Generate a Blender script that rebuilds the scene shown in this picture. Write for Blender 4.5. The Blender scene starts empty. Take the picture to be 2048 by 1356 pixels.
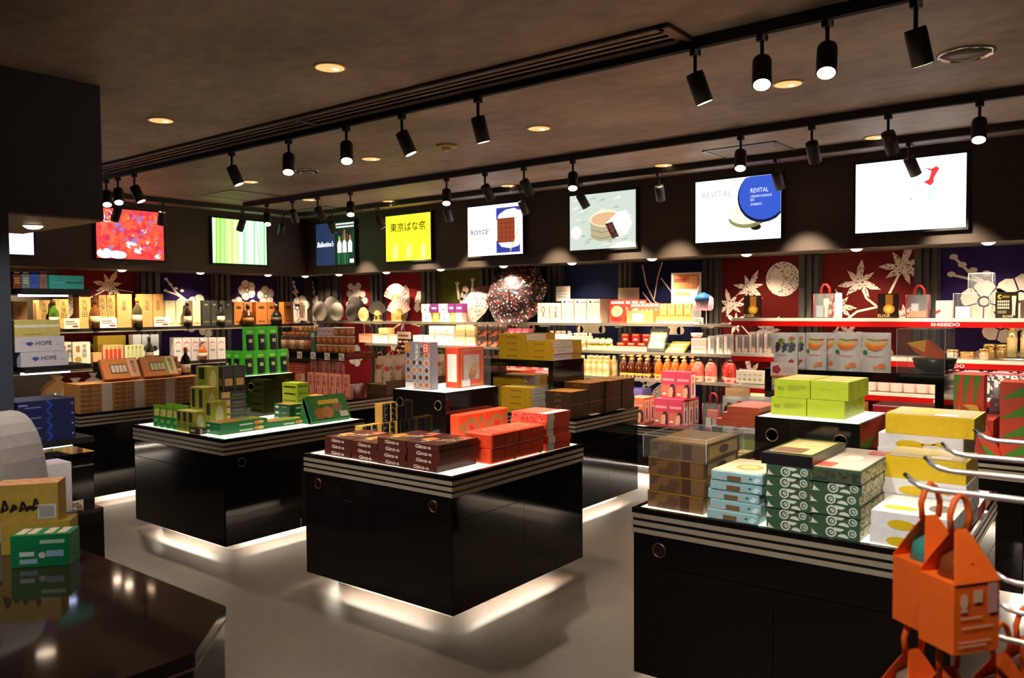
import bpy, bmesh, math, random
from mathutils import Matrix, Vector
import numpy as np
random.seed(7)
SC = bpy.context.scene
COL = SC.collection
# ------------------------------------------------------------------ camera
FPX, YAW, PIT, ROL, EYE = 1610.3731, 0.6705, -0.039, -0.0077, 1.69
def _cam_rot():
    cy, sy = math.cos(YAW), math.sin(YAW)
    rz = np.array([[cy, sy, 0], [-sy, cy, 0], [0, 0, 1]])
    cp, sp = math.cos(PIT), math.sin(PIT)
    rp = np.array([[1, 0, 0], [0, cp, sp], [0, -sp, cp]])
    a = np.array([[1, 0, 0], [0, 0, -1], [0, 1, 0]]) @ rp @ rz
    cr, sr = math.cos(ROL), math.sin(ROL)
    return np.array([[cr, -sr, 0], [sr, cr, 0], [0, 0, 1]]) @ a
CM = _cam_rot()
cam = bpy.data.cameras.new('camera'); camo = bpy.data.objects.new('camera', cam); COL.objects.link(camo)
cam.sensor_width = 36; cam.lens = FPX / 2048 * 36; cam.clip_start = .05
cam.dof.use_dof = True; cam.dof.focus_distance = 5.2; cam.dof.aperture_fstop = 4.5
_m = np.eye(4); _m[:3, 0] = CM[0]; _m[:3, 1] = -CM[1]; _m[:3, 2] = -CM[2]; _m[:3, 3] = (0, 0, EYE)
camo.matrix_world = Matrix(_m.tolist())
SC.camera = camo
# ------------------------------------------------------------------ world and exposure
wd = bpy.data.worlds.new('world'); SC.world = wd; wd.use_nodes = True
wd.node_tree.nodes['Background'].inputs[0].default_value = (.9, .75, .6, 1)
wd.node_tree.nodes['Background'].inputs[1].default_value = .02
vs = SC.view_settings; vs.view_transform = 'Standard'; vs.look = 'None'; vs.gamma = 1
vs.exposure = 0.45; vs.use_curve_mapping = False
SPOT_W, DOWN_W, SOFF_W = 100.0, 48.0, 42.0
FILL_W = 125.0     # unseen fill spots without fixtures, added to brighten front faces       # track heads, ceiling downlights, soffit downlights
GLOW, TOE, LED, SCR = 1.0, 72.0, 14.0, 1.35      # table tops, light under the islands, shelf strips, screens
WARM = (1, .82, .6)
# ------------------------------------------------------------------ helpers: picture -> planes of the room
def _ray(x, y): return CM.T @ np.array([(x - 1024) / FPX, (y - 678) / FPX, 1.0])
def onz(x, y, z): d = _ray(x, y); return np.array([0, 0, EYE]) + d * (z - EYE) / d[2]
def ony(x, y, Y): d = _ray(x, y); return np.array([0, 0, EYE]) + d * Y / d[1]
def onx(x, y, X): d = _ray(x, y); return np.array([0, 0, EYE]) + d * X / d[0]
# ------------------------------------------------------------------ materials
def lin(c):
    return tuple(((v / 255) / 12.92 if v / 255 <= .04045 else ((v / 255 + .055) / 1.055) ** 2.4) for v in c)
_M = {}
def mat(c, rough=.5, metal=0., emit=0., alpha=1., trans=0., vary=.06, scale=30., coat=0.):
    key = (tuple(c), rough, metal, emit, alpha, trans, vary, scale, coat)
    if key in _M: return _M[key]
    m = bpy.data.materials.new('surface_%d' % len(_M)); m.use_nodes = True
    nt = m.node_tree; b = nt.nodes['Principled BSDF']; L = lin(c)
    b.inputs['Roughness'].default_value = rough; b.inputs['Metallic'].default_value = metal
    if coat: b.inputs['Coat Weight'].default_value = coat; b.inputs['Coat Roughness'].default_value = .05
    if emit:
        b.inputs['Base Color'].default_value = (*[v * .3 for v in L], 1)
        b.inputs['Emission Color'].default_value = (*L, 1); b.inputs['Emission Strength'].default_value = emit
    else:
        tc = nt.nodes.new('ShaderNodeTexCoord'); nz = nt.nodes.new('ShaderNodeTexNoise')
        nz.inputs['Scale'].default_value = scale; nz.inputs['Detail'].default_value = 3
        rp = nt.nodes.new('ShaderNodeValToRGB')
        rp.color_ramp.elements[0].position = .3; rp.color_ramp.elements[1].position = .7
        rp.color_ramp.elements[0].color = (*[v * (1 - vary) for v in L], 1)
        rp.color_ramp.elements[1].color = (*[min(1, v * (1 + vary)) for v in L], 1)
        nt.links.new(tc.outputs['Object'], nz.inputs['Vector']); nt.links.new(nz.outputs['Fac'], rp.inputs['Fac'])
        nt.links.new(rp.outputs['Color'], b.inputs['Base Color'])
    if trans: b.inputs['Transmission Weight'].default_value = trans; b.inputs['IOR'].default_value = 1.3
    if alpha < 1: b.inputs['Alpha'].default_value = alpha
    _M[key] = m
    return m
def speckle(c, d, scale=60., lo=.5, hi=.56):         # printed artwork: pale ink with dark specks
    key = ('sp', c, d, scale, lo)
    if key in _M: return _M[key]
    m = mat(c, .55, vary=0, scale=scale + .01).copy(); _M[key] = m
    for n in m.node_tree.nodes:
        if n.type == 'VALTORGB':
            n.color_ramp.elements[0].position = lo; n.color_ramp.elements[1].position = hi
            n.color_ramp.elements[0].color = (*lin(c), 1); n.color_ramp.elements[1].color = (*lin(d), 1)
    return m
BLACK = mat((15, 12, 11), .07, vary=.02); MATTE = mat((20, 18, 17), .55)
STEEL = mat((176, 164, 144), .45, .55); CHROME = mat((205, 205, 205), .15, 1.); BRASS = mat((190, 160, 120), .25, 1.)
GLASS = mat((225, 235, 232), .04, alpha=.22); ACRYL = mat((150, 152, 152), .05, alpha=.06)
EDGE = mat((214, 212, 204), .2, alpha=.6)
FILM = mat((180, 182, 184), .12, alpha=.11)
WHITE = mat((232, 228, 220), .5); PAPER = mat((240, 232, 215), .6)
def glow(c, s): return mat(c, .5, emit=s)
# ------------------------------------------------------------------ mesh builder
class Fr:                                             # a flat drawing frame: origin, right, up, outward
    def __init__(s, o, u, v): s.o, s.u, s.v = Vector(o), Vector(u), Vector(v); s.n = s.u.cross(s.v).normalized()
    def p(s, a, b, k=0): return s.o + s.u * a + s.v * b + s.n * k
_T = {}
def text2d(t, bold=False, shear=0., res=2):
    key = (t, bold, shear)
    if key in _T: return _T[key]
    c = bpy.data.curves.new('t', 'FONT'); c.body = t; c.resolution_u = res; c.shear = shear; c.size = 1
    if bold: c.offset = .018
    o = bpy.data.objects.new('t', c); COL.objects.link(o)
    dg = bpy.context.evaluated_depsgraph_get(); dg.update()
    me = bpy.data.meshes.new_from_object(o.evaluated_get(dg))
    v = [(q.co.x, q.co.y) for q in me.vertices]; f = [tuple(p.vertices) for p in me.polygons]
    bpy.data.objects.remove(o); bpy.data.curves.remove(c); bpy.data.meshes.remove(me)
    xs = [a for a, b in v] or [0]; ys = [b for a, b in v] or [0]
    x0, x1, y0, y1 = min(xs), max(xs), min(ys), max(ys)
    _T[key] = ([(a - x0, b - y0) for a, b in v], f, max(x1 - x0, 1e-6), max(y1 - y0, 1e-6))
    return _T[key]
class MB:
    def __init__(s): s.v, s.f, s.i, s.m, s.s = [], [], [], [], []
    def mi(s, m):
        if m not in s.m: s.m.append(m)
        return s.m.index(m)
    def add(s, vs, fs, m, smooth=False):
        b = len(s.v); s.v += [tuple(q) for q in vs]; k = s.mi(m)
        for f in fs: s.f.append([b + j for j in f]); s.i.append(k); s.s.append(smooth)
        return s
    def box(s, x0, y0, z0, x1, y1, z1, m, bev=0.):
        if bev > 0:
            b = min(bev, (x1 - x0) * .45, (y1 - y0) * .45, (z1 - z0) * .45)
            o = [(x0 + b, y0), (x1 - b, y0), (x1, y0 + b), (x1, y1 - b), (x1 - b, y1), (x0 + b, y1), (x0, y1 - b), (x0, y0 + b)]
            i = [(x0 + b, y0 + b), (x1 - b, y0 + b), (x1 - b, y0 + b), (x1 - b, y1 - b), (x1 - b, y1 - b), (x0 + b, y1 - b), (x0 + b, y1 - b), (x0 + b, y0 + b)]
            V = [(a, c, z0) for a, c in i] + [(a, c, z0 + b) for a, c in o] + [(a, c, z1 - b) for a, c in o] + [(a, c, z1) for a, c in i]
            F = [[7, 5, 3, 1], [25, 27, 29, 31]]
            for r in range(3):
                for j in range(8): F.append([r * 8 + j, r * 8 + (j + 1) % 8, r * 8 + 8 + (j + 1) % 8, r * 8 + 8 + j])
            return s.add(V, F, m)
        V = [(x0, y0, z0), (x1, y0, z0), (x1, y1, z0), (x0, y1, z0), (x0, y0, z1), (x1, y0, z1), (x1, y1, z1), (x0, y1, z1)]
        return s.add(V, [(3, 2, 1, 0), (4, 5, 6, 7), (0, 1, 5, 4), (1, 2, 6, 5), (2, 3, 7, 6), (3, 0, 4, 7)], m)
    def lathe(s, prof, m, n=14, c=(0, 0, 0), ax=None, smooth=True):    # prof: (r, z) from bottom to top; m one or one per ring
        V = []; c = Vector(c)
        if ax is None: e1, e2, e3 = Vector((1, 0, 0)), Vector((0, 1, 0)), Vector((0, 0, 1))
        else:
            e3 = Vector(ax).normalized(); e1 = e3.orthogonal().normalized(); e2 = e3.cross(e1)
        for r, z in prof:
            for j in range(n):
                a = 2 * math.pi * j / n; V.append(c + e1 * (r * math.cos(a)) + e2 * (r * math.sin(a)) + e3 * z)
        b0 = len(s.v)
        for k in range(len(prof) - 1):
            mm = m[k] if isinstance(m, (list, tuple)) else m
            F = [(k * n + j, k * n + (j + 1) % n, (k + 1) * n + (j + 1) % n, (k + 1) * n + j) for j in range(n)]
            if k == 0: s.add(V, F, mm, smooth)
            else:
                q = s.mi(mm)
                for f in F: s.f.append([b0 + t for t in f]); s.i.append(q); s.s.append(smooth)
        q0 = s.mi(m[0] if isinstance(m, (list, tuple)) else m); q1 = s.mi(m[-1] if isinstance(m, (list, tuple)) else m)
        if prof[0][0] > 1e-4: s.f.append([b0 + j for j in range(n)][::-1]); s.i.append(q0); s.s.append(False)
        if prof[-1][0] > 1e-4: s.f.append([b0 + (len(prof) - 1) * n + j for j in range(n)]); s.i.append(q1); s.s.append(False)
        return s
    def tube(s, pts, r, m, n=8, closed=False):
        P = [Vector(p) for p in pts]; V = []
        for k, p in enumerate(P):
            a = P[k - 1] if (k > 0 or closed) else p; b = P[(k + 1) % len(P)] if (k < len(P) - 1 or closed) else p
            d = (b - a).normalized(); e1 = d.orthogonal().normalized() if k == 0 else (e1 - d * e1.dot(d)).normalized(); e2 = d.cross(e1)
            for j in range(n):
                t = 2 * math.pi * j / n; V.append(p + e1 * r * math.cos(t) + e2 * r * math.sin(t))
        F = []
        for k in range(len(P) - (0 if closed else 1)):
            for j in range(n):
                q = (k + 1) % len(P); F.append((k * n + j, k * n + (j + 1) % n, q * n + (j + 1) % n, q * n + j))
        if not closed: F += [list(range(n))[::-1], [(len(P) - 1) * n + j for j in range(n)]]
        return s.add(V, F, m, True)
    def prism(s, fr, pts, d, m):                       # outline in a frame, thickness d backwards
        n = len(pts); V = [fr.p(a, b, 0) for a, b in pts] + [fr.p(a, b, -d) for a, b in pts]
        F = [list(range(n)), list(range(n, 2 * n))[::-1]] + [(j, n + j, n + (j + 1) % n, (j + 1) % n) for j in range(n)]
        return s.add(V, F, m)
    def pr(s, fr, pts, m, k=.0012):
        if not isinstance(fr, Fr):                      # on a curved face: follow the bulge
            n = len(pts)
            if n == 4:
                g = 7; V = []
                for j in range(g + 1):
                    for i in range(g + 1):
                        u, v = i / g, j / g; q = [(1 - u) * (1 - v), u * (1 - v), u * v, (1 - u) * v]
                        V.append(fr.p(sum(q[t] * pts[t][0] for t in range(4)), sum(q[t] * pts[t][1] for t in range(4)), k))
                return s.add(V, [(j * (g + 1) + i, j * (g + 1) + i + 1, (j + 1) * (g + 1) + i + 1, (j + 1) * (g + 1) + i) for j in range(g) for i in range(g)], m)
            cx, cy = sum(p[0] for p in pts) / n, sum(p[1] for p in pts) / n
            V = [fr.p(cx, cy, k)] + [fr.p(cx + (p[0] - cx) * t, cy + (p[1] - cy) * t, k) for t in (.33, .67, 1) for p in pts]
            F = [(0, 1 + j, 1 + (j + 1) % n) for j in range(n)] + [(1 + r * n + j, 1 + (r + 1) * n + j, 1 + (r + 1) * n + (j + 1) % n, 1 + r * n + (j + 1) % n) for r in range(2) for j in range(n)]
            return s.add(V, F, m)
        return s.add([fr.p(a, b, k) for a, b in pts], [list(range(len(pts)))], m)
    def rect(s, fr, a, b, c, d, m, k=.0012): return s.pr(fr, [(a, b), (c, b), (c, d), (a, d)], m, k)
    def disc(s, fr, a, b, r, m, k=.0012, r2=None, n=18, a0=0., a1=2 * math.pi):
        r2 = r2 or r
        return s.pr(fr, [(a + r * math.cos(a0 + (a1 - a0) * j / n), b + r2 * math.sin(a0 + (a1 - a0) * j / n)) for j in range(n)], m, k)
    def line(s, fr, pts, w, m, k=.0012):
        for (a, b), (c, d) in zip(pts, pts[1:]):
            l = math.hypot(c - a, d - b) or 1; nx, ny = -(d - b) / l * w / 2, (c - a) / l * w / 2
            s.pr(fr, [(a - nx, b - ny), (c - nx, d - ny), (c + nx, d + ny), (a + nx, b + ny)], m, k)
        return s
    def txt(s, fr, a, b, h, t, m, k=.0014, w=None, bold=False, shear=0., al='l', up=False):
        if up:                                          # vertical writing, top at b
            for j, ch in enumerate(t): s.txt(fr, a, b - h * 1.12 * (j + 1), h, ch, m, k, bold=bold, w=h)
            return s
        v, f, W, H = text2d(t, bold, shear); sy = h / H; sx = (w / W) if w else sy
        a -= W * sx * {'l': 0, 'c': .5, 'r': 1}[al]
        return s.add([fr.p(a + q[0] * sx, b + q[1] * sy, k) for q in v], f, m)
    def mesh(s, name):
        me = bpy.data.meshes.new(name); me.from_pydata(s.v, [], s.f)
        for m in s.m: me.materials.append(m)
        me.polygons.foreach_set('material_index', s.i); me.polygons.foreach_set('use_smooth', s.s); me.update()
        return me
def obj(name, mb, parent=None, loc=(0, 0, 0), rz=0.):
    o = bpy.data.objects.new(name, mb.mesh(name) if isinstance(mb, MB) else mb); COL.objects.link(o)
    o.location = loc; o.rotation_euler = (0, 0, rz)
    if parent: o.parent = parent
    return o
def emp(name, loc=(0, 0, 0), rz=0.):
    o = bpy.data.objects.new(name, None); COL.objects.link(o); o.location = loc; o.rotation_euler = (0, 0, rz); o.empty_display_size = .05
    return o
def tag(o, label, cat, group=None):
    o['label'] = label; o['category'] = cat
    if group: o['group'] = group
    return o
def struct(o): o['kind'] = 'structure'; return o
def dup(o, loc=None, rz=None, label=None, parent=None):
    c = o.copy(); COL.objects.link(c)
    if parent: c.parent = parent
    if loc is not None: c.location = loc
    if rz is not None: c.rotation_euler = (0, 0, rz)
    if label: c['label'] = label
    for ch in list(o.children): dup(ch, parent=c)
    return c
ORD = ['first', 'second', 'third', 'fourth', 'fifth', 'sixth', 'seventh', 'eighth', 'ninth', 'tenth', 'eleventh', 'twelfth', 'thirteenth', 'fourteenth', 'fifteenth', 'sixteenth']
def frb(w, h): return Fr((0, 0, 0), (1, 0, 0), (0, 0, 1))     # front of a thing whose front face is at y=0
def front(): return Fr((0, 0, 0), (1, 0, 0), (0, 0, 1))
def right(w): return Fr((w, 0, 0), (0, 1, 0), (0, 0, 1))
def top(h): return Fr((0, 0, h), (1, 0, 0), (0, 1, 0))
NEUT = (1, .92, .82)
def spot(name, loc, d, power, size=1.0, blend=.6, rad=.03, col=WARM, parent=None):
    l = bpy.data.lights.new(name, 'SPOT'); l.energy = power; l.spot_size = size; l.spot_blend = blend; l.shadow_soft_size = rad; l.color = col
    o = bpy.data.objects.new(name, l); COL.objects.link(o); o.location = loc
    o.rotation_euler = Vector(d).to_track_quat('-Z', 'Y').to_euler()
    if parent: o.parent = parent; o.matrix_parent_inverse = parent.matrix_world.inverted() if False else Matrix.Identity(4)
    return o
# ================================================================== ROOM SHELL
CEIL, SOF, FY, PY, FX, PX = 2.98, 2.18, 7.3, 7.9, -9.58, -10.18
RX, RY = 3.0, -2.2
def big(c0, c1, rough, s1, s2, bump=0., stretch=(1, 1, 1)):
    m = bpy.data.materials.new('room_surface'); m.use_nodes = True; nt = m.node_tree; b = nt.nodes['Principled BSDF']
    tc = nt.nodes.new('ShaderNodeTexCoord'); mp = nt.nodes.new('ShaderNodeMapping'); mp.inputs['Scale'].default_value = stretch
    n1 = nt.nodes.new('ShaderNodeTexNoise'); n1.inputs['Scale'].default_value = s1; n1.inputs['Detail'].default_value = 5
    n2 = nt.nodes.new('ShaderNodeTexNoise'); n2.inputs['Scale'].default_value = s2; n2.inputs['Detail'].default_value = 4
    mx = nt.nodes.new('ShaderNodeMath'); mx.operation = 'MULTIPLY_ADD'; mx.inputs[1].default_value = .35
    ml = nt.nodes.new('ShaderNodeMath'); ml.operation = 'MULTIPLY'; ml.inputs[1].default_value = .65
    rp = nt.nodes.new('ShaderNodeValToRGB'); rp.color_ramp.elements[0].position = .36; rp.color_ramp.elements[1].position = .64
    rp.color_ramp.elements[0].color = (*lin(c0), 1); rp.color_ramp.elements[1].color = (*lin(c1), 1)
    K = nt.links.new
    K(tc.outputs['Object'], mp.inputs[0]); K(mp.outputs[0], n1.inputs[0]); K(mp.outputs[0], n2.inputs[0])
    K(n1.outputs[0], ml.inputs[0]); K(n2.outputs[0], mx.inputs[0]); K(ml.outputs[0], mx.inputs[2]); K(mx.outputs[0], rp.inputs[0]); K(rp.outputs[0], b.inputs['Base Color'])
    b.inputs['Roughness'].default_value = rough
    if bump:
        bp = nt.nodes.new('ShaderNodeBump'); bp.inputs['Strength'].default_value = bump; bp.inputs['Distance'].default_value = .01
        K(n2.outputs[0], bp.inputs['Height']); K(bp.outputs[0], b.inputs['Normal'])
    return m
M_FLOOR = big((57, 48, 42), (78, 67, 59), .42, 1.3, 18, .05)
M_CEIL = big((112, 98, 90), (160, 142, 130), .6, 1.1, 7, .08, (1, 1.6, 1))
M_WALL = big((54, 43, 34), (66, 53, 42), .5, 2, 20)
struct(obj('floor', MB().box(PX - .1, RY, -.1, RX, PY + .1, 0, M_FLOOR)))
struct(obj('ceiling', MB().box(PX - .1, RY, CEIL, RX, PY + .1, CEIL + .1, M_CEIL)))
WB = struct(obj('wall_back', MB().box(PX - .1, PY, 0, RX, PY + .1, CEIL, M_WALL)))
WL = struct(obj('wall_left', MB().box(PX - .1, RY, 0, PX, PY, CEIL, M_WALL)))
struct(obj('wall_right', MB().box(RX, RY, 0, RX + .1, PY + .1, CEIL, M_WALL)))
struct(obj('wall_front', MB().box(PX - .1, RY - .1, 0, RX, RY, CEIL, M_WALL)))
struct(obj('trim_1', MB().box(FX, FY, SOF, RX, PY, CEIL, M_WALL)))            # fascia box over the back niche
struct(obj('trim_2', MB().box(PX, RY, SOF, FX, PY, CEIL, M_WALL)))            # fascia box over the left niche
# the lowered box and side panel at the left, over the checkout shelves
M_NAVY = big((54, 58, 72), (62, 66, 80), .5, 2, 20)
mb = MB().box(-5.9, 1.4, 2.215, -4.75, 2.2, CEIL, M_NAVY)
mb.box(-5.899, 1.401, 2.205, -4.751, 2.199, 2.215, mat((150, 118, 84), .5))
struct(obj('trim_3', mb)); struct(obj('trim_4', MB().box(-5.2, 1.2, 0, -4.735, onx(22, 600, -4.735)[1], CEIL, M_NAVY)))

# ------------------------------------------------------------------ decorated wall panels
INK = speckle((226, 208, 190), (70, 45, 40), 55., .55, .6); INKP = mat((226, 208, 190), .6)
def maple(mb, fr, a, b, r, rot=0., m=INK, k=.0015):
    P = []
    for j, (t, q) in enumerate([(-90, 1.0), (-52, .8), (-15, .95), (40, .75), (90, 1.05), (140, .75), (195, .95), (232, .8)][1:]):
        t = math.radians(t + 0) + rot
        P += [(a + r * .3 * math.cos(t - .34), b + r * .3 * math.sin(t - .34)), (a + r * q * .62 * math.cos(t - .23), b + r * q * .62 * math.sin(t - .23)), (a + r * q * math.cos(t), b + r * q * math.sin(t)), (a + r * q * .62 * math.cos(t + .23), b + r * q * .62 * math.sin(t + .23))]
    mb.pr(fr, P, m, k)
def blossom(mb, fr, a, b, r, rot=0., m=INKP, c=None, k=.0015):
    for j in range(5):
        t = rot + j * 2 * math.pi / 5
        mb.disc(fr, a + r * .55 * math.cos(t), b + r * .55 * math.sin(t), r * .5, m, k + j * .0001, n=10)
    if c:
        mb.disc(fr, a, b, r * .3, c, k + .0008, n=8); mb.disc(fr, a, b, r * .2, m, k + .0009, n=8)
        for j in range(5):
            t = rot + .63 + j * 2 * math.pi / 5; mb.line(fr, [(a + r * .3 * math.cos(t), b + r * .3 * math.sin(t)), (a + r * .85 * math.cos(t), b + r * .85 * math.sin(t))], r * .06, c, k + .0008)
def art(mb, fr, kind, bg, w):
    # u from 0..w across, v measured up from the counter (0 .. 1.67)
    if kind == 'maples':
        for a, b, r, t in [(.2, 1.05, .16, .3), (.42, 1.3, .17, -.3), (.33, .9, .14, .9), (.75, .85, .14, -.6), (.5, .2, .2, .4), (.2, .45, .16, -.5), (.8, .5, .18, .2)]: maple(mb, fr, a * w, b, r, t)
        mb.line(fr, [(.2 * w, 1.05), (.42 * w, 1.2), (.33 * w, .9), (.75 * w, .85)], .012, INKP)
    if kind == 'mapleleft':
        for a, b, r, t in [(.15, 1.1, .2, .3), (.62, 1.35, .22, -.5), (.5, .5, .2, .8)]: maple(mb, fr, a * w, b, r, t)
        mb.line(fr, [(.15 * w, 1.1), (.62 * w, 1.32), (.95 * w, 1.27)], .014, INKP)
    if kind == 'moon':
        for a, b, r, t in [(.12, 1.05, .17, .3), (.38, 1.22, .19, -.45), (.2, .87, .14, .9), (.62, .8, .17, -.7), (.4, .35, .19, .3), (.7, .2, .16, 1)]: maple(mb, fr, a * w, b, r, t)
        mb.line(fr, [(.12 * w, 1.0), (.3 * w, 1.12), (.38 * w, 1.2)], .012, INKP); mb.line(fr, [(.2 * w, .9), (.6 * w, .55), (.62 * w, .8)], .012, INKP)
        mb.disc(fr, .8 * w, 1.3, .17, INK, n=26); mb.disc(fr, .72 * w, 1.29, .06, INKP, .0018, .12)
    if kind == 'branch':
        for a, b, r, t in [(.2, 1.02, .17, .2), (.42, 1.25, .21, -.1), (.88, 1.38, .22, -.3), (.3, .75, .2, .4), (.9, .95, .13, 1), (.55, .35, .2, .6)]: maple(mb, fr, a * w, b, r, t)
        for q in ([(.05, .62), (.2, .85), (.4, .98), (.62, 1.02), (.72, 1.1), (.88, 1.38)], [(.42, 1.25), (.5, 1.1), (.62, 1.02)], [(.7, 1.1), (.8, .95), (.92, .9)], [(.2, .85), (.2, 1.02)]):
            mb.line(fr, [(a * w, b) for a, b in q], .02, INKP)
    if kind in ('plum', 'plumbig'):
        s = 1.25 if kind == 'plumbig' else 1.
        mb.line(fr, [(.12 * w, 1.45), (.3 * w, 1.28), (.55 * w, 1.15), (.95 * w, .85), (.8 * w, .55)], .022, INKP); mb.line(fr, [(.08 * w, 1.3), (.3 * w, 1.25), (.5 * w, 1.17)], .022, INKP)
        for a, b in [(.12, 1.45), (.2, 1.38), (.1, 1.3), (.3, 1.33), (.42, 1.3)]: mb.disc(fr, a * w, b, .028 * s, INKP, .0017, .02 * s, n=8)
        for a, b, r in [(.4, 1.06, .14), (.72, 1.1, .15), (.55, .86, .12), (.9, .8, .13), (.75, .45, .15)]: blossom(mb, fr, a * w, b, r * s, a * 7, INKP, bg)
    if kind == 'plums':
        for a, b, r in [(.35, 1.32, .14), (.75, 1.24, .14), (.15, 1.1, .12), (.48, 1.08, .1), (.5, .5, .15)]: blossom(mb, fr, a * w, b, r, a * 9, INKP, bg)
        mb.line(fr, [(.4 * w, .9), (.6 * w, 1.0), (.8 * w, .98), (1. * w, .93)], .03, INKP)
    if kind == 'cherry':
        for j in range(16):
            t = j * 2.4; r = .055 * math.sqrt(j); mb.disc(fr, .5 * w + r * math.cos(t), 1.2 + r * math.sin(t), .065, INKP, .0015 + j * .00008, .05, n=9)
        for j in range(6): mb.disc(fr, .75 * w + .04 * j, 1.02 - .05 * j, .05, INKP, n=8)
        mb.line(fr, [(.5 * w, 1.1), (.75 * w, .95), (.8 * w, .5)], .014, INKP); blossom(mb, fr, .45 * w, .35, .16, 0, INKP, bg)
    if kind == 'bird':
        mb.pr(fr, [(.42 * w, .72), (.5 * w, .78), (.62 * w, .95), (.68 * w, 1.15), (.66 * w, 1.3), (.58 * w, 1.37), (.5 * w, 1.34), (.36 * w, 1.31), (.48 * w, 1.27), (.5 * w, 1.1), (.48 * w, .92)], INK)
        mb.line(fr, [(.1 * w, .72), (.5 * w, .86), (.95 * w, .8)], .025, INKP)
        for a, b in [(.9, 1.15), (.95, 1.22), (.88, 1.05), (.2, .5), (.7, .4)]: blossom(mb, fr, a * w, b, .06, a, INKP)
    if kind == 'frog':
        mb.disc(fr, .62 * w, 1.12, .07, INK, r2=.14); mb.disc(fr, .66 * w, 1.27, .055, INK)
        for q in ([(.6, 1.16), (.5, 1.16), (.46, 1.32)], [(.7, 1.16), (.82, 1.2), (.84, 1.36)], [(.58, 1.02), (.42, .92), (.55, .82), (.48, .72)], [(.68, 1.02), (.84, 1.05), (.72, .85), (.8, .75)]):
            mb.line(fr, [(a * w, b) for a, b in q], .04, INKP)
        for a, b in [(.46, 1.32), (.84, 1.36), (.48, .72), (.8, .75)]:
            for t in (-.5, 0, .5): mb.line(fr, [(a * w, b), (a * w + .07 * math.sin(t), b + (.07 if b > 1 else -.07) * math.cos(t))], .014, INKP)
        mb.pr(fr, [(.3 * w, .2), (.5 * w, .38), (.7 * w, .2), (.5 * w, .05)], INKP)
    if kind == 'antler':
        for q in ([(.12, 1.5), (.18, 1.28), (.3, 1.1), (.5, .98)], [(.42, 1.52), (.35, 1.35), (.3, 1.12)], [(.12, 1.2), (.25, 1.08), (.45, 1.02)], [(.4, 1.35), (.6, 1.15), (.62, .85)], [(.9, 1.15), (.75, .95)]):
            mb.line(fr, [(a * w, b) for a, b in q], .014, INKP)
        for a, b, t in [(.25, .3, .5), (.6, .3, -.4), (.4, .05, 1.2)]:
            mb.pr(fr, [(a * w + .17 * math.cos(t + s_) * q_, b + .17 * math.sin(t + s_) * q_) for s_, q_ in [(0, 1.3), (.5, .8), (1.2, .7), (2.2, .9), (3.14, 1), (4, .9), (5, .7), (5.8, .8)]], INK)
        mb.line(fr, [(.1 * w, .1), (.2 * w, .25), (.5 * w, .4), (.8 * w, .35)], .03, INKP)
    if kind == 'leafy':
        for a, b, t in [(.3, .3, .2), (.7, .25, 1.4), (.5, .1, 2.4)]: blossom(mb, fr, a * w, b, .16, t, INKP, bg)
    if kind not in ('cherry', 'mapleleft'):
        cm = mat((176, 158, 130), .5)
        for a, b in ([(.5, .78)] if kind in ('leafy', 'antler') else []) + [(.55, .6)]:
            mb.rect(fr, a * w - .15, b - .045, a * w + .15, b + .045, cm, .001); mb.disc(fr, a * w - .15, b, .045, cm, .001); mb.disc(fr, a * w + .15, b, .045, cm, .001)
C_RED, C_PUR, C_ROSE, C_OLIVE, C_NAVY, C_DK = (78, 14, 9), (34, 18, 62), (112, 22, 24), (60, 62, 12), (20, 25, 54), (17, 17, 24)
def panel(fr, w, kind, c):
    bg = mat(c, .65); bg.node_tree.nodes['Principled BSDF'].inputs['Specular IOR Level'].default_value = .08; mb = MB().prism(fr, [(0, 0), (w, 0), (w, 1.68), (0, 1.68)], .02, bg)
    art(mb, Fr(fr.o + fr.v * .15, fr.u, fr.v), kind, bg, w); return mb
Z0 = .5
bx = [(-10.1, -9.3, 'plum', C_PUR), (-8.55, -7.8, 'cherry', C_ROSE), (-7.5, -6.75, 'bird', C_ROSE), (-6.52, -5.75, 'frog', C_OLIVE), (-5.47, -4.72, 'leafy', C_DK), (-4.5, -3.72, 'leafy', C_NAVY), (-3.49, -2.72, 'antler', C_NAVY),
      (-2.47, -1.7, 'maples', C_RED), (-1.45, -.68, 'plumbig', C_PUR), (-.4, .4, 'plum', C_PUR), (.65, 1.4, 'maples', C_RED)]
bx = [(ony(a, 600, PY)[0], ony(b, 600, PY)[0], k, c) for a, b, k, c in [(628, 640, 'plum', C_PUR), (688, 744, 'cherry', C_ROSE), (775, 846, 'bird', C_ROSE), (882, 962, 'frog', C_OLIVE), (1000, 1098, 'leafy', C_DK), (1132, 1240, 'leafy', C_NAVY), (1272, 1408, 'antler', C_NAVY), (1446, 1600, 'moon', C_RED), (1646, 1830, 'branch', C_RED), (1882, 2110, 'plumbig', C_PUR)]]
bx += [(.1, .9, 'plum', C_PUR)]
prev = None
PIL = mat((46, 40, 34), .5)
for a, b, kind, c in bx:
    obj('panel', panel(Fr((a, PY - .03, Z0), (1, 0, 0), (0, 0, 1)), b - a, kind, c), WB)
    if prev is not None:
        g = a - prev; mb = MB().box(prev, PY - .04, Z0, a, PY - .005, 2.18, PIL)
        for q in (.12, .42, .72): mb.box(prev + g * q, PY - .07, Z0, prev + g * (q + .18), PY - .04, 2.18, PIL)
        obj('pilaster', mb, WB)
    prev = b
prev = None
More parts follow.
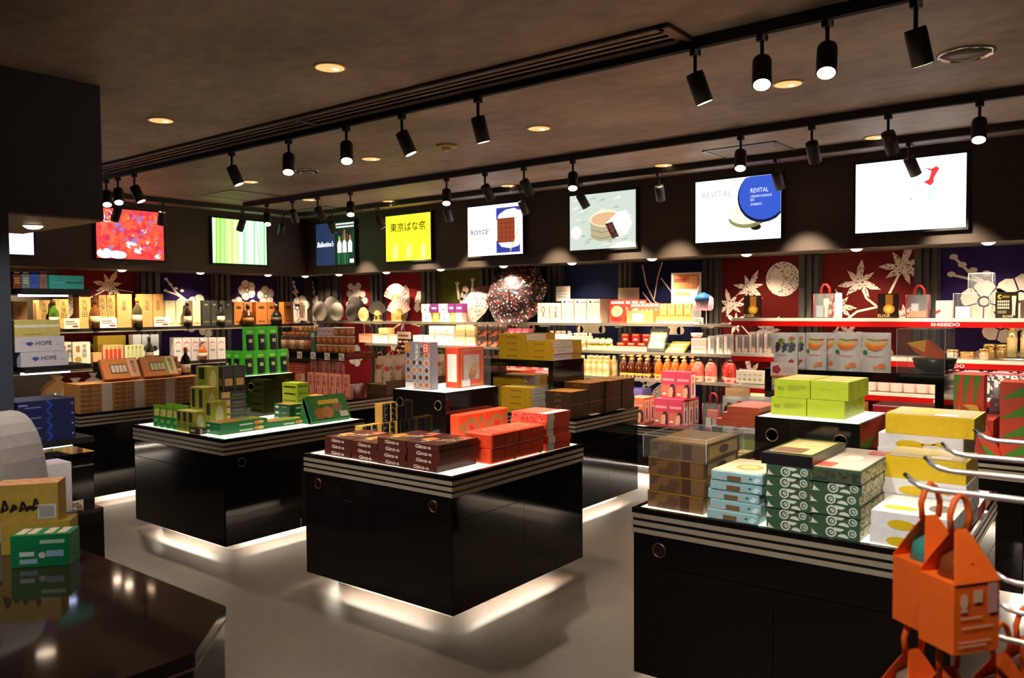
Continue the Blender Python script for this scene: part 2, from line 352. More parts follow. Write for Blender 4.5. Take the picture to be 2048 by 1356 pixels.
for a, b, kind, c in [(120, 272, 'mapleleft', C_RED), (318, 420, 'plum', C_PUR), (458, 552, 'plums', C_PUR), (582, 606, 'plum', C_PUR)]:
    a, b = onx(a, 600, PX)[1], onx(b, 600, PX)[1]
    obj('panel', panel(Fr((PX + .03, a, Z0), (0, 1, 0), (0, 0, 1)), b - a, kind, c), WL)
    if prev is not None:
        g = a - prev; mb = MB().box(PX + .005, prev, Z0, PX + .04, a, 2.18, PIL)
        for q in (.12, .42, .72): mb.box(PX + .04, prev + g * q, Z0, PX + .07, prev + g * (q + .18), 2.18, PIL)
        obj('pilaster', mb, WL)
    prev = b

# ================================================================== SCREENS
def screen(label, fr, w, h, draw):
    r = tag(emp('wall_screen', fr.o), label, 'screen', 'backlit screens along the wall tops'); f = Fr((0, 0, 0), fr.u, fr.v)
    t = .035; m = MB()
    for a, b, c, d in ((-.02, -.02, w + .02, 0), (-.02, h, w + .02, h + .02), (-.02, 0, 0, h), (w, 0, w + .02, h)):
        g = Fr(f.p(0, 0, t), f.u, f.v); m.prism(g, [(a, b), (c, b), (c, d), (a, d)], t, MATTE)
    obj('frame', m, r)
    s = MB(); g = Fr(f.p(0, 0, .028), f.u, f.v); draw(s, g, w, h); obj('display', s, r)
def base(s, g, w, h, c, e=SCR): s.prism(g, [(0, 0), (w, 0), (w, h), (0, h)], .02, glow(c, e))
def d_maple(s, g, w, h):
    base(s, g, w, h, (205, 62, 60), SCR * .9); rd = random.Random(3); k2 = glow((226, 234, 255), SCR)
    for a, b, r in [(.12, .1, .16), (.3, .08, .13), (.5, .3, .08), (.62, .22, .1), (.8, .35, .09), (.55, .5, .05), (.42, .85, .06), (.9, .08, .05), (.7, .6, .05)]: s.disc(g, a * w, b * h, min(r, a, 1 - a) * w, k2, .0008, min(r, b) * h)
    cs = [glow(c, SCR * .9) for c in ((200, 45, 45), (225, 70, 50), (185, 40, 70), (240, 95, 50), (236, 84, 56), (120, 110, 170))]
    for j in range(300):
        a, b = rd.uniform(.045, .955), rd.uniform(.06, .94)
        if b < .2 and a < .4 or (b < .38 and .4 < a < .62 and rd.random() < .7): continue
        maple(s, g, a * w, b * h, rd.uniform(.035, .065) * h / .6, rd.uniform(0, 6), cs[rd.randrange(6)], .001 + j * .00002)
    k = glow((250, 225, 215), SCR)
    s.disc(g, .16 * w, .84 * h, .07, k, .005); s.disc(g, .16 * w, .84 * h, .06, glow((150, 50, 50), SCR * .7), .0055)
    for q in (-.03, 0, .03): s.line(g, [(.16 * w + q, .84 * h - .035), (.16 * w + q, .84 * h + .035)], .012, k, .006)
def d_bamboo(s, g, w, h):
    base(s, g, w, h, (205, 250, 170)); rd = random.Random(5); a = 0; j = 0
    while a < w:
        q = rd.choice([.008, .012, .02, .05, .03]); c = rd.choice([(120, 200, 70), (170, 230, 110), (225, 255, 210), (90, 190, 90), (190, 240, 190), (150, 170, 40), (240, 255, 235)])
        if a > w * .45: c = rd.choice([(130, 235, 150), (200, 255, 215), (170, 245, 180), (225, 255, 230), (95, 200, 110)])
        s.pr(g, [(a, 0), (min(a + q, w), 0), (min(a + q + .01, w), h), (min(a + .008, w), h)], glow(c, SCR), .001); a += q * rd.uniform(1, 1.6)
        j += 1
    for a, b, c in [(.44, .6, .35), (.64, .3, .5), (.55, .75, .2)]: s.rect(g, a * w, b * h, (a + .16) * w, b * h + .006, glow((240, 255, 240), SCR), .002)
    s.line(g, [(.8 * w, h), (.83 * w, .5 * h), (.86 * w, 0)], .006, glow((30, 70, 35), .4), .003)
def d_whisky(s, g, w, h):
    base(s, g, w, h, (40, 52, 88), .75); s.rect(g, .5 * w, 0, w, h, glow((14, 34, 22), .6), .001)
    s.txt(g, .03 * w, .44 * h, .13 * h, "Ballantine's", glow((235, 240, 255), 1.2), .002, w=.44 * w, shear=.3, bold=True)
    wt = glow((240, 240, 235), 1.1)
    for b in (.86, .93):
        a = .53
        while a < .96: s.rect(g, a * w, b * h, (a + .035) * w, (b + .04) * h, wt, .002); a += .047
    rd = random.Random(2)
    for j in range(22):
        a = rd.uniform(.52, .98); s.rect(g, a * w, .0, (a + .012) * w, rd.uniform(.3, .82) * h, glow(rd.choice([(40, 130, 70), (20, 80, 50), (80, 150, 110)]), .6), .0015)
    for a, cc, t in [(.62, (120, 190, 60), .66), (.75, (190, 60, 40), .8), (.89, (200, 80, 50), .68)]:
        b = glow((255, 250, 225), 1.4); s.pr(g, [((a - .05) * w, .28 * h), ((a + .05) * w, .28 * h), ((a + .05) * w, .5 * h), ((a + .02) * w, .56 * h), ((a + .015) * w, t * h), ((a - .015) * w, t * h), ((a - .02) * w, .56 * h), ((a - .05) * w, .5 * h)], b, .003)
        s.rect(g, (a - .018) * w, .56 * h, (a + .018) * w, t * h, glow(cc, 1.), .004)
    s.rect(g, .88 * w, .03 * h, .98 * w, .12 * h, wt, .003)
def d_banana(s, g, w, h):
    base(s, g, w, h, (250, 238, 40)); k = glow((80, 62, 10), .5); p = glow((200, 175, 40), 1.); o = glow((205, 140, 60), 1.)
    s.txt(g, .5 * w, .64 * h, .2 * h, '東京ばな奈', k, .002, w=.8 * w, al='c', bold=True); s.txt(g, .5 * w, .5 * h, .1 * h, '「見ぃつけたっ」', p, .002, w=.5 * w, al='c')
    s.txt(g, .5 * w, .37 * h, .045 * h, 'TOKYO BANANA', p, .002, w=.62 * w, al='c')
    for a in (.22, .52, .84):
        s.disc(g, a * w, .2 * h, .05, glow((252, 244, 120), SCR), .002, .1, n=14); s.rect(g, (a - .03) * w, .29 * h, (a + .03) * w, .3 * h, o, .003)
def d_choc(s, g, w, h):
    base(s, g, w, h, (245, 244, 255), SCR * 1.1); s.txt(g, .06 * w, .43 * h, .1 * h, "ROYCE'", glow((40, 40, 105), .6), .002, w=.34 * w, bold=True)
    s.rect(g, .53 * w, .04 * h, .95 * w, .93 * h, glow((50, 60, 150), .9), .001)
    g2 = MB(); P = [(.92 * w, .16 * h), (.95 * w, .2 * h), (.95 * w, .84 * h), (.85 * w, .9 * h), (.7 * w, .88 * h), (.58 * w, .8 * h), (.53 * w, .65 * h), (.53 * w, .3 * h), (.62 * w, .16 * h), (.78 * w, .12 * h)]
    s.pr(g, P, glow((235, 232, 240), 1.1), .002)
    c1, c2 = glow((150, 66, 40), .8), glow((120, 46, 28), .7); s.rect(g, .55 * w, .24 * h, .86 * w, .72 * h, c2, .003)
    for j in range(4):
        for q in range(5): s.rect(g, (.555 + j * .077) * w, (.248 + q * .094) * h, (.555 + j * .077 + .07) * w, (.248 + q * .094 + .085) * h, c1, .004)
    s.line(g, [(.78 * w, .06 * h), (.86 * w, .28 * h), (.93 * w, .5 * h)], .014, glow((220, 180, 90), 1.), .005)
def d_bucket(s, g, w, h):
    base(s, g, w, h, (196, 208, 196), .9); rd = random.Random(9)
    for j in range(40):
        a, b = rd.uniform(0, .85), rd.uniform(0, .95); s.pr(g, [(a * w, b * h), ((a + .13) * w, (b + .02) * h), ((a + .1) * w, (b + .05) * h)], glow(rd.choice([(160, 178, 160), (214, 226, 214), (178, 196, 176), (232, 240, 232)]), .9), .001 + j * .00001)
    s.disc(g, .1 * w, .32 * h, .07, glow((225, 228, 218), .95), .002)
    wd_ = glow((176, 166, 132), .9); s.pr(g, [(.32 * w, .5 * h), (.34 * w, .2 * h), (.45 * w, .14 * h), (.62 * w, .14 * h), (.74 * w, .22 * h), (.8 * w, .62 * h)], wd_, .003)
    s.disc(g, .56 * w, .54 * h, .25 * w, glow((222, 214, 190), 1.), .004, .15 * h); s.disc(g, .56 * w, .53 * h, .225 * w, glow((212, 172, 128), .95), .005, .12 * h)
    for b in (.25, .36): s.line(g, [(.33 * w, b * h), (.5 * w, (b - .07) * h), (.72 * w, (b - .02) * h)], .006, glow((120, 112, 84), .8), .0055)
    s.pr(g, [(.55 * w, .44 * h), (.66 * w, .17 * h), (.86 * w, .22 * h), (.95 * w, .42 * h), (.86 * w, .66 * h), (.72 * w, .62 * h)], glow((240, 236, 245), 1.1), .006)
    s.pr(g, [(.55 * w, .44 * h), (.66 * w, .17 * h), (.76 * w, .2 * h), (.66 * w, .47 * h)], speckle((196, 90, 96), (235, 215, 215), 40), .007)
def d_revital(s, g, w, h):
    base(s, g, w, h, (246, 248, 240), SCR * 1.1); s.txt(g, .08 * w, .72 * h, .1 * h, 'REVITAL', glow((196, 200, 206), .8), .002, w=.36 * w, bold=True)
    s.disc(g, .62 * w, .36 * h, .22 * w, glow((150, 146, 96), .8), .002, .17 * h, a0=math.pi, a1=2 * math.pi); s.disc(g, .61 * w, .4 * h, .2 * w, glow((232, 230, 205), 1.), .003, .15 * h); s.disc(g, .72 * w, .2 * h, .05, glow((40, 42, 40), .3), .002, .03)
    def clip(r, cx, cy): return [(min(w - .002, cx + r * math.cos(t * .2618)), min(h - .002, cy + r * math.sin(t * .2618))) for t in range(24)]
    s.pr(g, clip(.245, .8 * w, .68 * h), glow((28, 34, 80), .5), .004); s.pr(g, clip(.232, .8 * w, .705 * h), glow((52, 84, 190), .95), .005)
    k = glow((225, 232, 250), 1.)
    for b, hh, t, ww in [(.74, .07, 'REVITAL', .2), (.665, .035, 'CREAM SCIENCE', .24), (.61, .04, 'EX', .045), (.54, .035, 'SHISEIDO', .13)]: s.txt(g, .66 * w, b * h, hh * h, t, k, .006, w=ww * w)
def d_pump(s, g, w, h):
    base(s, g, w, h, (246, 248, 255), SCR * 1.2); r = glow((225, 60, 62), .9)
    s.pr(g, [(.63 * w, .86 * h), (.7 * w, .83 * h), (.74 * w, .86 * h), (.77 * w, .83 * h), (.72 * w, .7 * h), (.72 * w, .64 * h), (.69 * w, .6 * h), (.63 * w, .66 * h), (.68 * w, .69 * h), (.7 * w, .8 * h)], r, .002)
    s.pr(g, [(.66 * w, .4 * h), (.7 * w, .4 * h), (.76 * w, .56 * h), (.72 * w, .6 * h), (.68 * w, .55 * h)], glow((205, 220, 240), 1.), .002); s.disc(g, .52 * w, .44 * h, .006, glow((120, 120, 120), .6), .002)
def d_sky(s, g, w, h): base(s, g, w, h, (220, 232, 250)); s.line(g, [(.0, .8 * h), (.5 * w, .88 * h), (.9 * w, .95 * h)], .03, glow((60, 70, 90), .4), .002); s.line(g, [(.5 * w, .88 * h), (.8 * w, .75 * h)], .015, glow((60, 70, 90), .4), .002)
ZS, HS = 2.302, .585
for lab, a, b, fn in [('dark blue screen with white script lettering and whisky bottles', 635, 712, d_whisky), ('bright yellow screen with large black Japanese lettering', 775, 865, d_banana),
                      ('white screen showing a plate of chocolate squares', 939, 1049, d_choc), ('pale green screen showing a wooden bath bucket with cloth', 1143, 1275, d_bucket),
                      ('white screen showing a round blue cream jar lid', 1394, 1564.5, d_revital), ('white screen showing a red pump dispenser top', 1713, 1933, d_pump)]:
    xa, xb = ony(a, 450, FY)[0], ony(b, 450, FY)[0]
    screen(lab + ', on the back fascia', Fr((xa, FY - .002, ZS), (1, 0, 0), (0, 0, 1)), xb - xa, HS, fn)
for lab, a, b, fn in [('screen showing red maple leaves against pale sky', 190, 325, d_maple), ('green screen showing a bamboo grove', 422, 530, d_bamboo)]:
    ya, yb = onx(a, 480, FX)[1], onx(b, 480, FX)[1]
    screen(lab + ', on the left fascia', Fr((FX + .002, ya, ZS), (0, 1, 0), (0, 0, 1)), yb - ya, HS, fn)
yb = onx(65, 490, FX)[1]
screen('pale screen half hidden below the lowered navy box', Fr((FX + .002, yb - .82, ZS), (0, 1, 0), (0, 0, 1)), .82, HS, d_sky)
# ================================================================== CEILING FIXTURES
TRZ = 2.925
def track(name, label, a, b):
    x0, y0 = min(a[0], b[0]) - .018, min(a[1], b[1]) - .018; x1, y1 = max(a[0], b[0]) + .018, max(a[1], b[1]) + .018
    r = tag(emp('lighting_track', (x0, y0, TRZ)), label, 'track'); L, W = x1 - x0, y1 - y0
    m = MB().box(0, 0, 0, L, W, CEIL - TRZ, MATTE); obj('rail', m, r)
    m = MB()
    if L > W: m.box(0, .012, -.002, L, .024, 0, mat((8, 8, 8), .8))
    else: m.box(.012, 0, -.002, .024, W, 0, mat((8, 8, 8), .8))
    obj('slot', m, r)
Y1, Y2, Y3, X4 = 3.629, 5.672, 6.753, -8.909
track('t', 'black ceiling track nearest the camera, beside the long air grille', (-9.0, Y1), (2.4, Y1))
track('t', 'black ceiling track in the middle of the shop', (-8.6, Y2), (2.4, Y2))
track('t', 'black ceiling track along the back fascia', (X4, Y3), (2.4, Y3))
track('t', 'black ceiling track along the left fascia', (X4, 1.0), (X4, Y3 - .05))
_head = {}
WCONN = mat((210, 205, 195), .4)
def head(x, y, d, lit, label, white=False, power=None):
    r = tag(emp('track_spotlight', (x, y, TRZ)), label, 'spotlight', 'spotlights on the ceiling tracks')
    d = Vector(d).normalized(); j = Vector((0, 0, -.125))
    m = MB().box(-.022, -.02, -.032, .022, .02, 0, MATTE, .004)
    obj('adaptor', m, r)
    if white: obj('release_tab', MB().box(.01, -.023, -.03, .024, -.019, -.006, WCONN), r)
    obj('stem', MB().lathe([(.009, -.13), (.009, -.03)], MATTE, 8), r)
    if lit:
        c = Vector((-x, -y, 0)).normalized(); d = (c * .56 + Vector((d.x * .25, 0, 0)) + Vector((0, 0, -1))).normalized()
    b = MB().lathe([(.04, -.012), (.043, 0), (.043, .135), (.039, .137)], MATTE, 20, j, d); lbod = obj('lamp_body', b, r)
    l = MB().lathe([(.0005, .1375), (.037, .1375)], glow((255, 224, 190), 9.) if lit else glow((255, 214, 170), 5.), 18, j, d); obj('lens', l, lbod)
    spot('track_or_fill_lamp', (Vector((x, y, TRZ)) + j + d * .16)[:], d[:], power or SPOT_W, .95, .7, .035)
A_, T_ = (.22, -.42, -1), (-.2, .35, -1)
for y, wh, row, items in [
    (Y1, False, 'near', [(-7.76, 1, (.3, -.3, -1)), (-7.53, 1, (.3, -.3, -1)), (-7.22, 0, (.35, .3, -1)), (-5.67, 0, (.3, .3, -1)), (-4.94, 1, (-.35, -.4, -1)), (-4.3, 1, (.05, -.4, -1)), (-3.76, 0, (.33, .3, -1)), (-3.12, 0, (.1, .25, -1)), (-1.74, 0, (.25, .3, -1)), (-1.41, 1, (.0, -.35, -1)), (-1.12, 1, (-.12, -.35, -1)), (-.77, 0, (.15, .35, -1))]),
    (Y2, False, 'middle', [(-8.16, 1, (.3, -.3, -1)), (-7.67, 0, (-.3, .65, -1)), (-7.22, 0, (.1, .65, -1)), (-6.67, 1, (.0, -.4, -1)), (-5.28, 1, (-.15, -.4, -1)), (-4.8, 0, (.1, .7, -1)), (-4.35, 0, (.15, .7, -1)), (-3.83, 1, (-.1, -.4, -1)), (-2.36, 1, (-.1, -.4, -1)), (-1.85, 0, (0, .7, -1)), (-1.36, 0, (.12, .7, -1)), (-.84, 1, (-.1, -.4, -1))])]:
    for i, (x, lit, d) in enumerate(items):
        head(x, y, d, lit, '%s black spotlight from the left on the %s ceiling track, %s' % (ORD[i], row, 'its lens glowing towards us' if lit else 'turned away from us'), row == 'near' and x > -2)
for i, px in enumerate([(660, 431), (755, 419), (893, 401), (1043, 380), (1160, 366), (1318, 350), (1553, 325), (1819, 285)]):
    x = ony(*px, Y3)[0]; head(x, Y3, (.25 * math.sin(i * 2.1) + .1, .55, -1), 0, '%s spotlight from the left on the track along the back fascia' % ORD[i], True, SPOT_W * 1.5)
for i, px in enumerate([(235, 395), (324, 408), (485, 425), (565, 437)]):
    y = onx(*px, X4)[1]; head(X4, y, (-.45, -.12 + .2 * (i % 2), -1), 0, '%s spotlight from the left on the track along the left fascia' % ORD[i], True, SPOT_W * 1.5)
def dl(x, y, z, r, label, cat='downlight', lit=0.95, c=(228, 182, 112), name='downlight', power=None, group=None):
    e = tag(emp(name, (x, y, z)), label, cat, group)
    obj('trim_ring', MB().lathe([(r * .8, -.004), (r, -.006), (r * 1.08, 0)], mat((190, 160, 120), .3, .6), 24), e)
    obj('reflector', MB().lathe([(.0005, -.007), (r * .9, -.0065)], glow(c, lit), 20), e)
    if lit > 3: obj('bulb', MB().lathe([(.0005, -.026), (r * .5, -.022), (r * .8, -.012), (r * .86, -.003)], glow((255, 226, 196), 5.), 14), e)
    else: obj('bulb', MB().lathe([(.0005, -.012), (r * .2, -.008), (r * .22, -.003)], glow((255, 230, 190), 6.), 10, (r * .1, r * .35, 0)), e)
    if power: spot('downlight_lamp', (x, y, z - .03), (0, 0, -1), power, 1.5, .8, .05)
pts = [onz(*q, CEIL) for q in [(660, 134), (322, 240), (1078, 256), (1576, 167), (742, 317), (500, 363), (1327, 330), (1017, 371), (778, 402), (1752, 274), (618, 399), (318, 398)]]
nm = ['above the maroon box island', 'over the lowered navy box', 'in front of the chocolate screen', 'below the near track at right', 'behind the near track at centre', 'over the green tea island', 'above the bath bucket screen', 'between chocolate screen and middle track', 'above the yellow screen', 'by the track fixtures at far right', 'near the corner hatch', 'near the maple leaf screen']
for q, n in zip(pts, nm): dl(q[0], q[1], CEIL, .085, 'round recessed ceiling downlight ' + n, power=DOWN_W, group='recessed ceiling downlights')
for x, y in [(-1.7, .9), (0, .9), (1.5, .9), (-3.4, .9), (1.5, 2.8), (0, -1), (1.5, 4.7), (1.5, 6.4), (-.1, 2.8)]: spot('downlight_lamp', (x, y, CEIL - .02), (0, 0, -1), DOWN_W, 1.5, .8, .05)
for (px, py), n, r in [((1932, 106), 'large round ceiling speaker with chrome rim at upper right', .13), ((614, 341), 'round ceiling speaker beside the green tinted hatch', .11)]:
    q = onz(px, py, CEIL); e = tag(emp('ceiling_speaker', q), n, 'speaker')
    obj('rim', MB().lathe([(r * .9, -.004), (r * .97, -.014), (r * 1.05, 0)], CHROME, 32), e)
    obj('grille', MB().lathe([(.0005, -.006), (r * .92, -.004)], mat((96, 84, 76), .6), 28), e)
q = onz(893, 291, CEIL); e = tag(emp('smoke_detector', q), 'small round smoke detector on the ceiling at centre', 'detector')
obj('base', MB().lathe([(.05, -.02), (.08, -.015), (.085, 0)], mat((170, 160, 90), .5), 20), e); obj('sensor', MB().lathe([(.02, -.045), (.035, -.04), (.04, -.02)], mat((190, 180, 110), .5), 14), e)
# air grille
g0, g1 = -7.55, -1.77
e = tag(emp('air_grille', (g0, 3.375, CEIL)), 'long dark linear air grille with three slots along the ceiling', 'grille')
GR = mat((66, 50, 40), .5); L = g1 - g0
for b, y in (('frame', 0), ('frame', .2)): obj(b, MB().box(0, y - .022, -.022, L, y + .022, 0, GR, .004), e)
for x in (0, L): obj('frame', MB().box(x - .03, -.022, -.022, x + .03, .222, 0, GR, .004), e)
obj('backing', MB().box(0, 0, -.003, L, .2, 0, mat((6, 5, 5), .9)), e)
for y in (.065, .125): obj('slat', MB().box(0, y - .014, -.018, L, y + .014, 0, GR), e)
obj('joint_plate', MB().box(L * .52, 0, -.024, L * .52 + .05, .2, -.004, mat((40, 34, 30), .5)), e)
for (px, py), s, n in [((1505, 303), .62, 'square ceiling access hatch above the cream jar screen'), ((483, 391), .64, 'square ceiling access hatch tinted green near the left fascia'), ((660, 420), .6, 'square ceiling access hatch near the wall corner')]:
    q = onz(px, py, CEIL); e = tag(emp('ceiling_hatch', (q[0] - s / 2, q[1] - s / 2, CEIL)), n, 'hatch')
    for a, b, c, d in ((0, 0, s, .02), (0, s - .02, s, s), (0, 0, .02, s), (s - .02, 0, s, s)): obj('frame', MB().box(a, b, -.008, c, d, 0, mat((120, 112, 104), .4, .5)), e)
    obj('cover', MB().box(.024, .024, -.004, s - .024, s - .024, 0, M_CEIL), e)
# soffit downlights over the wall shelves
for i, px in enumerate([(610.5, 551.7), (678, 548.4), (773, 544), (881.5, 538), (1007, 531.5), (1144, 525.5), (1304, 517), (1493, 508), (1713, 497), (1977, 484)]):
    q = onz(*px, SOF); dl(q[0], min(q[1], 7.5), SOF, .055, '%s small glowing downlight from the corner under the back fascia' % ORD[i], lit=7., c=(255, 226, 196), name='soffit_downlight', group='downlights under the fascias')
    spot('soffit_lamp', (q[0], min(q[1], 7.5), SOF - .03), (0, .3, -1), SOFF_W, 1.9, .6, .03)
for x in (.35, 1.4): spot('soffit_lamp', (x, 7.42, SOF - .03), (0, .3, -1), SOFF_W, 1.9, .6, .03)
for i, px in enumerate([(243.8, 539.5), (400.7, 545), (536, 549.4)]):
    q = onz(*px, SOF); dl(q[0], q[1], SOF, .055, '%s small glowing downlight from the left under the left fascia' % ORD[i], lit=7., c=(255, 226, 196), name='soffit_downlight', group='downlights under the fascias')
    spot('soffit_lamp', (q[0], q[1], SOF - .03), (-.3, 0, -1), SOFF_W, 1.9, .6, .03)
spot('soffit_lamp', (-9.8, 3.65, SOF - .03), (-.3, 0, -1), SOFF_W, 1.9, .6, .03)
q = onz(66, 452, 2.2); dl(q[0], q[1], 2.205, .06, 'glowing downlight under the lowered navy box', lit=7., c=(255, 226, 196), name='soffit_downlight', power=25)

# ================================================================== ISLAND COUNTERS
def knob(parent, fr, r=.033):
    k = MB(); k.lathe([(r, 0), (r, .006), (r * .86, .009), (r * .8, .004)], mat((120, 96, 72), .3, .9), 22, fr.o, fr.n)
    k.lathe([(.0005, .003), (r * .8, .004)], mat((66, 48, 36), .35, .7), 18, fr.o, fr.n); return obj('lock_knob', k, parent)
def ledstrip(e, x0, y0, x1, y1, z):
    obj('led_strip', MB().box(x0, y0, z - .006, x1, y1, z, glow((255, 238, 214), TOE)), e)
def island(label, x, y, w, d, lit=True, rz=0., toe='flr', knobs=(), lid=None):
    e = tag(emp('display_island', (x, y, 0), rz), label, 'display counter', 'striped black display islands')
    i = .006; faces = {}
    obj('plinth', MB().box(.14, .14, 0, w - .14, d - .14, .135, mat((150, 146, 140), .5)), e)
    obj('carcass', MB().box(i + .006, i + .006, .135, w - i - .006, d - i - .006, .7, BLACK), e)
    for n, f, L in (('f', 0, w), ('r', 1, d), ('l', 2, d)):
        for k, (a, b, c, dd) in enumerate(((0, .573, L, .7), (0, .078, L / 2 - .0015, .569), (L / 2 + .0015, .078, L, .569)) if n != 'l' else ((0, .078, L, .7),)):
            q = {'f': (a + (i if a == 0 else 0), i, b, c - (i if c == L else 0), i + .006, dd), 'r': (w - i - .006, a + (i if a == 0 else 0), b, w - i, c - (i if c == L else 0), dd), 'l': (i, a + i, b, i + .006, c - i, dd)}[n]
            dp = obj('drawer_front' if k == 0 and n != 'l' else 'door_panel', MB().box(q[0], q[1], q[2], q[3], q[4], q[5], BLACK), e)
            if k == 0: faces[n] = dp
    obj('rim_core', MB().box(.004, .004, .7, w - .004, d - .004, .79, mat((14, 11, 9), .3)), e)
    for z in (.703, .7357, .7685):
        m = MB(); t = .0195
        m.box(0, 0, z, w, .004, z + t, STEEL); m.box(0, d - .004, z, w, d, z + t, STEEL); m.box(0, .004, z, .004, d - .004, z + t, STEEL); m.box(w - .004, .004, z, w, d - .004, z + t, STEEL)
        obj('metal_strip', m, e)
    m = MB(); b = .03
    for q in ((0, 0, w, b), (0, d - b, w, d), (0, b, b, d - b), (w - b, b, w, d - b)): m.box(q[0], q[1], .79, q[2], q[3], .811, BLACK)
    obj('top_frame', m, e)
    obj('light_top' if lit else 'dark_top', MB().box(b, b, .79, w - b, d - b, .812, glow((255, 250, 222), GLOW) if lit else BLACK), e)
    if 'f' in toe: ledstrip(e, w * .23, .035, w * .8, .07, .132)
    if 'r' in toe: ledstrip(e, w - .07, d * .18, w - .035, d * .8, .132)
    if 'l' in toe: ledstrip(e, .03, d * .13, .06, d * .87, .132)
    for f, a in knobs:
        fr = Fr((a, i, .64), (1, 0, 0), (0, 0, 1)) if f == 'f' else Fr((w - i, a, .64), (0, 1, 0), (0, 0, 1)); knob(faces[f], fr)
    return e
I_C = island('striped black island in the middle holding maroon and orange boxes', -4.04, 3.035, 1.2174, 1.2592, rz=.0118, knobs=[('f', .13), ('f', 1.08)])
I_L = island('striped black island with a glowing top of green tea boxes', -6.135, 3.02, 1.245, 1.25, knobs=[('r', .14), ('r', 1.1)])
I_R = island('striped black island at right holding white lemon boxes', -1.769, 3.068, 1.25, 1.25, rz=.022, knobs=[('f', .13), ('f', 1.1)])
island('striped black island at far left stacked with tan wooden boxes', -8.36, 3.05, 1.24, 1.25, False)
island('striped black island at the back holding brown and yellow boxes', -4.78, 5.235, 1.255, 1.0, False, knobs=[])
island('striped black island in the rear left corner with pink pouches', -7.3, 5.08, 1.25, 1.5, False, toe='r')
island('striped black island behind the right one, under the pouch table', -2.4, 5.2, 1.88, 1.1, False, toe='fr')
def riser(label, x, y, w, d, knobs, rz=0.):
    e = tag(emp('display_riser', (x, y, .812), rz), label, 'display box', 'black lit display boxes on the islands'); h = 1.15 - .812
    obj('casing', MB().box(0, 0, 0, w, d, h - .016, BLACK), e)
    m = MB(); b = .012
    for q in ((0, 0, w, b), (0, d - b, w, d), (0, b, b, d - b), (w - b, b, w, d - b)): m.box(q[0], q[1], h - .016, q[2], q[3], h - .001, BLACK)
    obj('top_frame', m, e); obj('light_top', MB().box(b, b, h - .016, w - b, d - b, h, glow((255, 250, 222), GLOW)), e)
    for f, a in knobs: knob(e, Fr((a, 0, h - .085), (1, 0, 0), (0, 0, 1)) if f == 'f' else Fr((w, a, h - .085), (0, 1, 0), (0, 0, 1)))
riser('black lacquer display box under the round biscuit packs', -4.0, 3.745, .485, .53, [('f', .07), ('f', .42)])
riser('black lacquer display box under the green pouches', -6.06, 3.72, .34, .5, [('r', .07), ('r', .43)])
riser('black lacquer display box under the lime green cartons', -1.51, 3.815, .49, .5, [('f', .085), ('f', .405)])
def arch(label, x, y, w, d, z, legs=None):
    e = tag(emp('arch_table', (x, y, .812)), label, 'display table', 'black arch tables on the rear islands'); h = z - .812
    obj('table_top', MB().box(0, 0, h - .06, w, d, h, BLACK, .003), e)
    for a in legs or (0, w - .05): obj('leg_panel', MB().box(a, 0, 0, a + .05, d, h - .06, BLACK), e)
ax0, ax1 = -4.74, -3.83
arch('black arch table under the stacked yellow boxes', ax0, 5.37, ax1 - ax0, .46, 1.25)
arch('black arch table under the grape and melon pouches', -2.1, 5.48, 1.12, .45, 1.255)
arch('black arch table in the rear left corner under bottles and tubs', -7.26, 5.14, 1.1, .43, 1.25, (0,))
for x, y, tx_, ty_, tz_ in [(-5.2, .9, -5.5, 3.1, .9), (-3.9, .9, -3.5, 3.2, .9), (-2.9, .9, -3.2, 3.3, .9), (-1.4, .9, -1.3, 3.2, .9), (-.3, .9, -.9, 3.3, .9), (-5.6, .9, -7.2, 3.5, .9), (-2.6, 2.2, -3.6, 5.3, 1.), (-.9, 2.2, -1.5, 5.4, 1.1), (-5.0, 2.2, -6.6, 5.2, 1.)]:
    spot('track_or_fill_lamp', (x, y, 2.86), (tx_ - x, ty_ - y, tz_ - 2.86), FILL_W, .75, .8, .04, NEUT)  # unseen fill spots added to brighten the island fronts, no track here
spot('track_or_fill_lamp', (-2.6, .6, 2.86), (-4.8 + 2.6, 1.95 - .6, 1.3 - 2.86), FILL_W * 1.3, .5, .8, .04, NEUT)  # unseen fill spot added for the dark cartons on the checkout shelves
spot('track_or_fill_lamp', (-.75, .2, 2.86), (.55, 1.45, -1.7), FILL_W * .7, .5, .8, .04, NEUT)  # unseen fill spot added to brighten the hanging carrier packs
spot('track_or_fill_lamp', (-2.0, -.3, 2.86), (-1.1, 1.3, -1.8), FILL_W * .45, .5, .8, .04, NEUT)  # added frontal fill for the till terminal and boxes, no fixture

# ================================================================== WALL COUNTERS AND SHELVES
def counter(label, fr_x0, fr_y0, L, d, rz):
    e = tag(emp('wall_counter', (fr_x0, fr_y0, 0), rz), label, 'wall counter')
    obj('plinth', MB().box(0, .08, 0, L, d, .09, MATTE), e)
    n = max(1, round(L / 1.0))
    for k in range(n): obj('door_panel', MB().box(L * k / n + .0015, 0, .09, L * (k + 1) / n - .0015, .02, .4, BLACK), e)
    obj('carcass', MB().box(0, .02, .09, L, d, .4, BLACK), e); obj('rim_core', MB().box(0, .004, .4, L, d, .47, MATTE), e)
    for z in (.402, .43, .458): obj('metal_strip', MB().box(0, 0, z, L, .006, z + .016, STEEL), e)
    obj('worktop', MB().box(0, -.01, .476, L, d, .5, BLACK, .003), e)
    obj('led_strip', MB().box(0, .03, .082, L, .06, .09, glow((255, 238, 214), TOE)), e)
counter('long low black counter with metal stripes along the back wall', -9.6, 7.1, 12.5, .79, 0)
counter('low black counter with metal stripes along the left wall', -9.3, 1.0, 6.1, .87, math.pi / 2)
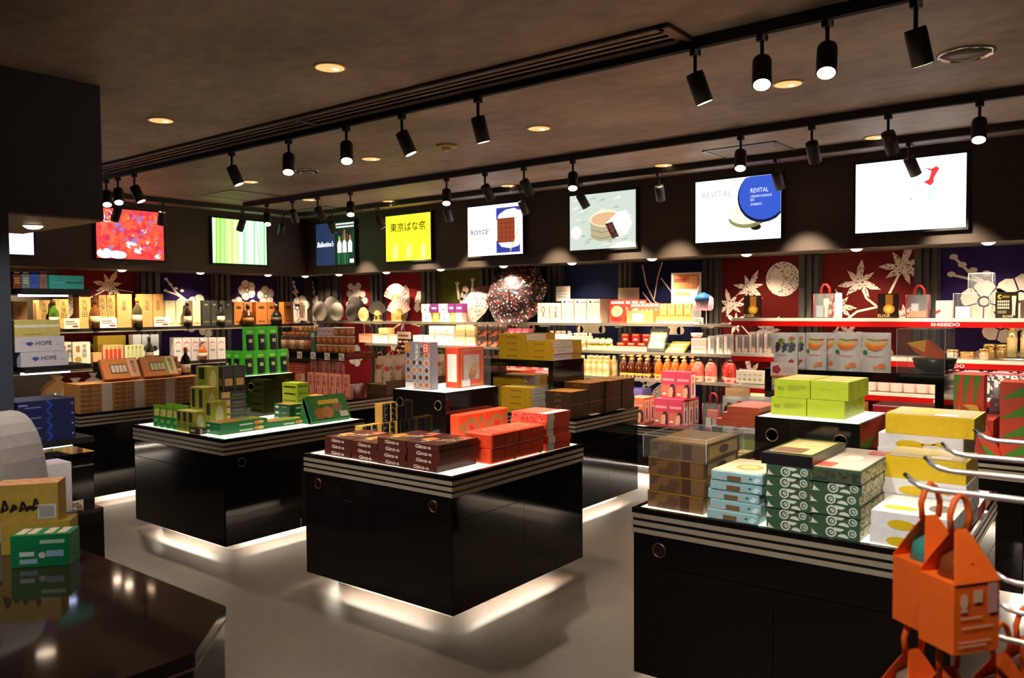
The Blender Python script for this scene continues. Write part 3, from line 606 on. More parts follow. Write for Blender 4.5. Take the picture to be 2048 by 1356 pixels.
def shelf(label, loc, L, d, kind, rz=0., led=True, texts=()):
    e = tag(emp('wall_shelf', loc, rz), label, 'shelf')
    if kind == 'glass':
        obj('glass_pane', MB().box(0, .012, -.012, L, d, 0, GLASS), e); obj('edge_trim', MB().box(0, 0, -.03, L, .012, 0, STEEL), e)
    elif kind == 'black':
        obj('board', MB().box(0, .012, -.035, L, d, 0, MATTE), e); obj('edge_trim', MB().box(0, 0, -.05, L, .012, -.036, STEEL).box(0, 0, -.036, L, .012, 0, MATTE), e)
    else:
        obj('board', MB().box(0, .014, -.035, L, d, 0, WHITE), e); obj('top_lip', MB().box(0, -.004, -.016, L, .014, .012, mat((238, 226, 205), .4)), e)
        m = MB().box(0, -.006, -.062, L, .008, -.016, mat((196, 12, 8), .3)); f = Fr((0, -.006, -.062), (1, 0, 0), (0, 0, 1))
        for a in texts: m.txt(f, a, .01, .026, 'SHISEIDO', mat((255, 244, 236), .4), .001, w=.21, bold=True)
        obj('red_front', m, e)
    if led: obj('led_strip', MB().box(0, .02, -.024 if kind == 'glass' else -.046, L, .04, -.014 if kind == 'glass' else -.036, glow((255, 236, 208), LED)), e)
    for k in range(int(L / 1.0) + 1): obj('bracket', MB().box(min(L - .01, k * 1.0 + .05), .02, -.05, min(L - .002, k * 1.0 + .07), d, -.036, CHROME), e)
SB, SD = 7.38, .48
S1, S2, S3 = 1.517, 1.222, .942
xr = ony(1463, 640, 7.25)[0]
shelf('top glass shelf along the back wall', (FX + .05, SB, S1), xr - FX - .05, SD, 'glass')
shelf('middle glass shelf along the back wall', (-8.4, SB, S2), xr + 8.4, SD, 'glass')
shelf('third glass shelf on the back wall under the pump bottles', (-5.9, SB, S3), xr + 5.9, SD, 'glass')
def tx(px, py): return ony(px, py, 7.25)[0] - xr
shelf('top white shelf with red front edge', (xr, 7.25, 1.565), RX - xr - .02, .6, 'red', texts=[tx(1862, 651)])
shelf('middle white shelf with red front edge', (xr, 7.25, 1.235), RX - xr - .02, .6, 'red', texts=[tx(1871, 730), tx(1640, 725)])
shelf('lower white shelf with red front edge behind the pouch table', (xr, 7.25, .94), RX - xr - .02, .6, 'red', texts=[tx(1867, 790)])
L1, L2 = 1.485, 1.035
shelf('top black shelf on the left wall under the sake boxes', (-9.68, 2.3, L1), 5.2, .48, 'black', math.pi / 2)
shelf('lower black shelf on the left wall under the whisky boxes', (-9.68, 2.3, L2), 5.2, .48, 'black', math.pi / 2)
# checkout shelves under the lowered box
gx, gy0, gy1 = -4.79, 1.775, 2.13
for z, t, lab in [(1.815, .03, 'topmost'), (1.385, .03, 'middle'), (.965, .03, 'lowest')]:
    e = tag(emp('checkout_shelf', (gx, gy0, z)), lab + ' black shelf of the checkout stand under the navy box', 'shelf')
    obj('board', MB().box(-.5, 0, -t, 0, gy1 - gy0, 0, MATTE), e); obj('edge_trim', MB().box(-.004, 0, -t - .004, .004, gy1 - gy0 + .003, -t + .004, CHROME), e)
    obj('led_strip', MB().box(-.06, 0, -t - .014, -.03, (gy1 - gy0) * .7, -t - .002, glow((200, 215, 255), 5.)), e)
e = tag(emp('checkout_cabinet', (-5.3, 1.3, 0)), 'black cabinet under the checkout shelves', 'cabinet')
obj('body', MB().box(0, 0, .0, .52, .82, .86, BLACK), e); obj('worktop', MB().box(-.02, -.02, .86, .53, .83, .88, BLACK, .003), e); obj('edge_trim', MB().box(.52, 0, .8, .524, .82, .81, CHROME), e)
e = tag(emp('display_step', (-4.77, 1.0, 0)), 'low black display step beside the checkout counter', 'cabinet')
obj('body', MB().box(0, 0, 0, .23, 1.06, .58, BLACK), e); obj('step_top', MB().box(0, 0, .58, .23, 1.06, .6, mat((36, 30, 26), .12)), e)
# ================================================================== GOODS: makers
def carton(name, label, cat, loc, w, d, h, m, art=None, rz=0., group=None, bev=.0, key=None, parts=()):
    k = (name, round(w, 4), round(d, 4), round(h, 4), m.name, key)
    if key is not None and k in _C: me = _C[k]
    else:
        mb = MB().box(0, 0, 0, w, d, h, m, bev)
        if art: art(mb, w, d, h)
        me = mb.mesh(name); _C[k] = me
    o = tag(obj(name, me, None, loc, rz), label, cat, group)
    return o
_C = {}
def bk(name, label, cat, p0, p1, pt, zb, m, art=None, Y=7.43, d=.12, group=None, h=None, gap=.002, bev=0., pm=None):
    a, b = ony(p0, pm or (pt + 20), Y), ony(p1, pm or (pt + 20), Y); t = ony((p0 + p1) / 2, pt, Y)[2]
    return carton(name, label, cat, (a[0] + gap, Y, zb), b[0] - a[0] - 2 * gap, d, h or max(.02, t - zb), m, art, 0, group, bev)
def lf(name, label, cat, p0, p1, pt, zb, m, art=None, X=-9.74, d=.12, group=None, h=None, gap=.002, bev=0.):
    a, b = onx(p0, pt + 20, X), onx(p1, pt + 20, X); t = onx((p0 + p1) / 2, pt, X)[2]
    return carton(name, label, cat, (X, a[1] + gap, zb), b[1] - a[1] - 2 * gap, d, h or max(.02, t - zb), m, art, math.pi / 2, group, bev)
class Sf:                                             # curved drawing surface
    def __init__(s, fn): s.fn = fn
    def p(s, a, b, k=0): return s.fn(a, b, k)
def pouch_mesh(w, h, d, m, art=None, seal=None, name='pouch'):
    def th(b):
        q = b / h
        return d * .5 * (1 - max(0, q - .1) ** 1.5) * (1 if q < .93 else .08 / .12 * (1.01 - q) * 2)
    def sf(a, b, k=0):
        u = (a / w) * 2 - 1; return Vector((a, d * .5 - th(b) * max(.08, 1 - abs(u) ** 2.4) - k * 1.6, b))
    mb = MB(); nu, nz = 8, 9; V, F = [], []
    zs = [0, .08, .2, .35, .5, .65, .8, .92, 1.]
    for s_ in (0, 1):
        for z in zs:
            for j in range(nu + 1):
                p = sf(w * j / nu, z * h); V.append((p.x, p.y if s_ == 0 else d - p.y, p.z))
    N = (nu + 1) * nz
    for r in range(nz - 1):
        for j in range(nu):
            a = r * (nu + 1) + j; F.append((a, a + 1, a + nu + 2, a + nu + 1)); F.append((N + a + 1, N + a, N + a + nu + 1, N + a + nu + 2))
        a, b = r * (nu + 1), (r + 1) * (nu + 1); F.append((a, b, N + b, N + a)); F.append((a + nu, N + a + nu, N + b + nu, b + nu))
    F.append([N + j for j in range(nu + 1)] + list(range(nu, -1, -1)))
    mb.add(V, F, m, False)
    if art: art(mb, Sf(sf), w, h)
    return mb.mesh(name)
def bottle(name, label, loc, r, h, kind, cols, group=None, cat='bottle', rz=0.):
    """cols: body, cap, label"""
    k = (r, h, kind, cols)
    if k not in _C:
        gb = mat(cols[0], .12, coat=.3); cp = mat(cols[1], .35); lb = mat(cols[2], .55) if cols[2] else None
        b, c, l, s4 = MB(), MB(), MB(), None
        if kind == 'wine':
            b.lathe([(r * .9, 0), (r, .01 * h), (r, .55 * h), (r * .85, .64 * h), (r * .36, .76 * h), (r * .34, .9 * h)], gb, 16)
            c.lathe([(r * .4, .82 * h), (r * .4, .98 * h), (r * .36, h)], cp, 12)
            if lb: l.lathe([(r * 1.015, .14 * h), (r * 1.015, .42 * h)], lb, 16)
        elif kind == 'pump':
            b.lathe([(r * .9, 0), (r, .02 * h), (r, .5 * h), (r * .95, .6 * h), (r * .6, .72 * h), (r * .42, .76 * h)], gb, 16)
            c.lathe([(r * .5, .76 * h), (r * .5, .84 * h), (r * .2, .85 * h), (r * .2, .92 * h), (r * .42, .93 * h), (r * .42, .985 * h), (r * .2, h)], cp, 12)
            c.box(-r * .9, -r * .16, .935 * h, 0, r * .16, .975 * h, cp)
            if lb:
                l.lathe([(r * 1.015, .1 * h), (r * 1.015, .2 * h)], lb, 16)
                s4 = MB().lathe([(r * 1.012, .4 * h), (r * 1.012, .5 * h)], mat((244, 236, 216), .5), 5, smooth=False)
        elif kind == 'squat':
            b.lathe([(r * .85, 0), (r, .04 * h), (r, .4 * h), (r * .7, .58 * h), (r * .25, .66 * h), (r * .25, .8 * h)], gb, 18)
            c.lathe([(r * .34, .78 * h), (r * .42, .88 * h), (r * .3, h)], cp, 12)
            if lb: l.lathe([(r * 1.015, .1 * h), (r * 1.015, .34 * h)], lb, 18)
        else:
            b.lathe([(r * .92, 0), (r, .02 * h), (r, .76 * h), (r * .7, .82 * h), (r * .5, .84 * h)], gb, 14)
            c.lathe([(r * .56, .83 * h), (r * .56, .98 * h), (r * .5, h)], cp, 12)
            if lb: l.lathe([(r * 1.015, .15 * h), (r * 1.015, .6 * h)], lb, 14)
        _C[k] = (b.mesh('body'), c.mesh('cap'), l.mesh('paper_label') if lb else None, s4.mesh('sticker') if s4 else None)
    e = tag(emp(name, loc, rz), label, cat, group); q = _C[k]
    bb = obj('body', q[0], e); obj('cap', q[1], e)
    if q[2]: obj('paper_label', q[2], e)
    if q[3]: obj('sticker', q[3], bb)
    return e
def bar(c, rows, x0=.15, x1=.85, y0=.3, y1=.7):       # lines too small to read, as short printed bars
    m = mat(c, .6)
    def f(mb, w, d, h):
        fr = front(); n = rows
        for j in range(n):
            b = y0 + (y1 - y0) * j / n; mb.rect(fr, x0 * w, b * h, (x1 - .12 * (j % 2)) * w, (b + (y1 - y0) / n * .45) * h, m)
    return f
def multi(*fs):
    def f(mb, w, d, h):
        for g in fs: g(mb, w, d, h)
    return f
def patch(c, x0, y0, x1, y1, side='f'):
    m = mat(c, .55)
    def f(mb, w, d, h):
        fr, W, H = {'f': (front(), w, h), 'r': (right(w), d, h), 't': (top(h), w, d), 'l': (Fr((0, d, 0), (0, -1, 0), (0, 0, 1)), d, h)}[side]
        mb.rect(fr, x0 * W, y0 * H, x1 * W, y1 * H, m)
    return f
def oval(c, x, y, rx, ry, side='f', k=.0015):
    m = mat(c, .55)
    def f(mb, w, d, h):
        fr, W, H = {'f': (front(), w, h), 'r': (right(w), d, h), 't': (top(h), w, d)}[side]
        mb.disc(fr, x * W, y * H, rx * W, m, k, ry * H, n=16)
    return f
def word(t, c, x, y, hh, side='f', wd=None, bold=False, up=False, al='l'):
    m = mat(c, .55)
    def f(mb, w, d, h):
        fr, W, H = {'f': (front(), w, h), 'r': (right(w), d, h), 't': (top(h), w, d)}[side]
        mb.txt(fr, x * W, y * H, hh * H, t, m, .0018, w=wd * W if wd else None, bold=bold, up=up, al=al)
    return f
def price(label, loc, w=.07, h=.05, rz=0., c=(240, 225, 205)):
    mb = MB().box(0, 0, 0, w, .002, h, mat(c, .6)); fr = front(); k = mat((120, 60, 50), .6)
    mb.rect(fr, .1 * w, .62 * h, .7 * w, .72 * h, k); mb.rect(fr, .1 * w, .42 * h, .85 * w, .5 * h, mat((90, 80, 75), .6)); mb.rect(fr, .55 * w, .14 * h, .9 * w, .3 * h, k)
    return tag(obj('price_card', mb, None, loc, rz), label, 'price card', 'price cards')

# ================================================================== MIDDLE ISLAND
T0 = .812
MAR, MARD = mat((82, 38, 30), .3), mat((60, 26, 22), .3)
def a_mar(mb, w, d, h):
    f = front(); mb.txt(f, .28 * w, .25 * h, .55 * h, 'Ginz-a', mat((225, 205, 195), .5), w=.48 * w, bold=True)
    t = top(h); mb.pr(t, [(.05 * w, .3 * d), (.38 * w, .22 * d), (.42 * w, .5 * d), (.12 * w, .55 * d)], mat((214, 140, 50), .5)); mb.pr(t, [(.2 * w, .34 * d), (.36 * w, .3 * d), (.34 * w, .44 * d), (.22 * w, .46 * d)], mat((222, 84, 44), .5), .002)
    c = mat((226, 200, 160), .5)
    for a, b in ((.3, .12), (.5, .3), (.6, .45), (.75, .38), (.82, .6)): mb.line(t, [(a * w, b * d), ((a + .1) * w, (b + .12) * d), ((a + .06) * w, (b + .2) * d)], .012, c)
    mb.rect(t, .6 * w, .74 * d, .95 * w, .94 * d, mat((196, 84, 66), .5)); mb.line(t, [(.25 * w, .85 * d), (.5 * w, .8 * d)], .01, mat((160, 40, 40), .5))
    r = right(w); mb.pr(r, [(.55 * d, .2 * h), (.75 * d, .5 * h), (.62 * d, .35 * h)], mat((205, 120, 60), .5))
xs = [-3.9, -3.655, -3.428, -3.19]; ws = [.236, .222, .232, .243]
for c, n in enumerate((3, 3, 4, 4)):
    for k in range(n):
        dx = -.016 if (c == 3 and k == 0) else .004 * math.sin(k * 3 + c)
        carton('chocolate_box', '%s from the top in the %s stack from the left of maroon boxes' % ((ORD[n - 1 - k] + ' box'), ORD[c]), 'box', (xs[c] + dx, 3.085 + .004 * math.sin(k + c * 2), T0 + k * .0372), ws[c], .32, .0366, MAR, a_mar, group='maroon boxes on the middle island', key=1)
ORG = mat((226, 66, 28), .4)
MED = mat((140, 110, 60), .5)
def a_org(mb, w, d, h):
    t = top(h); mb.disc(t, .5 * w, .5 * d, .28 * w, MED, .0012, .24 * d, n=24); mb.disc(t, .5 * w, .5 * d, .2 * w, ORG, .002, .17 * d, n=20); mb.rect(t, .42 * w, .44 * d, .58 * w, .56 * d, mat((200, 40, 20), .5), .0025)
    r = right(w); mb.disc(r, .85 * d, .1 * h, .05 * d, MED, r2=.13 * h, n=12); mb.line(r, [(.45 * d, .85 * h), (.5 * d, .3 * h), (.46 * d, .38 * h)], .004, mat((120, 40, 20), .5))
    f = front(); mb.line(f, [(.2 * w, .85 * h), (.6 * w, .3 * h), (.5 * w, .5 * h)], .004, mat((120, 40, 20), .5)); mb.disc(f, .3 * w, .4 * h, .06 * w, MED, r2=.1 * h, n=10)
for k in range(2):
    for j in range(2):
        carton('wrapped_parcel', 'orange gift parcel lying %s, %s end, beside maroon boxes' % (('on the bottom', 'on top')[k], ('nearer', 'farther')[j]), 'parcel', (-3.075 + .006 * k, 3.425 + j * .25, T0 + k * .0865), .205, .248, .086, ORG, a_org, bev=.008, group='orange wrapped parcels', key=1)
def a_org2(mb, w, d, h):
    r = right(w); mb.disc(r, .5 * d, .45 * h, .3 * d, MED, .0012, .4 * h, n=24, a0=0, a1=math.pi * 2); mb.disc(r, .5 * d, .45 * h, .2 * d, ORG, .002, .26 * h, n=20); mb.rect(r, .42 * d, .35 * h, .58 * d, .6 * h, mat((190, 30, 18), .5), .0025)
    for a, b in ((.1, .6), (.9, .75)): mb.disc(r, a * d, b * h, .07 * d, MED, r2=.13 * h, n=12)
for j in range(2): carton('wrapped_parcel', 'orange wrapped parcel standing upright against the black display box, %s one' % ('nearer', 'farther')[j], 'parcel', (-3.49, 3.755 + j * .252, T0), .075, .25, .2, ORG, a_org2, bev=.006, group='orange wrapped parcels', key=2)
RD, SPR = mat((206, 62, 36), .5), speckle((150, 30, 24), (214, 90, 60), 60, .4, .6)
def a_redband(mb, w, d, h):
    mb.rect(right(w), .02 * d, 0, .3 * d, h, mat((235, 228, 215), .5)); mb.rect(top(h), .75 * w, .02 * d, .95 * w, .98 * d, mat((235, 228, 215), .5)); mb.rect(top(h), .05 * w, .1 * d, .7 * w, .9 * d, SPR, .001); mb.rect(front(), 0, 0, .9 * w, h, SPR, .001)
for k in range(5): carton('rice_cracker_box', '%s from the bottom in the stack of red cartons with a white band' % (ORD[k] + ' carton'), 'box', (-3.14 + .004 * math.sin(k * 2.3), 3.945 + .008 * math.sin(k * 1.7), T0 + k * .0455), .275, .25, .045, RD, a_redband, group='red cartons with white band', key=1)
# yellow framed packs of black sweets
def sweets(label, loc, rz=0.):
    e = tag(emp('sweets_pack', loc, rz), label, 'pack', 'yellow packs of black sweets'); w, h, d = .155, .125, .06; Yl = mat((206, 160, 76), .5)
    obj('paper_frame', MB().box(0, 0, 0, .014, d, h, Yl).box(w - .014, 0, 0, w, d, h, Yl).box(.014, d - .01, 0, w - .014, d, h, Yl).box(.014, .004, h - .006, w - .014, d, h, Yl), e)
    for k in range(3):
        for a in (.047, .108): obj('sweet', MB().lathe([(.004, -.012), (.022, -.006), (.026, .01), (.022, .045), (.005, .05)], mat((24, 20, 20), .25), 10, (a, .004, .02 + k * .0395), (0, 1, 0)), e)
    obj('ribbon', MB().box(.074, -.012, 0, .082, -.006, h, mat((196, 150, 60), .4)), e)
    return e
for lab, loc in [('yellow pack of black sweets left of the display box, nearer one', (-3.95, 3.42, T0)), ('yellow pack of black sweets left of the display box, farther one', (-3.95, 3.58, T0)), ('yellow pack of black sweets stacked highest beside the display box', (-3.96, 3.6, T0 + .126))]: sweets(lab, loc, math.pi / 2)
for x in (): carton('sweets_carton', 'plain yellow carton behind the black sweets', 'box', (x, 3.46, T0), .12, .2, .12, mat((206, 160, 76), .5), bar((120, 40, 70), 2))
def a_grid(mb, w, d, h):
    f = front(); rd = random.Random(1)
    for r in range(6):
        for c in range(4):
            x, y = (.13 + c * .247) * w, (.1 + r * .155) * h
            if r > 3 and c in (1, 2): continue
            if r == 0 and c == 0: continue
            mb.disc(f, x, y, .105 * w, mat((206, 200, 205), .4), .001, .07 * h, n=14)
            mb.disc(f, x, y, .082 * w, mat(rd.choice([(176, 104, 52), (196, 124, 66), (168, 92, 44), (80, 56, 46)]), .6), .002, .056 * h, n=14)
    mb.txt(f, .42 * w, .97 * h, .1 * h, '温泉まん', mat((235, 228, 220), .5), .003, up=True, bold=True)
    mb.txt(f, .62 * w, .9 * h, .1 * h, '特選', mat((70, 46, 40), .5), .003, up=True, bold=True)
    mb.rect(f, .72 * w, .78 * h, .97 * w, .98 * h, mat((216, 70, 40), .5), .003); [mb.rect(f, a * w, .81 * h, (a + .025) * w, .95 * h, PAPER, .0035) for a in (.77, .89)]; [mb.rect(f, .77 * w, b * h, .915 * w, (b + .012) * h, PAPER, .0036) for b in (.81, .875, .94)]
    mb.rect(f, .0, .8 * h, .2 * w, .99 * h, mat((220, 150, 60), .5), .003); mb.rect(f, .02 * w, .01 * h, .36 * w, .14 * h, mat((226, 222, 226), .5), .003)
    mb.rect(right(w), .1 * d, .02 * h, .9 * d, .98 * h, mat((150, 146, 160), .3), .001)
carton('cookie_gift_box', 'tall grey gift pack with rows of round brown biscuits on the black display box', 'gift pack', (-3.935, 3.80, 1.15), .232, .075, .315, mat((150, 140, 146), .3), a_grid)
def a_frame(mb, w, d, h):
    r = right(w); mb.rect(r, .06 * d, .04 * h, .94 * d, .96 * h, mat((200, 150, 70), .4), .0012); mb.rect(r, .1 * d, .07 * h, .9 * d, .93 * h, mat((216, 70, 44), .5), .0018); mb.rect(r, .18 * d, .2 * h, .8 * d, .82 * h, mat((196, 180, 172), .3), .0024)
    for a, b, c in ((.55, .4, (186, 130, 84)), (.62, .5, (206, 160, 116)), (.5, .3, (170, 108, 66))): mb.disc(r, a * d, b * h, .14 * d, mat(c, .6), .003 + a * .001, .1 * h)
    mb.rect(r, .1 * d, .03 * h, .42 * d, .2 * h, mat((228, 225, 228), .5), .005)
    mb.rect(front(), .15 * w, .15 * h, .85 * w, .85 * h, mat((226, 205, 195), .5), .0012)
carton('cracker_gift_box', 'orange red gift box with a framed cracker picture on the black display box', 'gift pack', (-3.75, 4.0, 1.15), .12, .26, .27, mat((206, 62, 40), .4), a_frame)
e = tag(emp('clear_cover', (-3.62, 4.03, 1.15)), 'clear plastic cover standing beside the framed cracker box', 'cover')
obj('pane', MB().box(0, 0, 0, .06, .22, .27, ACRYL), e)

# ================================================================== GREEN TEA ISLAND
GRN, DGRN, LIME = mat((24, 118, 62), .4), mat((20, 90, 52), .4), mat((166, 186, 50), .45)
def a_tray(mb, w, d, h):
    r = right(w); mb.rect(r, .4 * d, .25 * h, .68 * d, .5 * h, mat((214, 226, 196), .5)); mb.disc(r, .8 * d, .5 * h, .1 * d, mat((228, 140, 80), .5), r2=.34 * h); mb.disc(r, .86 * d, .5 * h, .06 * d, mat((235, 205, 96), .5), .002, .3 * h)
    f = front(); mb.rect(f, .08 * w, .3 * h, .3 * w, .7 * h, mat((214, 226, 206), .5)); mb.rect(f, .5 * w, .5 * h, .8 * w, .58 * h, mat((190, 215, 185), .5))
    t = top(h); mb.rect(t, .02 * w, .02 * d, .98 * w, .98 * d, mat((140, 150, 44), .5)); mb.rect(t, .1 * w, .1 * d, .9 * w, .45 * d, mat((200, 130, 56), .5), .002)
for k in range(2): carton('green_sweet_tray', 'dark green flat sweet box, %s of the pair at the near corner' % ('lower', 'upper')[k], 'box', (-5.26, 3.115, T0 + k * .041), .18, .385, .04, GRN, a_tray, group='dark green flat boxes', key=1)
carton('green_sweet_tray', 'dark green flat sweet box lying alone beside the pair', 'box', (-5.26, 3.505, T0), .17, .355, .042, GRN, a_tray, group='dark green flat boxes', key=1)
for k in range(3): carton('green_sweet_tray', 'dark green box at the foot of the sloping tray, %s from the bottom' % ORD[k], 'box', (-5.42, 3.8, T0 + k * .045), .2, .14, .044, DGRN, a_tray, group='dark green flat boxes', key=2)
mb = MB(); f = Fr((0, 0, 0), (0, 1, 0), Vector((-.42, 0, .9)).normalized()); W, H = .38, .205
mb.prism(f, [(0, 0), (W, 0), (W, H), (0, H)], .045, GRN); mb.rect(f, .03, .01, W - .01, H - .01, mat((70, 128, 60), .25), .001)
mb.rect(f, .1, .13, .3, .165, mat((225, 190, 60), .5), .002); mb.disc(f, .1, .06, .05, mat((176, 106, 56), .4), .002, .045); mb.disc(f, .17, .065, .055, mat((196, 126, 74), .4), .003, .048); mb.disc(f, .27, .095, .05, mat((150, 116, 84), .4), .002, .04); mb.rect(f, .28, .015, .36, .06, mat((214, 205, 195), .5), .003)
e = tag(emp('biscuit_display', (-4.97, 3.82, T0 + .02)), 'sloping green tray showing a golden biscuit picture', 'tray'); obj('picture_tray', mb, e)
m2 = MB(); m2.add([(-.015, 0, 0), (-.1, 0, .18), (-.16, 0, 0), (-.015, .38, 0), (-.1, .38, .18), (-.16, .38, 0)], [(0, 1, 2), (5, 4, 3), (0, 2, 5, 3), (1, 4, 5, 2)], GRN).box(-.16, 0, -.02, -.02, .38, 0, GRN); obj('stand', m2, e)
def a_tea(mb, s, w, h):
    mb.rect(s, .06 * w, .0, .94 * w, .5 * h, mat((30, 124, 66), .4)); mb.rect(s, .25 * w, .5 * h, .75 * w, .82 * h, mat((205, 195, 110), .45), .002); mb.disc(s, .5 * w, .3 * h, .2 * w, mat((130, 180, 70), .45), .003, .1 * h)
tea = pouch_mesh(.1, .165, .05, mat((104, 160, 40), .4), a_tea, name='tea_pouch')
for j in range(7):
    o = tag(obj('tea_pouch', tea, None, (-5.93 + (j % 4) * .093, 3.06 + (j // 4) * .1, T0 + 0), .25), '%s tea pouch from the left in the %s row' % (('green standing ' + ORD[j % 4]).replace('green standing ', '') and ORD[j % 4] + ' green', ('front', 'rear')[j // 4]), 'pouch', 'green tea pouches')
YG = mat((168, 160, 52), .45)
def a_yg(mb, w, d, h):
    f = front(); mb.rect(f, .25 * w, .5 * h, .75 * w, .95 * h, mat((44, 44, 36), .5)); mb.disc(f, .5 * w, .28 * h, .35 * w, mat((110, 150, 50), .5), r2=.16 * h)
    r = right(w); mb.disc(r, .5 * d, .5 * h, .28 * d, mat((206, 200, 150), .5), r2=.36 * h); mb.rect(r, .1 * d, .02 * h, .9 * d, .18 * h, mat((190, 150, 30), .5))
for j in range(3): carton('tea_carton', 'yellow green tea carton with dark lettering strip, %s from the left' % ORD[j], 'carton', (-5.56 + j * .078, 3.06, T0), .075, .1, .15, YG, a_yg, group='yellow green tea cartons', key=1)
for j in range(3): carton('tea_carton', 'taller tea carton behind, %s from the left, below the black stack' % ORD[j], 'carton', (-5.68 + j * .1, 3.24, T0), .095, .12, (.3, .3, .2)[j], YG, a_yg, group='yellow green tea cartons', key=1)
BLK = mat((46, 40, 42), .4)
def a_blk(mb, w, d, h):
    r = right(w); mb.rect(r, .12 * d, .15 * h, .42 * d, .9 * h, mat((190, 140, 96), .5)); mb.rect(r, .5 * d, .3 * h, .92 * d, .6 * h, mat((84, 80, 92), .5)); mb.rect(r, 0, 0, d, .07 * h, mat((110, 140, 50), .5), .001)
    mb.rect(front(), .15 * w, .3 * h, .6 * w, .7 * h, mat((206, 196, 170), .5))
for k in range(4): carton('tea_gift_box', 'black gift box with small photo, %s from the bottom beside the display box' % ORD[k], 'box', (-5.84, 3.44, T0 + k * .061), .21, .25, .06, BLK, a_blk, group='black tea gift boxes', key=1)
def a_blk2(mb, w, d, h):
    for fr, W in ((right(w), d), (front(), w)): mb.rect(fr, .1 * W, .55 * h, .9 * W, .95 * h, mat((66, 62, 76), .5)); mb.rect(fr, .15 * W, .2 * h, .85 * W, .5 * h, mat((196, 146, 96), .5)); mb.rect(fr, .0, 0, .05 * W, h, mat((110, 140, 50), .5))
for j in range(2): carton('tea_gift_box', 'upright black gift box on the stack, %s one' % ('left', 'right')[j], 'box', (-5.77, 3.5 + j * .1, T0 + .245), .12, .096, .19, BLK, a_blk2, group='black tea gift boxes', key=2)
carton('tea_carton', 'upright yellow green carton on top of the black boxes', 'carton', (-5.83, 3.38, T0 + .245), .16, .095, .195, YG, a_yg)
carton('tea_gift_box', 'small black box with pale label at the front edge of the tea island', 'box', (-5.36, 3.045, T0), .13, .055, .045, BLK, a_blk)
for k, (x, y, n) in enumerate([(-5.44, 4.0, 5), (-5.33, 4.14, 3)]):
    for j in range(n): carton('lime_carton', 'lime green flat carton, %s from the bottom in the %s stack behind the tray' % (ORD[j], ('left', 'right')[k]), 'carton', (x - .15, y, T0 + j * .056), .2, .11 , .055, LIME, multi(bar((96, 110, 30), 1, .1, .9, .3, .7), patch((210, 130, 60), .1, .1, .9, .9, 't') if j == 2 else bar((96, 110, 30), 1), lambda mb, w, d, h: mb.rect(right(w), .1 * d, .4 * h, .9 * d, .55 * h, mat((96, 110, 30), .5))), group='lime green flat cartons')
def a_gp(mb, s, w, h):
    mb.pr(s, [(.2 * w, .05 * h), (.86 * w, .05 * h), (.86 * w, .68 * h), (.2 * w, .68 * h)], mat((30, 34, 46), .4), .001); mb.rect(s, .38 * w, .36 * h, .68 * w, .5 * h, mat((180, 200, 130), .5), .002); mb.rect(s, .3 * w, .74 * h, .76 * w, .84 * h, mat((150, 220, 110), .4), .001)
gp = pouch_mesh(.112, .205, .05, mat((78, 186, 50), .35), a_gp, name='snack_pouch')
for r_, n, z, y0 in ((0, 4, 1.15, 3.755), (1, 3, 1.345, 3.78)):
    for j in range(n):
        tag(obj('snack_pouch', gp, None, (-5.76 - .02 * r_, y0 + j * .113, z), math.pi / 2), 'bright green pouch with dark label, %s from the left in the %s row' % (ORD[j], ('lower', 'upper')[r_]), 'pouch', 'green snack pouches on the display box')
for j in range(2): tag(obj('snack_pouch', gp, None, (-6.03 + j * .115, 3.74, 1.15), 0), 'bright green pouch at the near end of the display box, %s one' % ('outer', 'inner')[j], 'pouch', 'green snack pouches on the display box')

# ================================================================== RIGHT ISLAND
GOLD = mat((120, 86, 50), .35, .3)
FLW = speckle((112, 80, 44), (84, 56, 36), 16, .5, .53)
def a_gold(mb, w, d, h):
    f = front(); mb.rect(f, .02 * w, .02 * h, .55 * w, .9 * h, FLW, .001); mb.rect(f, .6 * w, 0, .76 * w, h, mat((74, 46, 32), .4), .0012); mb.rect(f, .76 * w, .02 * h, .98 * w, .9 * h, mat((116, 84, 52), .35), .001); mb.rect(f, 0, .93 * h, w, h, mat((206, 160, 60), .3, .6), .0014)
    r = right(w); mb.rect(r, .1 * d, .15 * h, .9 * d, .85 * h, mat((170, 140, 90), .4)); mb.disc(r, .5 * d, .5 * h, .14 * d, mat((70, 50, 36), .5), .002, .25 * h)
    mb.rect(top(h), .03 * w, .03 * d, .97 * w, .97 * d, mat((176, 140, 70), .35, .4), .001)
for k in range(4): carton('gold_gift_box', 'brown gold patterned gift box, %s from the bottom at the left corner' % ORD[k], 'box', (-1.722 + .006 * (k % 2), 3.125 + .004 * k, T0 + k * .0735), .262, .36, .0728, GOLD, a_gold, group='brown gold gift boxes', key=1)
def case(label, loc, w, d, h, rz=0.):
    e = tag(emp('acrylic_case', loc, rz), label, 'case'); t = .004
    obj('front_pane', MB().box(0, 0, 0, w, t, h, ACRYL), e); obj('rear_pane', MB().box(0, d - t, 0, w, d, h, ACRYL), e)
    obj('side_pane', MB().box(0, t, 0, t, d - t, h, ACRYL), e); obj('side_pane', MB().box(w - t, t, 0, w, d - t, h, ACRYL), e); obj('lid_pane', MB().box(0, 0, h, w, d, h + t, ACRYL), e)
    m = MB(); b = .0035
    for x in (0, w): m.tube([(x, 0, 0), (x, 0, h), (x, d, h), (x, d, 0)], b / 2, EDGE, 4)
    for y in (0, d): m.tube([(0, y, h), (w, y, h)], b / 2, EDGE, 4)
    obj('edge', m, e); return e
case('clear acrylic cover around the topmost brown gold box', (-1.738, 3.115, T0 + .218), .296, .395, .1)
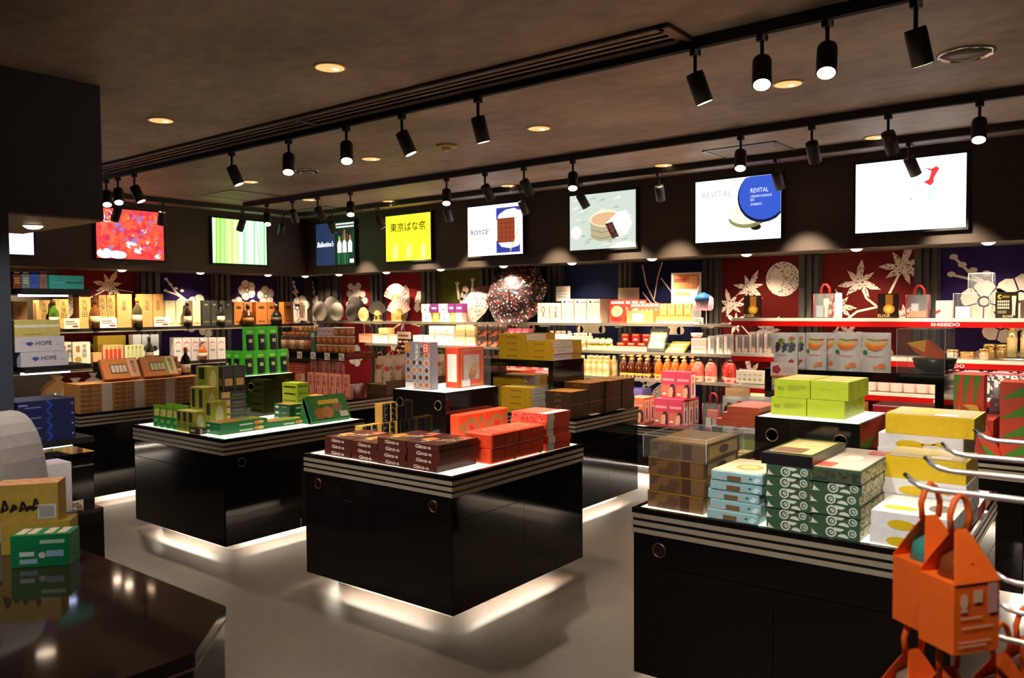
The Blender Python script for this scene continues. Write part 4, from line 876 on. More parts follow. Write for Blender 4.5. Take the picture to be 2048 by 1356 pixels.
for j in range(3): carton('small_gift_box', 'small dark box with a price label behind the gold boxes, %s from the front' % ORD[j], 'box', (-1.72, 3.53 + j * .11, T0), .2, .105, .16, mat((60, 46, 36), .4), multi(patch((206, 170, 110), .1, .1, .9, .8, 'r'), patch((228, 226, 220), .3, .1, .65, .5, 'r'), patch((150, 140, 90), .05, .05, .95, .95, 't')), group='small dark boxes on the right island')
for k in range(2): carton('green_fruit_box', 'olive green box with orange base line under the acrylic case, %s one' % ('lower', 'upper')[k], 'box', (-1.76, 3.9, T0 + k * .1), .23, .3, .098, mat((112, 124, 44), .4), multi(patch((206, 150, 50), 0, 0, 1, .12), word('**', (200, 200, 160), .7, .4, .15)))
case('clear acrylic case over the olive green boxes', (-1.768, 3.88, T0), .25, .34, .26)
for k in range(3): carton('red_brown_box', 'red brown flat carton on the acrylic case, %s from the bottom' % ORD[k], 'box', (-1.75 + .03 * k, 3.9, T0 + .265 + k * .034), .23 - .03 * k, .28, .033, mat((150, 60, 36), .5))
BLU = mat((140, 186, 192), .45)
def a_blu(mb, w, d, h):
    f = front(); p = mat((196, 160, 156), .5)
    for a in (.02, .4): mb.line(f, [(a * w, .95 * h), ((a + .2) * w, .05 * h), ((a + .3) * w, .95 * h)], .004, p)
    mb.rect(f, .33 * w, .15 * h, .6 * w, .6 * h, mat((110, 84, 56), .5), .002); mb.disc(f, .78 * w, .5 * h, .03 * w, mat((60, 84, 100), .5), r2=.12 * h, n=10); mb.pr(f, [(.9 * w, .1 * h), (.98 * w, .5 * h), (.9 * w, .7 * h), (.82 * w, .3 * h)], mat((205, 225, 226), .5), .002)
    r = right(w); mb.line(r, [(.1 * d, .9 * h), (.5 * d, .1 * h), (.9 * d, .9 * h)], .004, p)
    t = top(h); mb.rect(t, .02 * w, .02 * d, .98 * w, .98 * d, mat((224, 206, 170), .5)); mb.disc(t, .55 * w, .4 * d, .25 * w, mat((222, 150, 84), .5), .002, .2 * d); mb.disc(t, .55 * w, .4 * d, .16 * w, mat((232, 190, 130), .5), .003, .13 * d)
for k in range(5): carton('blue_gift_box', 'pale blue wrapped box with brown seal, %s from the bottom' % ORD[k], 'box', (-1.43 + .007 * math.sin(k * 2.2) + .004 * k, 3.095 + .008 * math.sin(k), T0 + k * .0412), .218, .3, .041, BLU, a_blu, group='pale blue wrapped boxes', key=1, bev=.004)
DG, WM = mat((56, 82, 62), .45), mat((205, 212, 200), .5)
def crest(mb, f, x, y, r, ry):
    mb.disc(f, x, y, r, WM, .0012, ry, n=18); mb.disc(f, x, y, r * .7, DG, .0018, ry * .7, n=16); mb.disc(f, x + r * .1, y, r * .42, WM, .0024, ry * .42, n=12); mb.line(f, [(x - r * .2, y - ry * .3), (x + r * .3, y + ry * .3)], ry * .16, DG, .003)
def a_crest(mb, w, d, h):
    f = front(); crest(mb, f, .44 * w, .5 * h, .11 * w, .46 * h); crest(mb, f, .86 * w, .6 * h, .085 * w, .36 * h); mb.disc(f, .68 * w, .1 * h, .11 * w, WM, .0012, .36 * h, n=14, a0=0, a1=math.pi); mb.disc(f, .6 * w, .98 * h, .1 * w, WM, .0012, .34 * h, n=14, a0=math.pi, a1=2 * math.pi)
    mb.pr(f, [(.02 * w, .05 * h), (.05 * w, .55 * h), (.12 * w, .25 * h), (.18 * w, .1 * h)], WM)
    r = right(w); sp = speckle((214, 210, 176), (96, 104, 76), 90, .5, .54); mb.rect(r, .0, .05 * h, d, .95 * h, sp)
def stack(name, lab, n, x, y, w, d, h, m, art, group, key=1, cat='box', z=T0, j=.004):
    for k in range(n): carton(name, '%s, %s from the bottom' % (lab, ORD[k]), cat, (x + j * math.sin(k * 2.6 + x * 9), y + j * math.sin(k * 1.9), z + k * h), w, d, h * .985, m, art, group=group, key=key)
stack('crest_box', 'dark green box with white crests in the left stack', 6, -1.18, 3.095, .172, .3, .0422, DG, a_crest, 'dark green boxes with white crests')
def a_tp(mb, w, d, h):
    t = top(h); mb.rect(t, .08 * w, .1 * d, .92 * w, .9 * d, mat((205, 180, 128), .35)); mb.rect(t, .1 * w, .12 * d, .7 * w, .4 * d, mat((110, 78, 60), .4), .002); mb.rect(t, .3 * w, .6 * d, .8 * w, .8 * d, mat((225, 205, 150), .4), .002)
carton('black_tray_box', 'black edged picture box on the left stack of crest boxes', 'box', (-1.2, 3.1, T0 + 6 * .0422), .2, .42, .045, mat((30, 26, 28), .3), a_tp)
stack('crest_box', 'dark green box with white crests in the right front stack', 5, -1.012, 3.11, .183, .31, .0422, DG, a_crest, 'dark green boxes with white crests')
stack('crest_box', 'dark green box with white crests in the right rear stack', 5, -1.012, 3.43, .183, .31, .0422, DG, a_crest, 'dark green boxes with white crests')
def a_clr(mb, w, d, h):
    t = top(h); mb.rect(t, .03 * w, .02 * d, .97 * w, .98 * d, mat((206, 190, 176), .25)); mb.rect(t, .05 * w, .05 * d, .4 * w, .25 * d, mat((206, 84, 76), .3), .002); mb.rect(t, .6 * w, .74 * d, .95 * w, .95 * d, mat((206, 84, 76), .3), .002); mb.disc(t, .5 * w, .5 * d, .2 * w, mat((226, 214, 196), .3), .002, .14 * d)
    mb.rect(front(), .02 * w, .1 * h, .98 * w, .8 * h, speckle((66, 76, 50), (40, 46, 36), 50, .45, .55)); mb.rect(right(w), 0, .05 * h, d, .9 * h, speckle((214, 210, 176), (96, 104, 76), 90, .5, .54))
carton('clear_lid_box', 'clear lidded box with red corners on the right stack of crest boxes', 'box', (-1.016, 3.105, T0 + 5 * .0422), .19, .5, .052, DG, a_clr)
LEM, WBX = mat((212, 180, 18), .45), mat((226, 224, 226), .45)
def a_lem(mb, w, d, h):
    f = front(); mb.disc(f, .38 * w, .32 * h, .17 * w, LEM, .0012, .3 * h, n=22); mb.pr(f, [(.2 * w, .32 * h), (.25 * w, .22 * h), (.26 * w, .42 * h)], LEM, .0014); mb.line(f, [(.52 * w, .4 * h), (.7 * w, .44 * h), (.82 * w, .3 * h)], .008, LEM); mb.line(f, [(.64 * w, .42 * h), (.74 * w, .62 * h)], .007, LEM)
    t = top(h); mb.disc(t, .3 * w, .3 * d, .22 * w, LEM, .001, .1 * d); mb.disc(t, .75 * w, .5 * d, .14 * w, mat((130, 112, 96), .5), .001, .2 * d)
    r = right(w); mb.rect(r, .03 * d, .05 * h, .97 * d, .9 * h, speckle((232, 230, 226), (205, 185, 110), 26, .56, .6))
stack('lemon_cake_box', 'white box with a yellow lemon in the front tier', 2, -.797, 3.125, .27, .3, .062, WBX, a_lem, 'white lemon boxes', j=.002)
stack('lemon_cake_box', 'white box with a yellow lemon in the middle tier', 3, -.835, 3.45, .3, .28, .062, WBX, a_lem, 'white lemon boxes', j=.002)
stack('lemon_cake_box', 'white box with a yellow lemon in the rear tier', 5, -.93, 3.76, .33, .3, .0638, WBX, a_lem, 'white lemon boxes', j=.002)
def a_yel(mb, w, d, h): mb.rect(top(h), .03 * w, .03 * d, .97 * w, .97 * d, mat((206, 190, 150), .15)); mb.rect(top(h), .55 * w, .1 * d, .8 * w, .3 * d, PAPER, .002); mb.disc(top(h), .4 * w, .5 * d, .2 * w, mat((214, 196, 96), .2), .002)
carton('yellow_cake_box', 'yellow box with clear lid on the middle tier of lemon boxes', 'box', (-.83, 3.46, T0 + .186), .29, .27, .085, LEM, a_yel)
carton('yellow_cake_box', 'yellow box with clear lid on the rear tier of lemon boxes', 'box', (-.9, 3.76, T0 + .319), .34, .3, .085, LEM, a_yel)
LM = mat((146, 164, 30), .45)
def a_lime(mb, w, d, h):
    f = front(); mb.txt(f, .1 * w, .4 * h, .22 * h, '柑太', mat((60, 70, 20), .5), w=.18 * w); m = mat((120, 136, 30), .5)
    for b in (.66, .54, .44): mb.rect(f, .38 * w, b * h, (.9 - .2 * (b < .5)) * w, (b + .05) * h, m)
    t = top(h); mb.rect(t, .05 * w, .12 * d, .95 * w, .9 * d, mat((206, 170, 100), .5)); mb.disc(t, .5 * w, .06 * d, .1 * w, mat((225, 215, 190), .5), .002, .08 * d)
    for a in (.5,): mb.disc(right(w), a * d, .55 * h, .08 * d, mat((110, 124, 30), .5), r2=.08 * h, n=8)
def a_lime2(mb, w, d, h):
    f = front(); m = mat((150, 166, 36), .5); mb.line(f, [(.05 * w, .85 * h), (.3 * w, .6 * h), (.7 * w, .6 * h), (.95 * w, .85 * h)], .004, m); mb.rect(top(h), .05 * w, .12 * d, .95 * w, .9 * d, mat((206, 170, 100), .5)); mb.disc(top(h), .5 * w, .06 * d, .1 * w, mat((225, 215, 190), .5), .002, .08 * d)
    mb.disc(right(w), .5 * d, .55 * h, .08 * d, mat((110, 124, 30), .5), r2=.08 * h, n=8)
for r_, x0 in ((0, -1.472), (1, -1.455)):
    for c in range(2):
        for q in range(3): carton('lime_carton', 'lime green sweet carton, %s layer, %s column, %s' % (('lower', 'upper')[r_], ('left', 'right')[c], ('front', 'second', 'rear')[q]), 'carton', (x0 + c * .178, 3.925 + q * .115, 1.15 + r_ * .0885), .174, .112, .087, LM, (a_lime, a_lime2)[c], group='lime green cartons on the display box', key=10 + c)
# ================================================================== BACK WALL, TOP GLASS SHELF
CR = mat((236, 222, 196), .5); G1 = 'goods on the top glass shelf'
def cushion(label, px, py, pr, c, belly=None, Y=7.5):
    q = ony(px, py, Y); r = pr / FPX * math.hypot(q[0], q[1]) * .9
    zc = S1 + r * 1.01
    mb = MB().lathe([(.003, -r), (r * .55, -r * .92), (r * .92, -r * .45), (r, 0), (r * .86, r * .5), (r * .5, r * .9), (.003, r)], mat(c, .9), 16)
    o = tag(obj('round_cushion', mb, None, (q[0], Y, zc)), label, 'cushion', 'plain stuffed cushions'); o.scale = (1, .55, 1)
    ring = MB().tube([(r * 1.005 * math.cos(t * .4488), 0, r * 1.005 * math.sin(t * .4488)) for t in range(14)], .006, mat(tuple(v * .8 for v in c), .9), 6, True); obj('piping', ring, o)
    return o
GY, DK = (132, 120, 104), (66, 54, 46)
cushion('plain pale grey stuffed cushion, first from the left on the top glass shelf', 640, 622, 21, GY)
cushion('plain pale grey stuffed cushion, second from the left on the top glass shelf', 674, 622, 20, GY)
cushion('large plain grey stuffed cushion standing behind the pale ones', 664, 604, 26, (110, 100, 86), Y=7.7)
cushion('plain dark brown stuffed cushion with pale ones at its left', 704, 624, 19, DK)
cushion('large plain dark brown cushion standing behind the others', 711, 604, 26, (46, 38, 34), Y=7.7)
cushion('plain cream stuffed cushion at the right end of the cushions', 727, 627, 15, (206, 170, 110), Y=7.46)
mb = MB(); rd = random.Random(4); f = front(); mb.box(0, 0, 0, .24, .03, .3, CR)
for j in range(9): mb.rect(f, rd.uniform(.01, .15), rd.uniform(.02, .24), rd.uniform(.17, .23), rd.uniform(.05, .28), mat(rd.choice([(200, 130, 80), (235, 215, 190), (150, 120, 100), (245, 235, 220)]), .5), .001 + j * .0004)
q = ony(592, 640, 7.6); tag(obj('postcard_display', mb, None, (q[0], 7.6, S1)), 'white postcard display at the corner end of the top shelf', 'display')
def fan(label, px, py, r, c, c2, Y=7.5, a0=.35, a1=2.79):
    q = ony(px, py, Y); e = tag(emp('folding_fan', (q[0], Y, S1)), label, 'fan', 'folding fans on the top shelf'); z = max(.07, q[2] - S1)
    m = MB(); n = 22; V = []; F = []
    for k in range(n + 1):
        t = a0 + (a1 - a0) * k / n; o = .006 * (k % 2)
        V += [(r * .42 * math.cos(t), o, z + r * .42 * math.sin(t)), (r * .75 * math.cos(t), o, z + r * .75 * math.sin(t)), (r * math.cos(t), o, z + r * math.sin(t))]
    for k in range(n): F += [(3 * k, 3 * k + 3, 3 * k + 4, 3 * k + 1)]
    G = [(3 * k + 1, 3 * k + 4, 3 * k + 5, 3 * k + 2) for k in range(n)]
    m.add(V, F, mat(c2, .6)); m.add(V, G, mat(c, .6)); obj('leaf', m, e)
    m = MB()
    for k in range(0, n + 1, 2):
        t = a0 + (a1 - a0) * k / n; m.tube([(0, .008, z), (r * .45 * math.cos(t), .008, z + r * .45 * math.sin(t))], .004, mat((214, 170, 96), .5), 4)
    obj('ribs', m, e)
    m = MB().box(-.07, -.01, 0, .07, .05, .02, mat((196, 150, 80), .5)).box(-.008, .012, .02, .008, .022, z, mat((196, 150, 80), .5)).box(-.05, -.008, .02, -.04, 0, .07, mat((196, 150, 80), .5)).box(.04, -.008, .02, .05, 0, .07, mat((196, 150, 80), .5)); obj('stand', m, e)
fan('black folding fan with gold mark on a wooden stand', 754, 634, .21, (40, 32, 28), (52, 42, 36), 7.58)
fan('pink folding fan standing higher on a gold stand', 791, 604, .25, (222, 120, 116), (230, 150, 136), 7.6)
fan('pale pink folding fan in front on a wooden stand', 797, 634, .24, (226, 160, 146), (234, 184, 166))
mb = MB().box(0, 0, 0, .16, .1, .19, mat((170, 130, 60), .5)); q = ony(774, 640, 7.6); tag(obj('fan_plinth', mb, None, (q[0], 7.68, S1)), 'plain gold block under the higher pink fan', 'block')
WB_, PU = mat((230, 210, 200), .5), mat((116, 40, 110), .5)
def a_cat(mb, w, d, h): mb.rect(front(), .1 * w, .12 * h, .9 * w, .9 * h, mat((240, 226, 216), .5)); mb.disc(front(), .5 * w, .35 * h, .12 * w, mat((150, 60, 130), .5), .002, .08 * h, n=10)
for j, (a, b, p, z, m) in enumerate([(844, 862, 618, 0, WB_), (866, 878, 618, 0, mat((226, 176, 60), .5)), (880, 899, 618, 0, WB_), (842, 858, 595, .115, WB_), (860, 876, 595, .115, PU), (877, 895, 595, .115, WB_), (896, 909, 595, .115, PU), (910, 926, 595, .115, PU), (911, 922, 617, 0, WB_), (901, 910, 622, 0, mat((226, 176, 60), .5))]):
    bk('candy_box', '%s small %s box from the left in the %s layer beside the umbrellas' % (ORD[j], 'purple' if m == PU else 'white' if m == WB_ else 'yellow', 'lower' if z == 0 else 'upper'), 'box', a, b, p, S1 + z, m, a_cat if m == WB_ else patch((226, 205, 226), .2, .4, .8, .62), d=.11, h=.113, group='white and purple candy boxes')
# umbrellas
def umat(base, cols, scale):
    m = mat(base, .6, scale=scale + .003).copy(); nt = m.node_tree; b = nt.nodes['Principled BSDF']
    vo = nt.nodes.new('ShaderNodeTexVoronoi'); vo.inputs['Scale'].default_value = scale; tc = nt.nodes.new('ShaderNodeTexCoord'); nt.links.new(tc.outputs['Object'], vo.inputs['Vector'])
    r1 = nt.nodes.new('ShaderNodeValToRGB'); r1.color_ramp.interpolation = 'CONSTANT'; E = r1.color_ramp.elements; E[0].color = (*lin(cols[0]), 1); E[1].position = 1 / len(cols); E[1].color = (*lin(cols[1]), 1)
    for j, c in enumerate(cols[2:]): e = E.new((j + 2) / len(cols)); e.color = (*lin(c), 1)
    sp = nt.nodes.new('ShaderNodeSeparateColor'); nt.links.new(vo.outputs['Color'], sp.inputs[0]); nt.links.new(sp.outputs[0], r1.inputs[0])
    th = nt.nodes.new('ShaderNodeMath'); th.operation = 'LESS_THAN'; th.inputs[1].default_value = .42; nt.links.new(vo.outputs['Distance'], th.inputs[0])
    mx = nt.nodes.new('ShaderNodeMix'); mx.data_type = 'RGBA'; mx.inputs[6].default_value = (*lin(base), 1); nt.links.new(th.outputs[0], mx.inputs[0]); nt.links.new(r1.outputs[0], mx.inputs[7]); nt.links.new(mx.outputs[2], b.inputs['Base Color'])
    return m
def umbrella(label, c, R, ax, m, Y=7.5, dep=.42):
    q = ony(c[0], c[1], Y); e = tag(emp('umbrella', q), label, 'umbrella', 'open umbrellas on the top shelf'); ax = Vector(ax).normalized(); e1 = ax.orthogonal().normalized(); e2 = ax.cross(e1)
    mb = MB(); V = [ax * dep * R]; F = []; n = 8; st = 5
    for s_ in range(1, st + 1):
        t = s_ / st
        for k in range(n * 2):
            a = math.pi * k / n + .2; rr = R * math.sin(t * 1.25) / math.sin(1.25) * (1 if k % 2 == 0 else .93); V.append(e1 * rr * math.cos(a) + e2 * rr * math.sin(a) + ax * dep * R * (math.cos(t * 1.5)) * (1 if k % 2 == 0 else .97))
    for k in range(2 * n): F.append((0, 1 + k, 1 + (k + 1) % (2 * n)))
    for s_ in range(st - 1):
        for k in range(2 * n): a = 1 + s_ * 2 * n; F.append((a + k, a + 2 * n + k, a + 2 * n + (k + 1) % (2 * n), a + (k + 1) % (2 * n)))
    mb.add(V, F, m); obj('canopy', mb, e)
    obj('ferrule', MB().tube([ax * dep * R * .98, ax * (dep * R + .05)], .006, CHROME, 6), e); obj('shaft', MB().tube([ax * dep * R * .95, -ax * R * .35], .006, CHROME, 6), e)
umbrella('large black umbrella printed with red and white flowers, open on the top shelf', (1033, 588), .42, (.15, -1, .3), umat((36, 28, 30), [(176, 50, 54), (230, 214, 200), (190, 70, 70), (214, 196, 180), (60, 60, 60), (150, 40, 44)], 34), 7.6)
umbrella('pale pink open umbrella with dark specks left of the flowered one', (962, 610), .29, (-.35, -.8, .5), umat((224, 170, 160), [(224, 170, 160), (224, 170, 160), (90, 70, 70), (224, 170, 160)], 40), 7.72, .7)
def a_q(mb, w, d, h): k = mat((70, 60, 56), .5); f = front(); mb.disc(f, .5 * w, .65 * h, .15 * w, k, r2=.17 * h); mb.disc(f, .5 * w, .65 * h, .1 * w, CR, .002, .13 * h); mb.line(f, [(.5 * w, .46 * h), (.4 * w, .24 * h)], .008, k); mb.line(f, [(.5 * w, .46 * h), (.6 * w, .24 * h)], .008, k)
for j, (a, b) in enumerate([(1075, 1098), (1100, 1122)]): bk('white_gift_box', 'small cream box with a looped dark mark, %s one' % ('left', 'right')[j], 'box', a, b, 606, S1, CR, a_q, d=.1)
for j, (a, b) in enumerate([(1123, 1147), (1149, 1173), (1174, 1200)]): bk('tall_white_box', '%s tall cream box from the left on the top glass shelf' % ORD[j], 'box', a, b, 598, S1, CR, multi(oval((60, 70, 110), .25, .88, .1, .05), bar((130, 130, 150), 1, .5, .98, .84, .95), lambda mb, w, d, h: mb.line(front(), [(.5 * w, .2 * h), (.5 * w, .75 * h)], .003, mat((170, 160, 150), .5))), d=.2, group='tall cream boxes')
def card(label, p0, p1, pt, pb, Y, c, art=None, name='standing_card', pole=True, zb=S1):
    a, b = ony(p0, pt, Y), ony(p1, pb, Y); mb = MB().box(0, 0, b[2], b[0] - a[0], .006, a[2], mat(c, .5)); fr = Fr((0, 0, b[2]), (1, 0, 0), (0, 0, 1))
    if art: art(mb, fr, b[0] - a[0], a[2] - b[2])
    else:
        for j in range(3): mb.rect(fr, .15 * (b[0] - a[0]), (.25 + .2 * j) * (a[2] - b[2]), .8 * (b[0] - a[0]), (.3 + .2 * j) * (a[2] - b[2]), mat(tuple(int(v * .7) for v in c), .5))
    e = tag(emp(name, (a[0], Y, 0)), label, 'sign'); obj('card', mb, e)
    w = b[0] - a[0]
    if pole: obj('post', MB().box(w / 2 - .004, .007, zb, w / 2 + .004, .014, b[2] + .02, CHROME), e); obj('foot', MB().box(w / 2 - .03, -.02, zb, w / 2 + .03, .05, zb + .006, CHROME), e)
    return e
card('plain white card on a post behind the tall cream boxes', 1112, 1140, 573, 602, 7.7, (226, 214, 206))
card('cream header card above the red snack bags', 1236, 1278, 576, 598, 7.82, (206, 180, 150))
def a_rb(mb, s, w, h): mb.disc(s, .5 * w, .5 * h, .36 * w, mat((236, 180, 140), .4), .001, .24 * h); mb.rect(s, .1 * w, .82 * h, .9 * w, .92 * h, mat((240, 230, 220), .5)); mb.rect(s, .15 * w, .1 * h, .85 * w, .22 * h, mat((170, 30, 24), .5))
rb = pouch_mesh(.2, .25, .07, mat((214, 60, 44), .3), a_rb, name='snack_bag')
for j, (px, Y) in enumerate([(1216, 7.42), (1228, 7.51), (1244, 7.6), (1258, 7.69)]): tag(obj('snack_bag', rb, None, (ony(px, 620, Y)[0], Y, S1)), 'red snack bag with a pale round window, %s from the front' % ORD[j], 'bag', 'red snack bags on the top shelf')
sb = pouch_mesh(.13, .2, .03, mat((226, 90, 66), .35), a_rb, name='sachet')
a, b = ony(1255, 620, 7.46)[0], ony(1308, 620, 7.46)[0]
tag(obj('sachet_carton', MB().box(0, 0, 0, b - a, .01, .13, mat((206, 140, 80), .6)).box(0, .01, 0, .008, .2, .13, mat((206, 140, 80), .6)).box(b - a - .008, .01, 0, b - a, .2, .13, mat((206, 140, 80), .6)).box(.008, .19, 0, b - a - .008, .2, .16, mat((206, 140, 80), .6)).rect(Fr((0, 0, 0), (1, 0, 0), (0, 0, 1)), .07, .02, .2, .1, PAPER), None, (a, 7.44, S1)), 'open tan carton holding red sachets', 'carton')
for j in range(5): tag(obj('sachet', sb, None, (a + .015 + j * (b - a - .15) / 4, 7.48 + .024 * j, S1 + .01)), '%s red sachet from the left in the tan carton' % ORD[j], 'sachet', 'red sachets in the tan carton')
# orange display stand
a, b = ony(1312, 620, 7.44)[0], ony(1384, 620, 7.44)[0]; w = b - a; OR = mat((226, 140, 80), .5)
e = tag(emp('display_stand', (a, 7.44, S1)), 'orange and white counter display stand with a tall back card', 'display'); 
obj('tray', MB().box(0, 0, 0, w, .22, .02, WHITE).box(0, 0, .02, w, .008, .07, OR), e)
mb = MB().box(.18 * w, .2, .02, w, .212, .52, WHITE); f = Fr((0, .2, .02), (1, 0, 0), (0, 0, 1)); mb.rect(f, .22 * w, .33, .96 * w, .48, OR); mb.rect(f, .26 * w, .4, .6 * w, .44, mat((150, 60, 40), .5), .002); mb.rect(f, .68 * w, .36, .9 * w, .46, mat((236, 196, 160), .5), .002); mb.rect(f, .26 * w, .26, .7 * w, .3, OR); obj('back_card', mb, e)
obj('side_card', MB().add([(w - .006, .01, .02), (w - .006, .2, .02), (w - .006, .2, .45), (w - .006, .01, .12), (w, .01, .02), (w, .2, .02), (w, .2, .45), (w, .01, .12)], [(0, 3, 2, 1), (4, 5, 6, 7), (0, 4, 7, 3), (3, 7, 6, 2)], WHITE), e)
for j in range(4): carton('face_mask_box', '%s small orange box from the left in the display stand' % ORD[j], 'box', (a + .03 + j * .09, 7.47, S1 + .022), .075, .08, .18, mat((224, 170, 90), .45), multi(oval((110, 110, 140), .5, .8, .18, .1), patch((196, 120, 60), .15, .1, .85, .4)), group='small orange boxes in the display stand')
q = ony(1407, 606, 7.46); e = tag(emp('paper_ornament', (q[0], 7.46, S1)), 'round pink and blue paper ornament on a thin stick', 'ornament')
m = MB()
for k in range(7): m.lathe([(.004, -.075), (.03, -.06), (.036, 0), (.03, .05), (.004, .07)], mat((226, 150, 166) if k % 2 else (236, 180, 186), .7), 8, (-.075 + .025 * k, .012 * ((k % 2) - .5), q[2] - S1))
obj('paper_ball', m, e); obj('blue_top', MB().lathe([(.09, .035), (.07, .075), (.02, .1), (.003, .105)], mat((50, 120, 190), .6), 14, (0, 0, q[2] - S1)), e); obj('stick', MB().tube([(.03, 0, 0), (.03, 0, q[2] - S1)], .003, WHITE, 5), e)
price('price card beside the paper ornament', (ony(1389, 640, 7.39)[0], 7.375, S1 - .01), .1, .07)

# ================================================================== BACK WALL, RED TOP SHELF
R1, YR = 1.577, 7.33
def a_gold2(mb, w, d, h): f = front(); mb.disc(f, .55 * w, .36 * h, .28 * w, mat((200, 140, 40), .3), r2=.2 * h); mb.disc(f, .55 * w, .36 * h, .16 * w, mat((240, 200, 90), .3), .002, .12 * h); mb.rect(f, .38 * w, .55 * h, .74 * w, .95 * h, mat((150, 96, 40), .3)); mb.txt(f, .02 * w, .03 * h, .12 * h, 'ELIXIR', mat((220, 190, 120), .4), .003, w=.6 * w)
for j, (a, b, p) in enumerate([(1487, 1522, 591), (1755, 1797, 587)]): bk('poster_stand', 'black acrylic stand showing a golden bottle, %s of the two on the red shelf' % ('left', 'right')[j], 'poster', a, b, p, R1, mat((38, 26, 18), .15), a_gold2, YR + .1, .02)
def clearbag(label, p0, p1, pt, pb, zb, Y, filler=None):
    a, b = ony(p0, pb, Y), ony(p1, pb, Y); w = b[0] - a[0]; h = ony(p0, pt + (pb - pt) * .28, Y)[2] - zb
    e = tag(emp('clear_bag', (a[0], Y, zb)), label, 'bag', 'clear bags with red handles'); RDM = mat((170, 24, 26), .4)
    m = MB().box(0, 0, 0, w, .003, h, FILM).box(0, .1, 0, w, .103, h, FILM).box(0, .003, 0, .003, .1, h, FILM).box(w - .003, .003, 0, w, .1, h, FILM); obj('film', m, e)
    m = MB()
    for x in (0, w): m.tube([(x, 0, 0), (x, 0, h)], .005, RDM, 6)
    obj('red_edge', m, e)
    H = h * .38; obj('handle', MB().tube([(.3 * w, .05, h * .98), (.33 * w, .05, h + H * .6), (.45 * w, .05, h + H), (.6 * w, .05, h + H), (.75 * w, .05, h + H * .6), (.78 * w, .05, h * .98)], .011, RDM, 8), e)
    c = MB()
    if filler == 0: c.box(.1 * w, .02, .005, .55 * w, .08, .5 * h, mat((150, 160, 170), .3)).box(.5 * w, .02, .005, .72 * w, .06, .8 * h, mat((230, 190, 170), .5))
    elif filler == 1: c.box(.1 * w, .03, .005, .85 * w, .08, .3 * h, mat((226, 130, 90), .4)).box(.2 * w, .03, .3 * h, .5 * w, .08, .62 * h, mat((206, 206, 206), .4))
    else: c.box(.2 * w, .03, .45 * h, .85 * w, .08, .75 * h, mat((216, 110, 90), .4)).box(.1 * w, .03, .005, .9 * w, .08, .1 * h, mat((200, 60, 60), .4)).box(.12 * w, .03, .1 * h, .42 * w, .08, .45 * h, mat((215, 205, 200), .4)).box(.5 * w, .03, .1 * h, .9 * w, .08, .45 * h, mat((196, 170, 160), .4))
    obj('contents', c, e)
clearbag('clear bag with red handle at left on the red shelf', 1627, 1664, 567, 640, R1, YR + .08, 0)
clearbag('clear bag with red handle at right on the red shelf', 1812, 1856, 570, 640, R1, YR + .08, 1)
q = ony(1677, 640, YR + .1); tag(obj('white_tube', MB().lathe([(.03, 0), (.03, .01), (.032, .17), (.028, .175), (.028, .215), (.02, .22)], CR, 14, (0, 0, 0)), None, (q[0], YR + .1, R1)), 'white cosmetic tube standing on the red shelf', 'tube')
bk('cosmetic_box', 'white cosmetic box with a red corner on the red shelf', 'box', 1871, 1904, 601, R1, mat((228, 196, 176), .5), lambda mb, w, d, h: (mb.pr(front(), [(0, .2 * h), (.3 * w, .35 * h), (.3 * w, .5 * h), (0, .4 * h)], mat((200, 50, 40), .5)), mb.rect(front(), .35 * w, .5 * h, .7 * w, .75 * h, mat((206, 180, 166), .5))), YR + .08, .09)
a, b = ony(1906, 640, YR + .06)[0], ony(1978, 640, YR + .06)[0]; case('large clear acrylic riser on the red shelf', (a, YR + .06, R1), b - a, .2, .2)
bk('white_block', 'plain white box inside the acrylic riser', 'box', 1910, 1940, 613, R1, mat((226, 206, 206), .5), None, YR + .1, .09)
case('small clear acrylic cube on top of the riser', (ony(1936, 600, YR + .08)[0], YR + .08, R1 + .206), .17, .14, .155)
def a_poster(mb, w, d, h):
    f = front(); mb.disc(f, .2 * w, .82 * h, .1 * w, mat((170, 150, 40), .4), r2=.09 * h); mb.rect(f, .2 * w, .78 * h, .62 * w, .86 * h, mat((120, 106, 36), .4)); mb.pr(f, [(.76 * w, .1 * h), (.86 * w, .1 * h), (.92 * w, .85 * h), (.72 * w, .85 * h)], mat((220, 205, 180), .4)); mb.rect(f, .74 * w, .1 * h, .88 * w, .28 * h, mat((190, 180, 160), .4), .002)
    t = ['晶透煥顔', '高機能美容液', '誕生煥新']
    for j, b in enumerate((.6, .48, .36)):
        for k in range(6): mb.rect(f, (.1 + k * .09) * w, b * h, (.165 + k * .09) * w, (b + .08) * h, mat((216, 206, 180), .5))
    for b in (.25, .19): mb.rect(f, .1 * w, b * h, .5 * w, (b + .03) * h, mat((150, 140, 120), .5))
    mb.txt(f, .35 * w, .03 * h, .08 * h, 'ELIXIR', mat((220, 200, 160), .4), .003, w=.45 * w)
bk('poster_stand', 'black acrylic stand with a tube picture and rows of pale characters', 'poster', 1990, 2037, 584, R1, mat((40, 34, 26), .15), a_poster, YR + .06, .02)
bk('perfume_box', 'grey box at the far right end of the red shelf', 'box', 2040, 2058, 600, R1, mat((120, 100, 90), .4), None, YR + .1, .06)

